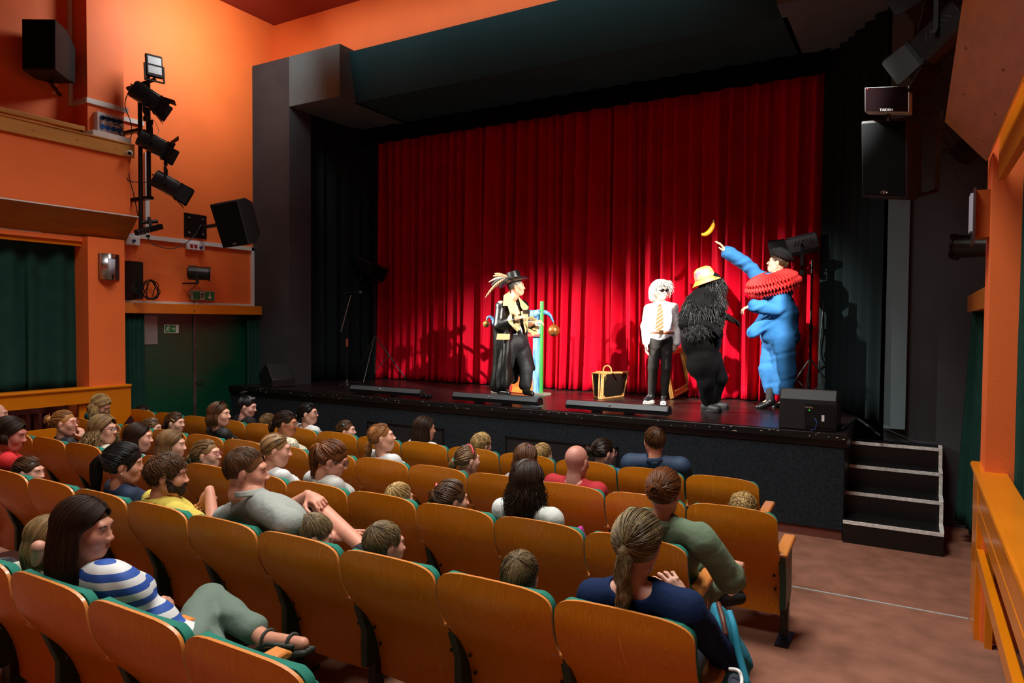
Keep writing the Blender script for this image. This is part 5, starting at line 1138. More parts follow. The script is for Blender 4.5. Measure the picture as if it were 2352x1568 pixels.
# outlet boxes, parcan, exit light, small speaker
a = up(450, 566, x=XL+.05); r = thing('outlet_strip', 'white outlet strip with red switches under the black plate', 'outlet', tuple(a))
MB().box((XL, a[1]-.15, a[2]-.055), (XL+.06, a[1]+.15, a[2]+.055)).build('body', WHITE, r, bevel=.008)
for dy in (-.08, -.01): MB().box((XL+.06, a[1]+dy-.025, a[2]-.025), (XL+.064, a[1]+dy+.025, a[2]+.025)).build('switch', mat('switch_red', '9A1A20', .4), r)
MB().lathe((XL+.06, a[1]+.07, a[2]-.01), (1, 0, 0), [(0, .02), (.04, .018)], 10).build('plug', mat('plug_blue', '1A3A6A', .5), r)
a = up(305, 553, x=XL+.05); r = thing('outlet_strip', 'white outlet box above the small loudspeaker by the pillar', 'outlet', tuple(a)); MB().box((XL, a[1]-.1, a[2]-.06), (XL+.06, a[1]+.1, a[2]+.06)).build('body', WHITE, r, bevel=.008); MB().lathe((XL+.06, a[1], a[2]), (1, 0, 0), [(0, .02), (.04, .018)], 10).build('plug', MATS['plug_blue'], r)
c = up(454, 627, x=XL+.28); r = local_frame('par_can', 'black cylindrical par can lantern over the green exit light', 'stage light', c, (.6, .78, -.04))
k = MB(); k.tube([(0, -.14, 0), (0, -.12, 0), (0, -.02, 0), (0, -.018, 0), (0, .15, 0), (0, .16, 0), (0, .17, 0)], [.07, .10, .105, .095, .095, .11, .11], 24, cap=False); k.cyl((0, -.14, 0), (0, -.142, 0), .07); k.build('can', BLKM, r, world=False, auto=.8, solid=.004)
MB().cyl((0, .06, 0), (0, .063, 0), .09, n=20).build('lens', LENS, r, world=False); k = MB(); [k.box((x-.004, -.02, -.15), (x+.004, .02, .01)) for x in (-.115, .115)]; k.box((-.119, -.02, -.155), (.119, .02, -.148)); k.build('yoke', BLKM, r, world=False)
k = MB().tube([(0, 0, -.15), (-.12, -.2, -.16)], .012, 8); k.build('arm', BLKM, r, world=False)
cable('cable', [c+[0, 0, -.1], up(450, 655, x=XL+.1), up(430, 675, x=XL+.06), up(445, 690, x=XL+.06), up(447, 715, x=XL+.24)], 'black lead hanging from the par can to the door beam')
c = up(468, 679, x=XL+.06); r = thing('exit_light', 'green illuminated emergency exit box with running man and down arrow', 'exit sign', tuple(c))
MB().box((XL, c[1]-.2, c[2]-.075), (XL+.06, c[1]+.2, c[2]+.075)).build('box', mat('clear_grey', '9AA49C', .3), r, bevel=.015)
MB().box((XL+.06, c[1]-.175, c[2]-.06), (XL+.063, c[1]+.175, c[2]+.06)).build('field', mat('exit_green', '0A4A24', .4, emit=.15), r)
k = MB().box((XL+.063, c[1]-.065, c[2]-.058), (XL+.064, c[1]+.015, c[2]+.058)); k.build('door_pictogram', SWH, r); k = MB(); runman(k, (XL+.064, c[1]-.03, c[2]), .11); k.build('figure_pictogram', mat('dark_green_ink', '0A3A1C', .5), r)
k = MB(); k.tube([(XL+.066, c[1]+.10, c[2]+.045), (XL+.066, c[1]+.10, c[2]-.02)], .009, 6); k.prism([(XL+.064, c[1]+.06, c[2]-.01), (XL+.064, c[1]+.14, c[2]-.01), (XL+.064, c[1]+.10, c[2]-.05)], (.004, 0, 0)); k.build('arrow_pictogram', SWH, r)
d0 = depth(up(308, 640, x=XL+.2)); F4 = [up(304, 600, dep=d0-.05), up(329, 602, dep=d0-.16), up(329, 688, dep=d0-.16), up(304, 690, dep=d0-.05)]
r = speaker('small black two way loudspeaker on the ochre door beam', [up(297, 598, dep=d0), up(329, 602, dep=d0-.12), up(329, 687, dep=d0-.12), up(297, 690, dep=d0)], (-.22, -.02, 0))
cc = up(314, 660, dep=d0-.075); f_ = nrm(-np.array([-.22, -.02, 0])); k = MB(); k.lathe(cc+f_*.01, f_, [(0, .09), (.008, .09), (.001, .07), (-.01, .02)], 18); k.build('woofer', mat('cone', '1C1D1E', .4), r)
pts = []
rr = random.Random(9); cc = up(345, 665, x=XL+.12)
for i in range(60): a = i*.55; pts.append(cc+np.array([.03*math.sin(i*.9), (.10+.04*math.sin(i*.7))*math.cos(a), (.13+.03*math.cos(i*.5))*math.sin(a)-.02]))
r = one('cable_coil', MB().tube(bez(pts, 3), .006, 5), MATTE, 'tangled coil of black cable beside the small loudspeaker', 'cable', smooth=True)
# sconces
def sconce(c, nx, label, w_=.26, h_=.33):
    r = thing('wall_sconce', label, 'wall lamp', tuple(c)); s = nx
    MB().box((min(c[0], c[0]+s*.02), c[1]-w_/2, c[2]-h_/2), (max(c[0], c[0]+s*.02), c[1]+w_/2, c[2]+h_/2)).build('backplate', mat('dark_lamp_plate', '2A1A18', .3), r)
    def f(u, v): a = -1+2*u; return (c[0]+s*(.02+.075*(1-a*a)), c[1]-w_*.5+w_*.82*u, c[2]-h_/2+h_*v)
    MB().grid(f, 12, 1).build('curved_cover', CHROME, r, smooth=True, solid=.003)
    def g(u, v): a = -1+2*(.35+.5*u); return (c[0]+s*(.026+.075*(1-a*a)), c[1]-w_*.5+w_*.82*(.35+.5*u), c[2]-h_*.3+h_*.6*v)
    MB().grid(g, 8, 1).build('frosted_pane', mat('frosted', 'B4BCCC', .4), r, smooth=True, solid=.004); return r
sconce(up(249, 613, x=XB), 1, 'curved steel wall lamp with frosted pane on the left orange pillar')
c = up(2243, 500, x=.41); r = thing('wall_sconce', 'wall lamp with glass plate and wooden backing on the right orange pillar', 'wall lamp', tuple(c))
c = np.array([.41, 5.6, up(2255, 492, y=5.6)[2]]); r.location = c
MB().box((.33, 5.52, c[2]-.16), (.41, 5.68, c[2]+.15)).build('wooden_block', mat('lamp_wood', '9A4A1A', .4), r); MB().box((.315, 5.47, c[2]-.20), (.328, 5.72, c[2]+.16)).build('glass_plate', mat('smoky_glass', '4A3434', .15), r); MB().box((.30, 5.50, c[2]-.12), (.314, 5.66, c[2]+.13)).build('frosted_pane', MATS['frosted'], r)
# --- right side fixtures --------------------------------------------------------
ys = 6.6
d0 = depth(up(2040, 350, y=ys)); F4 = [up(1978, 278, dep=d0), up(2084, 270, dep=d0-.05), up(2084, 456, dep=d0-.05), up(1980, 452, dep=d0)]
r = speaker('large black loudspeaker on a bracket at the right of the stage', F4, (.13, .28, 0), logo=True, taper=.85)
k = MB(); e1 = up(2160, 255, dep=d0+.25); e2 = up(2152, 438, dep=d0+.25); c = (F4[0]+F4[1])/2+np.array([.1, .2, .03]); k.tube([c, e1], .018, 8); k.obox((e1+e2)/2, e1-e2, (1, 0, 0), (0, 1, 0), (np.linalg.norm(e1-e2)/2, .02, .02)); k.tube([(F4[2]+F4[3])/2+np.array([.2, .2, .02]), e2], .016, 8); k.tube([(e1+e2)/2, (XR, e1[1]+.1, (e1[2]+e2[2])/2)], .02, 8); k.build('bracket', BLKM, r)
d1 = d0-.02; T = [up(1986, 201, dep=d1), up(2088, 197, dep=d1-.22), up(2088, 258, dep=d1-.22), up(1986, 257, dep=d1)]
r = thing('infrared_radiator', 'small flat black box with white rim and white lettering on the right speaker', 'device', tuple(T[3]))
n = nrm(np.cross(T[1]-T[0], T[3]-T[0])); n = n if n[1] < 0 else -n
k = MB().prism([p for p in T], -n*.10); k.build('case', mat('pale_rim', 'B8C4C0', .4), r, bevel=.006)
cT = sum(T)/4; k = MB().prism([cT+(p-cT)*.955+n*.001 for p in T], n*.004); k.build('black_front', mat('dark_mirror', '0A0506', .08), r)
text('TAIDEN', (T[3]+T[2])/2+n*.006+np.array([0, 0, .008]), T[1]-T[0], (0, 0, 1), .028, mat('white_ink', 'C8C8C8', .5), r, depth_=.0008)
k = MB().ball(T[0]+n*.005+(T[2]-T[0])*.07, .004, 8, 6); k.build('indicator', mat('red_led', 'E01010', .4, emit=2), r)
MB().tube([(T[3]+T[2])/2-n*.05, (T[3]+T[2])/2-n*.05-np.array([0, 0, .06])], .01, 8).build('foot', BLKM, r)
c = up(2172, 80, dep=5.4); fresnel('dark barn door lantern hanging at the upper right corner', c, (-.72, .42, -.55), 1.0, (85, 60, 80, 80), 1, fl=(.2, .2, .2, .2))
c = up(2185, -75, dep=5.6); fresnel('barn door lantern partly out of frame at the top right', c, (-.80, .30, -.52), 1.15, (30, 40, 60, 60), 0, fl=(.2, .28, .2, .2))
c = up(2215, 350, x=.42, ); r = local_frame('led_flood', 'black fixture under the right plywood panel', 'stage light', up(2215, 350, dep=d0+.2), (-.6, .3, -.5)); MB().box((-.10, -.07, -.07), (.10, .07, .07)).build('housing', MATTE, r, world=False, bevel=.01); MB().box((-.02, -.01, .07), (.02, .01, .25)).build('bracket', MATS['grey_metal'], r, world=False)
cable('cable', [up(2090, 222, dep=d0+.05), up(2125, 265, dep=d0+.2), up(2160, 310, dep=d0+.28), up(2185, 345, dep=d0+.25)], 'black leads running behind the right loudspeaker bracket')
cable('cable', [up(2185, 370, dep=d0+.25), up(2200, 410, dep=d0+.3), up(2230, 438, dep=d0+.2), up(2246, 446, dep=d0)], 'thin cable drooping to the right wall lamp', .004)
c = up(2215, 566, dep=d0+.5); r = local_frame('par_can', 'black par can lantern half hidden behind the right orange pillar', 'stage light', c, (-.9, .35, .05))
k = MB(); k.tube([(0, -.2, 0), (0, 0, 0), (0, .06, 0), (0, .07, 0), (0, .085, 0)], [.09, .10, .10, .118, .118], 22, cap=False); k.build('can', BLKM, r, world=False, solid=.004); [MB().obox((math.cos(a)*.12, .075, math.sin(a)*.12), (math.cos(a), 0, math.sin(a)), (0, 1, 0), (-math.sin(a), 0, math.cos(a)), (.02, .012, .02)).build('clip', BLKM, r, world=False) for a in (.8, 2.4, 3.9, 5.4)]
MB().box((-.02, -.22, -.45), (.02, -.18, .1)).build('bracket', BLK, r, world=False)
# --- on the stage ---------------------------------------------------------------
def St(u, v): return up(u, v, z=ZS)
b = St(848, 868); b = St(838, 876)+np.array([0, .25, 0]); dd = depth(b)
tripod_stand('light_stand', b, up(832, 640, dep=dd)[2], 'black tripod light stand at the left side of the stage', r_=.55, zc=.78, rot=.9)
fresnel('barn door lantern on the left stage tripod', up(838, 612, dep=dd), (.75, .15, -.38), .95, (90, 80, 80, 70), -1)
cable('cable', [up(806, 607, dep=dd), up(804, 670, dep=dd), up(808, 740, dep=dd), up(815, 780, dep=dd), up(820, 800, dep=dd)], 'black cable hanging down the left stage tripod')
b = St(1850, 940)+np.array([0, .35, 0]); dd = depth(b)
tripod_stand('light_stand', b, up(1846, 598, dep=dd)[2], 'black tripod light stand behind the person in blue', r_=.45, zc=.60, rot=.5)
fresnel('grey barn door lantern on the right stage tripod, aimed left', up(1843, 565, dep=dd), (-.92, -.1, -.20), 1.0, (80, 75, 85, 85), -1, grey=mat('lantern_grey', '2C3032', .4))
cable('cable', [up(1884, 556, dep=dd), up(1897, 580, dep=dd), up(1893, 680, dep=dd), up(1886, 760, dep=dd), up(1882, 830, dep=dd), up(1895, 905, dep=dd-.3)], 'long grey cable hanging from the right stage lantern', .007, '34383A')
# microphone stand
b = St(797, 884); dd = depth(b); r = thing('microphone_stand', 'microphone boom stand at the left of the stage', 'microphone stand', tuple(b))
zt = up(796, 735, dep=dd)[2]; k = MB().tube([b+[0, 0, .03], [b[0], b[1], zt]], [.010, .009], 8); k.build('pole', BLKM, r); MB().cyl(b+[0, 0, .0], b+[0, 0, .09], .03, .012).build('hub', mat('hub_grey', '4A5052', .5), r)
for q in (St(742, 898), St(850, 878)+np.array([.05, 0, 0]), St(800, 872)+np.array([.0, .1, 0])):
    e = b+nrm(q-b)*.33; MB().tube([b+[0, 0, .05], e+[0, 0, .01]], .009, 8).build('leg', MATS['stand_steel'], r)
p_, q = up(783, 762, dep=dd-.03), up(806, 677, dep=dd-.05); MB().tube([p_, q], .008, 8).build('boom', mat('boom_steel', '9A9C9A', .35, .7), r)
k = MB().tube([up(793, 672, dep=dd-.05), up(822, 671, dep=dd-.05)], .011, 10); k.build('microphone_body', MATTE, r); MB().ball(up(828, 671, dep=dd-.05), (.034, .028, .028), 12, 8).build('windscreen', mat('foam', '4A4C4E', .95), r, smooth=True)
MB().box(tuple(b+[-.013, -.013, .62]), tuple(b+[.013, .013, .74])).build('sticker', mat('sticker_red', 'B05A4A', .6), r)
# floor led battens
def batten(ua, va, ub, vb, label):
    a, b = St(ua, va), St(ub, vb); b[1] = a[1] = YF+.14; d = np.array([b[0]-a[0], 0, 0]); r = thing('floor_light_batten', label, 'stage light', tuple((a+b)/2), 'battens along the stage edge')
    pr = [(-.07, .03), (-.085, .075), (-.045, .125), (.03, .13), (.075, .09), (.075, .03)]
    MB().prism([(a[0], a[1]+y, ZS+z) for y, z in pr], d).build('housing', mat('batten_black', '15191B', .35), r, bevel=.004)
    MB().hexa([(a[0]+.01, a[1]-.086, ZS+.076), (b[0]-.01, a[1]-.086, ZS+.076), (b[0]-.01, a[1]-.05, ZS+.126), (a[0]+.01, a[1]-.05, ZS+.126), (a[0]+.01, a[1]-.089, ZS+.078), (b[0]-.01, a[1]-.089, ZS+.078), (b[0]-.01, a[1]-.053, ZS+.128), (a[0]+.01, a[1]-.053, ZS+.128)]).build('face_strip', mat('batten_grey', '3C474B', .4), r)
    for t in (.3, .62): MB().box((a[0]+d[0]*t-.05, a[1]-.05, ZS), (a[0]+d[0]*t+.05, a[1]+.05, ZS+.035)).build('foot', BLKM, r)
    c = np.array([a[0]+d[0]*.45, a[1]-.075, ZS+.10]); MB().ball(c, .014, 10, 6).build('lock_knob', CHROME, r)
    return r
batten(800, 905, 958, 918, 'black light batten on the stage edge, left one of three')
batten(1026, 925, 1226, 940, 'black light batten on the stage edge before the person in the black coat')
batten(1291, 945, 1532, 962, 'black light batten on the stage edge below the suitcase')
c = St(978, 917); r = thing('plug_cluster', 'small cluster of black plugs between the two left light battens', 'plugs', tuple(c)); k = MB(); [k.ball(c+[.05*i-.07, .02*math.sin(i*2), .035+.012*(i % 2)], (.028, .03, .035), 8, 6) for i in range(4)]; k.build('plugs', MATTE, r)
c = St(1218, 938); one('grey_plate', MB().box((c[0]-.11, YF+.02, ZS), (c[0]+.11, YF+.10, ZS+.02)), mat('plate_grey', '3E4648', .5), 'small flat grey plate on the stage edge beside the middle batten', 'plate')
# wedge monitors
def wedge(c, w_, ang, label, s=1., rear=False):
    r = local_frame('stage_monitor', label, 'stage monitor', c, (math.sin(ang), math.cos(ang), 0))
    pr = [(-.25, 0), (.20, 0), (.30, .16), (.02, .36), (-.02, .36), (-.25, .12)] if not rear else [(-.27, .0), (.22, 0), (.28, .12), (.08, .36), (-.20, .40), (-.27, .30)]
    MB().prism([(-w_/2, y*s, z*s) for y, z in pr], (w_, 0, 0)).build('cabinet', BLKP, r, world=False, bevel=.012)
    return r
mL = wedge(up(636, 880, y=YF+.35)*[1, 1, 0]+[0, 0, ZS], .36, -1.25, 'grey wedge floor monitor at the far left stage corner')
k = MB().lathe((.185, -.02, .13), (1, 0, 0), [(0, .07), (.004, .07), (-.02, .04), (-.02, .001)], 18); k.build('port', MATTE, mL, world=False)
cR = up(1862, 968, y=YF+.28)*[1, 1, 0]+[0, 0, ZS]
mR = wedge(cR, .52, 0, 'large black wedge monitor with green power light at the right stage corner', 1.0, True)
k = MB().box((-.02, -.285, .04), (.24, -.268, .26)); k.build('rear_panel', MATTE, mR, world=False)
k = MB().box((-.02, -.287, .22), (.05, -.283, .235)); k.build('connector', CHROME, mR, world=False); MB().ball((.02, -.288, .20), .005, 8, 6).build('power_light', mat('green_led', '30E030', .4, emit=3), mR, world=False)
MB().box((.13, -.289, .10), (.155, -.285, .16)).build('sticker', WHITE, mR, world=False)
k = MB(); [k.prism([(-.262, y, z) for y, z in q], (-.004, 0, 0)) for q in ([(-.12, .11), (.08, .11), (.08, .17), (-.12, .17)], [(-.12, .2), (.06, .2), (.06, .24), (-.12, .24)])]; k.build('handle_recess', MATTE, mR, world=False)
cable('cable', [cR+np.array([.06, -.29, .13]), cR+np.array([.09, -.33, .10]), cR+np.array([.08, -.32, .03]), cR+np.array([.04, -.30, .01])], 'thin blue cable at the back of the right monitor', .004, '2A5AA0')
cable('cable', [cR+np.array([.3, -.1, .02]), St(1965, 962), up(1990, 975, y=8.1), up(2010, 992, y=8.15), up(2022, 1000, y=8.1)], 'thick black cable trailing off the right stage corner toward the steps', .014, '1A2222')
# suitcase: two leaning halves
d0 = depth(St(1400, 912)); TAN = mat('tan_leather', 'C08A4C', .5, var=.1, vs=20); BLH = mat('black_leather', '16140F', .35, bump=.2, bs=90)
r = thing('suitcase', 'open old black and tan suitcase standing on the stage floor', 'suitcase', tuple(St(1400, 914)))
def half(TL, TR, BR, BL, th, sgn):
    P = [np.array(q) for q in (TL, TR, BR, BL)]; n = nrm(np.cross(P[1]-P[0], P[3]-P[0])); n = n if n[1] > 0 else -n; c = sum(P)/4
    MB().prism(P, n*th).build('shell', BLH, r, bevel=.006); k = MB()
    for i in range(4):
        for off in (0, th): k.tube([P[i]+n*off, P[(i+1) % 4]+n*off], .012, 6)
        k.tube([P[i], P[i]+n*th], .012, 6); k.prism([P[i]-n*.004, P[i]+(P[(i+1) % 4]-P[i])*.16-n*.004, P[i]+(P[(i-1) % 4]-P[i])*.16-n*.004], -n*.003)
    k.build('edging', TAN, r); return P, n
yb_ = St(1384, 917)[1]; zT = up(1384, 858, y=yb_)[2]
A_ = St(1384, 917); B_ = St(1436, 911)+np.array([0, 0, 0]); 
P1, n1 = half([A_[0]-.0, A_[1]+.02, zT], [B_[0]+.03, B_[1]+.02, zT-.0], [B_[0]-.03, B_[1], ZS+.012], [A_[0], A_[1], ZS+.012], .07, 1)
C_ = St(1361, 913); 
P2, n2 = half([C_[0]-.01, C_[1], zT-.01], [A_[0]-.02, A_[1]+.03, zT], [A_[0]-.03, A_[1]+.01, ZS+.012], [C_[0]+.02, C_[1]+.02, ZS+.012], .06, 1)
h0 = (P1[0]*.75+P1[1]*.25)+np.array([-.05, .03, .01]); k = MB().tube(bez([h0+[-.06, 0, 0], h0+[-.05, 0, .06], h0+[0, 0, .09], h0+[.05, 0, .06], h0+[.06, 0, 0]], 5), .011, 8); k.build('handle', TAN, r, smooth=True)
MB().tube([h0+[-.16, 0, .0], h0+[.22, 0, .0]], .012, 6).build('hinge_strap', TAN, r)
# gilt frame
d0 = depth(St(1555, 915)); GOLD = mat('gilt_wood', 'B8863C', .38, .25, var=.2, vs=30, bump=.6, bs=120)
C = [up(1523, 806, dep=d0-.14), up(1569, 797, dep=d0+.22), up(1589, 891, dep=d0+.22), up(1543, 917, dep=d0-.14)]
zmin = min(c[2] for c in C); C = [c+np.array([0, 0, max(0, ZS+.012-zmin)]) for c in C]
r = thing('picture_frame', 'ornate empty gilt picture frame held at an angle beside the white wig person', 'picture frame', tuple(C[3])); cc = sum(C)/4; n = nrm(np.cross(C[1]-C[0], C[3]-C[0])); n = n if n[1] < 0 else -n
def ring(f0, f1, t0, t1, nm, m):
    k = MB(); O = [cc+(c-cc)*f0 for c in C]; I = [cc+(c-cc)*f1 for c in C]
    for i in range(4): j = (i+1) % 4; k.hexa([O[i]+n*t0, O[j]+n*t0, I[j]+n*t0, I[i]+n*t0, O[i]+n*t1, O[j]+n*t1, I[j]+n*t1, I[i]+n*t1])
    k.build(nm, m, r)
ring(1.0, .76, -.03, .01, 'moulding', mat('gilt_plain', 'A87634', .4, .2)); ring(.98, .88, .01, .028, 'ornate_border', GOLD); ring(.80, .76, .01, .018, 'inner_slip', GOLD)
# painted booth with bells
BLU = mat('booth_blue', '1C6AA8', .5, var=.0, col2='8CB8DC', vs=7, stretch=(3, 3, .5)); GRP = mat('booth_green', '2E8A3A', .45)
g = St(1243, 906); d0 = depth(g); r = thing('painted_booth', 'blue and green painted stage booth with curved horns behind the person in the hat', 'stage prop', tuple(g))
zt = up(1243, 692, dep=d0)[2]; MB().box((g[0]-.02, g[1]-.02, ZS), (g[0]+.02, g[1]+.02, zt)).build('green_post', GRP, r)
l = St(1134, 903); l[1] = g[1]; zl = up(1134, 712, y=g[1])[2]; MB().box((l[0]-.02, g[1]-.02, ZS), (l[0]+.02, g[1]+.02, zl)).build('blue_post', BLU, r)
MB().box((l[0]-.08, g[1]-.03, zl-.03), (g[0]-.02, g[1]+.01, zl)).build('top_bar', mat('booth_blue2', '2458A0', .5), r)
MB().box((g[0]-.14, g[1]+.0, ZS+.01), (g[0]-.022, g[1]+.03, zl-.03)).build('side_panel', BLU, r)
z_ = up(1150, 768, y=g[1])[2]; MB().box((l[0]-.06, g[1]-.03, z_-.02), (g[0]-.02, g[1]-.012, z_+.02)).build('red_bar', mat('booth_red', 'B83A34', .5), r)
o_ = St(1185, 903); MB().box((o_[0]-.12, g[1]-.02, ZS+.01), (g[0]-.14, g[1]+.0, up(1180, 884, y=g[1])[2]+.12)).build('orange_box', dots('orange_painted', 'E07018', 'C02814', 3, .4), r)
for c in (l, g): MB().box((c[0]-.11, g[1]-.12, ZS), (c[0]+.11, g[1]+.10, ZS+.025)).build('base_board', mat('grey_board', '8A8474', .7), r)
def horn(p0, pts, r0, r1, nm):
    k = MB().tube(bez([up(u, v, dep=d0) for u, v in pts], 6), [r0+(r1-r0)*i/(6*(len(pts)-1)) for i in range(6*(len(pts)-1)+1)], 10); k.build(nm, BLU, r, smooth=True)
horn(0, [(1212, 728), (1230, 719), (1250, 717), (1263, 724), (1271, 740)], .06, .012, 'horn'); horn(0, [(1134, 748), (1134, 735), (1127, 728), (1120, 729), (1118, 736)], .035, .010, 'horn')
def bell(u, v, px, col, label):
    c = up(u, v, dep=d0-.02); R_ = px/F*d0; r = thing('bell', label, 'bell', tuple(c), 'round bells on the booth'); MB().ball(c, R_, 22, 14).build('shell', mat('bell_'+col, col, .3, .6), r, smooth=True)
    k = MB(); k.tube([c+np.array([math.cos(a), math.sin(a), 0])*R_*1.01 for a in np.linspace(0, 2*PI, 24)], R_*.05, 6, cap=False); k.tube([c+[0, 0, R_], c+[0, 0, R_*1.35]], R_*.1, 6); k.build('rim', mat('bell_'+col, col, .3, .6), r, smooth=True)
    k = MB(); k.ball(c+nrm([-c[0], -c[1], 0])*R_*.93+[0, 0, -R_*.55], R_*.14, 8, 6); k.build('slot', MATTE, r)
bell(1272, 759, 14, '9A5A28', 'large copper round bell hanging from the right horn of the booth'); bell(1117, 744, 8, 'C0924A', 'small golden round bell hanging from the left horn of the booth')
# banana in mid air
c = up(1630, 527, dep=depth(St(1690, 935))); pts = [up(u, v, dep=depth(c)) for u, v in ((1611, 538), (1620, 538), (1630, 531), (1637, 520), (1639, 511))]
r = thing('banana', 'yellow banana flying above the furry costume', 'banana', tuple(c)); k = MB().tube(bez(pts, 5), [.008]+[.016+.014*math.sin(PI*i/20) for i in range(1, 20)]+[.008], 7); k.build('peel', mat('banana_yellow', 'F2B61C', .45), r, smooth=True); MB().tube([pts[-1], pts[-1]+np.array([0, 0, .03])], .008, 6).build('stem', mat('banana_stem', '9A7A20', .6), r)
# bags
c = up(590, 1440, y=3.0); f = fz(3.0); r = thing('backpack', 'dark red and grey backpack on the floor between the nearest rows', 'backpack', (c[0], 3.0, f)); s = SDF(); q = up(580, 1440, y=2.98); s.ell((q[0], 2.98, f+.28), (.16, .12, .27), k=.05); s.ell((q[0]-.02, 2.90, f+.18), (.12, .08, .14), k=.03); V, Q = s.mesh(.012, (.008, 20)); qobj('bag', V, Q, cloth('dark_red_nylon', '6A1A20'), r)
MB().tube(bez([(q[0]-.08, 2.86, f+.50), (q[0]-.02, 2.80, f+.42), (q[0]+.03, 2.79, f+.25)], 6), .018, 6).build('strap', cloth('grey_webbing', '4A5258'), r, smooth=True); MB().tube(bez([(q[0]-.09, 2.95, f+.52), (q[0], 2.90, f+.57), (q[0]+.07, 2.95, f+.52)], 5), .014, 6).build('handle', MATS['grey_webbing'], r, smooth=True)
TEAL = cloth('teal_canvas', '0E7088'); c = up(1690, 1470, y=2.75); f = fz(2.75); r = thing('tote_bag', 'turquoise cloth bag with brown strap hanging at the aisle armrest', 'bag', (c[0], 2.75, f))
s = SDF(); s.cap(up(1666, 1425, y=2.85), up(1672, 1480, y=2.8), .045, .065, k=.03); s.ell(up(1680, 1530, y=2.78), (.07, .06, .17), k=.04); V, Q = s.mesh(.009, (.02, 24)); qobj('bag', V, Q, TEAL, r)
MB().tube(bez([up(1675, 1405, y=2.75), up(1686, 1440, y=2.70), up(1700, 1510, y=2.66), up(1718, 1575, y=2.62)], 6), .014, 6).build('cloth_strap', mat('teal_strap', '1884A0', .7), r, smooth=True)
MB().tube(bez([up(1650, 1385, y=2.82), up(1660, 1420, y=2.74), up(1668, 1460, y=2.70)], 6), .010, 6).build('leather_strap', mat('brown_strap', '5A2A1A', .5), r, smooth=True)
# shoe at the lower right, leaflets, laptop
c = up(1688, 1548, y=2.35); r = thing('sandal', 'dark sandal with white sole at the lower edge by the aisle', 'sandal', tuple(c)); s = SDF(); s.cap(up(1688, 1562, y=2.35), up(1692, 1590, y=2.25), .022, .028); V, Q = s.mesh(.008); qobj('upper', V, Q, mat('navy_canvas', '1A2230', .8), r); MB().tube(bez([up(1676, 1536, y=2.32), up(1696, 1540, y=2.30), up(1704, 1560, y=2.28), up(1700, 1590, y=2.2)], 5), .006, 8).build('sole', WHITE, r, smooth=True)
def sheet(pts, y, label, m=None, name='leaflet'):
    P = [up(u, v, y=yy) for (u, v), yy in zip(pts, y)]; return one(name, MB().prism(P, (0, .002, .002)), m or mat('paper', 'D8DADC', .6), label, 'paper')
sheet([(518, 1062), (535, 1036), (545, 1038), (528, 1075)], (3.95,)*4, 'white leaflet held up by the girl with the scrunchie')
sheet([(822, 1268), (840, 1255), (850, 1262), (850, 1278)], (2.95, 3.0, 3.0, 2.95), 'white leaflet in the lap beside the child in the fourth row')
sheet([(283, 975), (300, 953), (308, 965), (300, 973)], (4.9,)*4, 'dark maroon booklet near the blond woman at far left', cloth('maroon_card', '4A1420'), 'booklet')
zz = fz(1.9)+.62; a = up(-10, 1290, z=zz)
r = thing('laptop', 'silver keyboard half of a laptop at the left edge of the photo', 'laptop', tuple(a)); P = [up(-30, 1290, z=zz), up(22, 1285, z=zz), up(55, 1303, z=zz), up(0, 1325, z=zz)]
MB().prism(P, (0, 0, .015)).build('base', mat('laptop_grey', '6A7074', .4, .5), r); cc = sum(P)/4; k = MB()
for i in range(5):
    for j in range(9):
        u_, v_ = (j+.5)/9, (i+.5)/5; q = (P[0]*(1-u_)+P[1]*u_)*(1-v_*.8-.1)+(P[3]*(1-u_)+P[2]*u_)*(v_*.8+.1); k.box(tuple(q+[-.008, -.008, .015]), tuple(q+[.008, .008, .019]))
k.build('keys', mat('key_grey', '3A4044', .5), r)['kind'] = 'stuff'
P = [up(-60, 1285, z=zz-.02), up(30, 1262, z=zz-.02), up(66, 1278, z=zz-.02), up(20, 1345, z=zz-.02), up(-60, 1370, z=zz-.02)]
r = thing('control_desk', 'dark wooden desk top under the laptop at the left edge', 'desk', tuple(P[1]*[1, 1, 0]+[0, 0, fz(2)])); MB().prism(P, (0, 0, -.03)).build('top', mat('dark_walnut', '24100A', .35), r)
for q in (P[1], P[3], P[0]): qq = q*.8+sum(P)/5*.2; MB().box((qq[0]-.02, qq[1]-.02, fz(2)), (qq[0]+.02, qq[1]+.02, zz-.05)).build('leg', BLKM, r)
# ---------------------------------------------------------------- the performers
def px(d0): return lambda u, v, dd=0.: up(u, v, dep=d0+dd)
def figroot(label, base): return thing('person', label, 'person', tuple(base))
UPZ = A3(0, 0, 1)
def hdg(h): h = math.radians(h); return A3(math.sin(h), math.cos(h), 0)
# --- 1: the one in the long black coat
b = up(1188, 913, z=ZS); d0 = depth(b); W = px(d0); root = figroot('person in black leather long coat with brocade collar, feathered black hat and boots', b)
fw = hdg(112)
J = dict(head=W(1187, 659), headR=headR(72, 6), fwd=fw, neck=W(1172, 692, .02), pelvis=W(1182, 787), shR=W(1150, 703, -.08), shL=W(1199, 704, .12), elR=W(1146, 748, -.14), wrR=W(1186, 731, -.24), hdR=nrm(W(1208, 726, -.24)-W(1188, 731, -.24)), hbR=A3(-.3, -.6, .6), hpR=dict(curl=.7),
         elL=W(1206, 752, .10), wrL=W(1225, 741, -.06), hdL=nrm(W(1246, 737, -.1)-W(1225, 741, -.06)), hbL=A3(0, -.6, .8), hpL=dict(curl=.75),
         hipR=W(1173, 792, -.06), hipL=W(1192, 792, .06), knR=W(1160, 845, -.08), knL=W(1208, 850, .04), anR=W(1150, 897, .0), anL=W(1208, 896, .02), toeR=W(1166, 903, -.08), toeL=W(1222, 905, -.10))
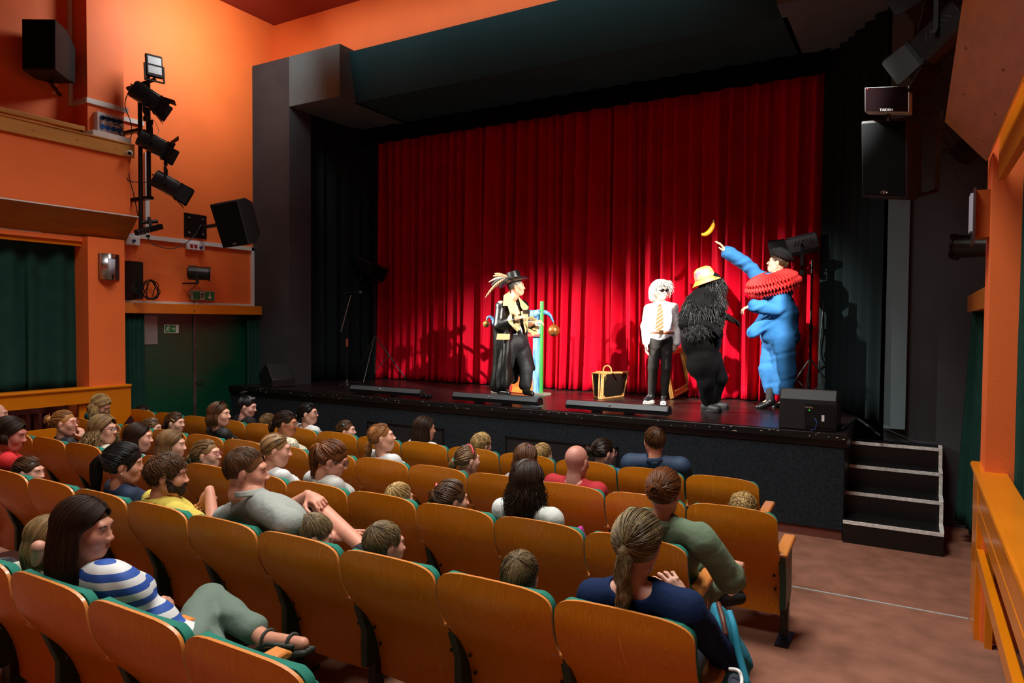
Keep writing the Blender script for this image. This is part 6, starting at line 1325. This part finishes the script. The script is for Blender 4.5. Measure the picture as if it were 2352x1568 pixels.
LEA = mat('black_coat_leather', '0C0D0B', .34, bump=.25, bs=14); BRO = dots('brocade', 'A89060', '3A2A18', 70, .24, c3='6A5A34', c4='C8B488')
tf = figure(root, J, dict(s=1.0, hs=1.02, male=True, vox=.009, hvox=.006, handvox=.005, skin='D8A080', style='short', hc='grey', n=500, rad=.002, seed=5, hair=dict(vol=.98), top=(cloth('cream_vest', 'D0C094'), .012, .2, 0), topname='vest', scoop=.06, pants=(mat('black_breeches', '0E0E10', .7, bump=.4, bs=30), .045, .86), pantsname='breeches', pfold=.008, shoes=None))
s = torso(J, 1., .035, 1.0)
for q in 'LR': limb(s, J['sh'+q], J['el'+q], J['wr'+q], np.array([.05, .042, .034]), .028, 1, .72)
back = -fw
for (u, v, u2, v2, dd, r0, r1) in ((1152, 745, 1140, 885, .02, .10, .09), (1150, 740, 1152, 880, .12, .10, .08), (1160, 750, 1166, 870, -.10, .09, .07), (1165, 745, 1200, 850, .24, .10, .07), (1168, 745, 1180, 870, .20, .10, .07), (1195, 745, 1222, 845, .20, .07, .05)): s.cap(W(u, v, dd*.6), W(u2, v2, dd), r0, r1, k=.05)
s.cap(W(1168, 750, -.16), W(1158, 882, -.17), .06, .07, k=.05); f0 = J['pelvis']+fw*.27+(J['shL']-J['shR'])*.28; s.cap(f0+UPZ*.75-fw*.03, f0-UPZ*.9+fw*.03, .15, .19, k=.02, sub=True); s.ell(J['neck']+fw*.09+UPZ*.06, (.08, .08, .12), k=.01, sub=True); s.cap(J['neck']+fw*.16-UPZ*.02, J['pelvis']+fw*.2+UPZ*.05+(J['shL']-J['shR'])*.15, .085, .10, k=.01, sub=True)
V, Q = s.mesh(.011, (.010, 13), 3); qobj('coat', V, Q, LEA, root)
def patch(pts, m, nm, th=.012, sm=True): MB().prism(pts, tuple(nrm(fw+A3(0, -.5, 0))*th)).build(nm, m, root, bevel=.003)
patch([W(1157, 678, -.12), W(1170, 668, -.08), W(1180, 698, -.19), W(1186, 722, -.22), W(1172, 722, -.22), W(1166, 702, -.21), W(1155, 702, -.18)], BRO, 'lapel'); patch([W(1190, 680, -.02), W(1214, 705, -.06), W(1210, 712, -.08), W(1203, 715, -.10), W(1196, 704, -.10)], BRO, 'lapel')
patch([W(1196, 715, -.12), W(1213, 712, -.06), W(1212, 760, -.06), W(1206, 764, -.08)], BRO, 'lapel'); patch([W(1142, 766, -.21), W(1171, 767, -.23), W(1170, 780, -.23), W(1140, 780, -.21)], BRO, 'pocket_flap')
for a, r0, nm, dz in ((J['wrR'], .055, 'cuff', .10), (J['wrL'], .055, 'cuff', .10)):
    k = MB(); d = nrm(a-(J['elR'] if a is J['wrR'] else J['elL'])); ex = nrm(np.cross(d, UPZ)); ey = np.cross(ex, d)
    def cf(u, v): th = 2*PI*u; rr_ = r0+.012*math.sin(8*th)*(v)+.045*v; return a-d*.10+d*.085*v+(ex*math.cos(th)+ey*math.sin(th))*rr_-UPZ*.035*v*(1-math.sin(th))
    k.grid(cf, 48, 5); k.build(nm, BRO, root, smooth=True, solid=.006)
for p_ in (W(1159, 741, -.21), W(1167, 740, -.22)): MB().ball(p_, .012, 8, 6).build('button', mat('gold_button', 'C8A050', .3, .8), root, smooth=True)
MB().obox(W(1209, 716, -.26), (1, 0, 0), (.2, -.5, .8), (0, .8, .5), (.05, .03, .006)).build('wallet', mat('dark_leather_card', '1E1410', .5), root)
for q in 'LR':
    k = MB(); a = J['an'+q]; t = J['toe'+q]; kn = J['kn'+q]; m_ = a*.45+kn*.55; k.tube([m_, a*.8+kn*.2, a, a-UPZ*.03], [.062, .054, .05, .05], 14); d = nrm(t-a); s = SDF(); s.cap(a-UPZ*.02, t+UPZ*.005, .048, .036); V, Q = s.mesh(.008); o = qobj('boot', V, Q, BLH, root); k.build('boot_shaft', BLH, o, world=False, smooth=True).data.transform(Matrix.Translation(-parent_loc(root)))
# hat
hc = J['head']; ax = nrm(hc*0+tf((0, -.045, .22))-tf((0, 0, 0))); cen = tf((0, -.01, .062)); ex = nrm(J['headR'] @ A3(1, 0, 0)); ey = np.cross(ax, ex)
k = MB(); k.lathe(cen, ax, [(0, .10), (.03, .102), (.15, .088), (.155, .08), (.156, .001)], 28); HATM = mat('hat_leather', '121312', .35); k.build('hat_crown', HATM, root, smooth=False, auto=.8)
def bf(u, v): th = 2*PI*u; r_ = .095+v*(.115+.03*math.cos(th)**2); return cen+(ex*math.cos(th)+ey*math.sin(th))*r_+ax*(.01+.055*v*v*math.cos(th)**2-.015*v)
MB().grid(bf, 40, 6).build('hat_brim', HATM, root, smooth=True, solid=.008)
FE = stripes('feather_brown', 'A06A3C', '2A1A10', 40, 0, .6, extra=[(.8, 'D8B890')]); rr = random.Random(3)
base = cen+ax*.03
for i, (u, v, m_) in enumerate(((1114, 684, 'A'), (1122, 648, 'B'), (1132, 634, 'A'), (1136, 628, 'A'), (1130, 642, 'C'), (1138, 660, 'B'), (1146, 664, 'C'), (1150, 632, 'B'), (1128, 655, 'C'), (1142, 650, 'B'))):
    e = W(u, v, -.10+rr.uniform(-.03, .03)); q = W(1162, 636, -.14); m1 = (q+e)/2+UPZ*.03*(1 if i == 0 else .4); P_ = bez([q+A3(.03, 0, 0), m1, e], 6); w_ = .017
    MB().tube(P_, [.004+w_*math.sin(PI*min(1, (j+2)/(len(P_)+1)))**.7 if j < len(P_)-1 else .002 for j in range(len(P_))], 6).build('feather', FE if m_ == 'A' else mat('feather_'+m_, '8A7A6A' if m_ == 'B' else '22262A', .7), root, smooth=True)
# --- 2: white wig
b = up(1509, 926, z=ZS); d0 = depth(b); W = px(d0); root = figroot('person with shaggy white wig, dark sunglasses, white shirt, striped tie and charcoal jeans', b); fw = hdg(158)
J = dict(head=W(1517, 668), headR=headR(128, 2), fwd=fw, neck=W(1518, 699, .02), pelvis=W(1519, 775), shR=W(1491, 709, .02), shL=W(1547, 708, .0), elR=W(1483, 748, .02), wrR=W(1484, 787, -.02), hdR=A3(0, -.1, -1), hbR=nrm(A3(-1, -.3, 0)), hpR=dict(curl=.35),
         elL=W(1556, 750, .04), wrL=W(1554, 790, -.04), hdL=nrm(A3(-.35, -.2, -.7)), hbL=nrm(A3(.5, -.8, 0)), hpL=dict(curl=.6),
         hipR=W(1506, 782), hipL=W(1531, 782), knR=W(1500, 845, -.02), knL=W(1530, 845, -.02), anR=W(1496, 911, .02), anL=W(1525, 913, .02), toeR=W(1484, 919, -.12), toeL=W(1524, 922, -.14))
DEN = mat('charcoal_denim', '35322F', .85, spec=.2, bump=.3, bs=80)
tf = figure(root, J, dict(s=.93, hs=.97, vox=.008, hvox=.0055, handvox=.0045, skin='E0B8A0', style='bald', top=(cloth('white_shirt', 'E4E2E0'), .020, 1, .96), fold=.005, ff=24, collar=cloth('white_shirt', 'E4E2E0'), pants=(DEN, .012, .98), pfold=.003, shoes=None, lip='B87068'))
# wig strands
r_ = np.random.RandomState(4); n = 1100; d0_ = nv(np.stack([r_.normal(0, .5, n), r_.normal(-.1, .6, n), np.abs(r_.normal(.9, .3, n))], 1)); ph = r_.uniform(-PI, PI, n)
el = np.interp(np.abs(ph), [0, .7, 1.3, 2., PI], [.35, .2, -.35, -.75, -.8]); d1 = np.stack([np.sin(ph)*np.sqrt(1-el**2), np.cos(ph)*np.sqrt(1-el**2), el+0*ph], 1)+r_.normal(0, .12, (n, 3)); d0_[:, :2] = d0_[:, :2]*.4+d1[:, :2]*.4; d0_ = nv(d0_)
a = slerp_path(d0_, nv(d1), 9, r_.uniform(.06, .30, n)); kk = np.linspace(0, 1, 9)[None, :, None]**2; a = HC+(a-HC)*(1+kk*r_.uniform(.1, .75, n)[:, None, None])
s = SDF(); s.ell(HC, HE*1.16); s.ell((0, .125, -.045), (.072, .09, .085), k=.015, sub=True); s.ell((0, .03, -.16), (.12, .12, .09), k=.02, sub=True); s.ell((0, -.07, -.06), (.075, .05, .075), k=.03); s.xf(J['headR'], J['head'], .97)
V2, Q2 = tubes(a, .0055, .0012); V, Q, mi = joinm([s.mesh(.008), ((J['headR'] @ (V2*.97).T).T+J['head'], Q2)]); qobj('wig', V, Q, hairmat('hair_white', *HAIRC['white']), root)
glasses(root, tf, J['headR'], .97, '08080A', True, .0045, .024, .017)
TIE = stripes('tie_stripes', 'A8582A', 'E0D8D0', 26, 2, .45, tilt=.7, extra=[(.62, 'D8A040'), (.72, 'A8582A')])
patch2 = lambda pts, m, nm, th=.010: MB().prism(pts, tuple(A3(.12, -1, 0)*th)).build(nm, m, root, bevel=.002)
patch2([W(1510, 700, -.13), W(1519, 700, -.13), W(1523, 712, -.15), W(1524, 752, -.15), W(1515, 765, -.15), W(1505, 756, -.15), W(1511, 712, -.15)], TIE, 'tie'); MB().ball(W(1515, 700, -.135), (.022, .014, .018), 8, 6).build('tie_knot', MATS['tie_stripes'], root, smooth=True)
k = MB(); c = W(1520, 764); rt_ = nrm(J['shL']-J['shR']); k.tube([c+(rt_*math.cos(t)*.142+np.cross(rt_, UPZ)*math.sin(t)*.118)-UPZ*.0 for t in np.linspace(0, 2*PI, 33)], .020, 6, cap=False); k.build('belt', mat('brown_belt', 'A0532A', .45), root, smooth=True); MB().box(tuple(W(1515, 768, -.17)-A3(.0, .01, .0)), tuple(W(1524, 758, -.16))).build('belt_buckle', mat('dull_brass', '5A3A20', .3, .6), root)
for q in 'LR':
    a, t = J['an'+q], J['toe'+q]; s = SDF(); s.cap(a-UPZ*.005-nrm(t-a)*.02, t+UPZ*.01, .038, .032, k=.02); s.cap(a, a+UPZ*.03, .036, .034); V, Q = s.mesh(.006); o = qobj('sneaker', V, Q, mat('black_canvas', '16161A', .8), root)
    f_ = A3(t[0]-a[0], t[1]-a[1], 0); f_ = nrm(f_); z0 = ZS+.012; k = MB(); k.tube([A3(a[0], a[1], z0)-f_*.05, A3(a[0], a[1], z0), A3(t[0], t[1], z0), A3(t[0], t[1], z0)+f_*.035], [.036, .042, .042, .028], 12); k.ball(A3(t[0], t[1], z0+.02)+f_*.015, (.032, .032, .022), 10, 6); k2 = k.build('white_sole', mat('white_rubber', 'D8D6D0', .5), o, world=False, smooth=True); k2.data.transform(Matrix.Translation(-parent_loc(root)))
    k = MB(); [k.tube([a*(1-i)+t*i+np.cross(f_, UPZ)*x*.024+UPZ*(.034-.008*i) for x in (-1, 1)], .0045, 5) for i in (.15, .3, .45, .6)]; k2 = k.build('laces', mat('white_rubber', 'D8D6D0', .5), o, world=False, smooth=True); k2.data.transform(Matrix.Translation(-parent_loc(root)))
# --- 3: gorilla suit
b = up(1632, 945, z=ZS); d0 = depth(b); W = px(d0); root = figroot('person in black furry gorilla costume with pink and orange bucket hat', b)
FUR = mat('black_fur', '050405', .8, bump=.5, bs=60, spec=.12); HR = headR(72, 4); hc = W(1638, 652)
s = SDF(); s.ell(W(1617, 712), (.20, .24, .27), k=.06); s.ell(W(1610, 775), (.235, .25, .30), k=.06); s.ell(W(1615, 835), (.20, .20, .20), k=.06); s.cap(hc, W(1625, 690), .10, .13, k=.05); s.ell(hc, (.115, .13, .135), k=.03); s.ell(W(1653, 662), (.055, .05, .05), k=.03)
s.cap(W(1600, 700, -.12), W(1582, 742, -.16), .115, .10, k=.04); s.cap(W(1582, 742, -.16), W(1628, 748, -.26), .095, .05, k=.03); s.cap(W(1630, 705, .12), W(1645, 735, .15), .09, .07, k=.03); s.cap(W(1645, 735, .15), W(1668, 726, .10), .06, .04, k=.03)
s.cap(W(1612, 820, -.08), W(1622, 880, -.06), .13, .10, k=.04); s.cap(W(1622, 880, -.06), W(1626, 928, .0), .10, .07, k=.03); s.cap(W(1632, 820, .12), W(1652, 868, .16), .12, .09, k=.04); s.cap(W(1652, 868, .16), W(1643, 915, .30), .085, .06, k=.03)
parts = [s.mesh(.010, (.008, 16), 3)]
for q, p0, d_, bk, sd_, cu in (('n', W(1632, 749, -.26), nrm(A3(.9, -.1, -.5)), A3(.1, -.8, .5), -1, .5), ('f', W(1668, 727, .10), nrm(A3(.9, .2, -.35)), A3(0, 0, 1), -1, .35)):
    h = hand_sdf(sd_, curl=cu, spread=.16).xf(frame(d_, bk), p0, 1.12); h.ops = [(o[0], o[1], o[2], o[3]*(1.35 if o[0] == 'c' else 1), (o[4]*1.35 if o[0] == 'c' else o[4]), o[5], o[6]) for o in h.ops]; parts.append(h.mesh(.005))
V, Q, mi = joinm(parts); qobj('costume_body', V, Q, FUR, root)
def furpatch(regions, nm, m, n, L, r0, seed):
    r = np.random.RandomState(seed); P = []
    for c, rad, lo, hi in regions:
        c = np.array(c); d = nv(r.normal(0, 1, (n, 3))); k0 = (d[:, 2] > lo) & (d[:, 2] < hi); d = d[k0]; p0 = c+d*np.array(rad); nn = nv(d/np.array(rad)); fl_ = nv(nn*.55+np.array([0, 0, -1.])+r.normal(0, .35, d.shape)); t = np.linspace(0, 1, 5)[None, :, None]; l = (L*r.uniform(.5, 1.2, len(d)))[:, None, None]
        P.append(p0[:, None]*1+fl_[:, None]*l*t+np.array([0, 0, -1.])*l*.35*t**2)
    V, Q = tubes(np.concatenate(P), r0, r0*.25); qobj(nm, V, Q, m, root)
furpatch([(W(1617, 712), (.205, .245, .27), -.8, 1), (W(1592, 722, -.14), (.12, .12, .19), -1, 1), (hc, (.118, .135, .13), -.9, .5), (W(1600, 748, -.18), (.12, .09, .09), -1, 1), (W(1636, 690, .0), (.13, .16, .13), -1, 1), (W(1642, 722, .13), (.08, .08, .10), -1, 1)], 'long_fur', hairmat('fur_strands', '030303', '100F0F'), 1500, .085, .0055, 5)
HR_ = HR; k = MB(); fc = W(1655, 652, -.03); k.ball(fc, (.03, .045, .05), 10, 8); k.ball(W(1659, 664, -.03), (.035, .045, .03), 10, 8); k.build('mask_face', mat('grey_rubber', '4A4A4E', .5), root, smooth=True)
cen = W(1619, 637); ax = nrm(A3(-.32, -.1, .95)); ex = nrm(np.cross(ax, A3(0, 1, 0))); ey = np.cross(ax, ex); HM = mat('tie_dye', 'F06080', .7, col2='F8B820', vs=9)
k = MB()
def hf(u, v):
    th = 2*PI*u; t = v; prof = [(.122, -.02), (.108, .06), (.095, .10), (.055, .122), (.0, .125)]; x = t*4; i = min(3, int(x)); f_ = x-i; r_ = prof[i][0]*(1-f_)+prof[i+1][0]*f_; z = prof[i][1]*(1-f_)+prof[i+1][1]*f_; return cen+(ex*math.cos(th)+ey*math.sin(th))*r_+ax*z
k.grid(hf, 28, 12); k.build('hat_crown', HM, root, smooth=True, solid=.006)
MB().grid(lambda u, v: cen+(ex*math.cos(2*PI*u)+ey*math.sin(2*PI*u))*(.12+.05*v)+ax*(-.015-.055*v), 28, 3).build('hat_brim', mat('tie_dye_brim', 'F8A020', .7, col2='F07860', vs=7), root, smooth=True, solid=.006)
for (u, v, dd, hx) in ((1632, 938, -.04, 1), (1650, 920, .30, 1)):
    c = W(u, v, dd); c[2] = ZS+.055; s = SDF(); f_ = nrm(A3(.8, -.35, 0)); s.cap(c-f_*.08, c+f_*.10-UPZ*.012, .052, .042, k=.03); s.cap(c-f_*.06, c-f_*.04+UPZ*.07, .05, .055, k=.03); V, Q = s.mesh(.007); o = qobj('shoe', V, Q, mat('dark_grey_sneaker', '1C1C1E', .6), root)
    k = MB().tube([A3(c[0], c[1], ZS+.016)-f_*.11, A3(c[0], c[1], ZS+.016), A3(c[0], c[1], ZS+.018)+f_*.13], [.045, .05, .04], 12).build('sole', mat('charcoal_rubber', '101012', .7), o, world=False, smooth=True); k.data.transform(Matrix.Translation(-parent_loc(root)))
# --- 4: blue smock
b = up(1775, 938, z=ZS); d0 = depth(b); W = px(d0); root = figroot('person in loose blue smock suit with red pleated ruff throwing a banana', b); fw = hdg(-112)
J = dict(head=W(1785, 604), headR=headR(-96, 14), fwd=fw, neck=W(1785, 640, .02), pelvis=W(1788, 768), shR=W(1752, 644, .16), shL=W(1800, 655, -.10), elR=W(1712, 606, .14), wrR=W(1668, 577, .08), hdR=nrm(W(1650, 554, .05)-W(1668, 577, .08)), hbR=A3(.3, -.3, .9), hpR=dict(curl=.22, spread=.25),
         elL=W(1786, 712, -.20), wrL=W(1728, 701, -.22), hdL=nrm(A3(-.9, 0, -.35)), hbL=A3(-.3, -.3, .9), hpL=dict(curl=.5),
         hipL=W(1797, 780, -.08), hipR=W(1782, 780, .10), knL=W(1802, 845, -.08), knR=W(1773, 845, .10), anL=W(1800, 925, .12), anR=W(1768, 921, .0), toeL=W(1780, 934, .10), toeR=W(1743, 934, -.02))
BL_ = mat('blue_cotton', '2468A2', .85, bump=.7, bs=14)
tf = figure(root, J, dict(s=1.05, hs=1.05, male=True, vox=.010, hvox=.0055, handvox=.005, skin='E0A88C', style='short', hc='brown', n=300, rad=.002, top=None, pants=(mat('dark_tights', '1C1A20', .8), .008, 1.), pantsname='tights', shoes=mat('black_shoe_leather', '121214', .4)))
s = torso(J, 1.05, .05, 1.05)
for q in 'LR': limb(s, J['sh'+q], J['el'+q], J['wr'+q], np.array([.055, .05, .05]), .032, 1, .93)
s.cap(W(1790, 720), W(1790, 772), .22, .21, k=.06); s.cap(W(1765, 730, -.04), W(1730, 762, -.06), .10, .075, k=.05); s.cap(W(1805, 740), W(1812, 775, .04), .12, .13, k=.05)
V, Q = s.mesh(.010, (.006, 30), 8); qobj('smock', V, Q, BL_, root)
s = SDF()
for (u, v, u2, v2, dd, r0, r1) in ((1797, 775, 1803, 850, -.09, .15, .13), (1803, 850, 1801, 893, -.08, .13, .12), (1780, 775, 1768, 850, .10, .15, .12), (1768, 850, 1770, 893, .08, .12, .085)): s.cap(W(u, v, dd), W(u2, v2, dd), r0, r1, k=.03)
s.ell(W(1785, 920, 0), (.4, .4, .085), k=.01, sub=True); V, Q = s.mesh(.010, (.007, 28), 4); qobj('trousers', V, Q, BL_, root)
# ruff: three stacked pleated discs
RF = mat('ruff_red', 'C41A18', .75, bump=.2, bs=60); cen = W(1772, 634, 0); ax = nrm(A3(-.20, -.30, 1)); ex = nrm(np.cross(ax, A3(0, 1, 0))); ey = np.cross(ax, ex)
for i in range(3):
    def rf(u, v, i=i):
        th = 2*PI*u; n_ = 44+6*i; r1 = (.30, .33, .29)[i]+.02*math.sin(3*th); r_ = .075+(r1-.075)*v; rip = .020*math.sin(n_*th+i)*min(1, v*1.5); q = cen+(ex*math.cos(th)+ey*math.sin(th))*(r_+rip*.2)+ax*(.05-.035*i+rip-.09*v*v-.03*v*i); return q
    MB().grid(rf, 400, 6).build('ruff_layer', RF, root, smooth=True, solid=.004)
# hat
cen = tf((0, -.03, .085)); ax = nrm(tf((0, -.05, .2))-tf((0, 0, 0))); ex = nrm(J['headR'] @ A3(1, 0, 0)); ey = np.cross(ax, ex); FM = mat('black_felt', '0E0F11', .9)
MB().lathe(cen, ax, [(-.02, .11), (.03, .11), (.07, .10), (.095, .07), (.10, .001)], 24).build('hat_crown', FM, root, smooth=True)
MB().grid(lambda u, v: cen+(ex*math.cos(2*PI*u)+ey*math.sin(2*PI*u))*(.10+.05*v)+ax*(-.02+.06*v*(.4+abs(math.cos(2*PI*u)))), 36, 4).build('hat_brim', FM, root, smooth=True, solid=.010)
MB().grid(lambda u, v: J['wrR']-nrm(J['wrR']-J['elR'])*(.03-.02*v)+(nrm(np.cross(J['wrR']-J['elR'], UPZ))*math.cos(2*PI*u)+nrm(np.cross(np.cross(J['wrR']-J['elR'], UPZ), J['wrR']-J['elR']))*math.sin(2*PI*u))*(.062+.014*v), 20, 2).build('cuff', BL_, root, smooth=True, solid=.006)
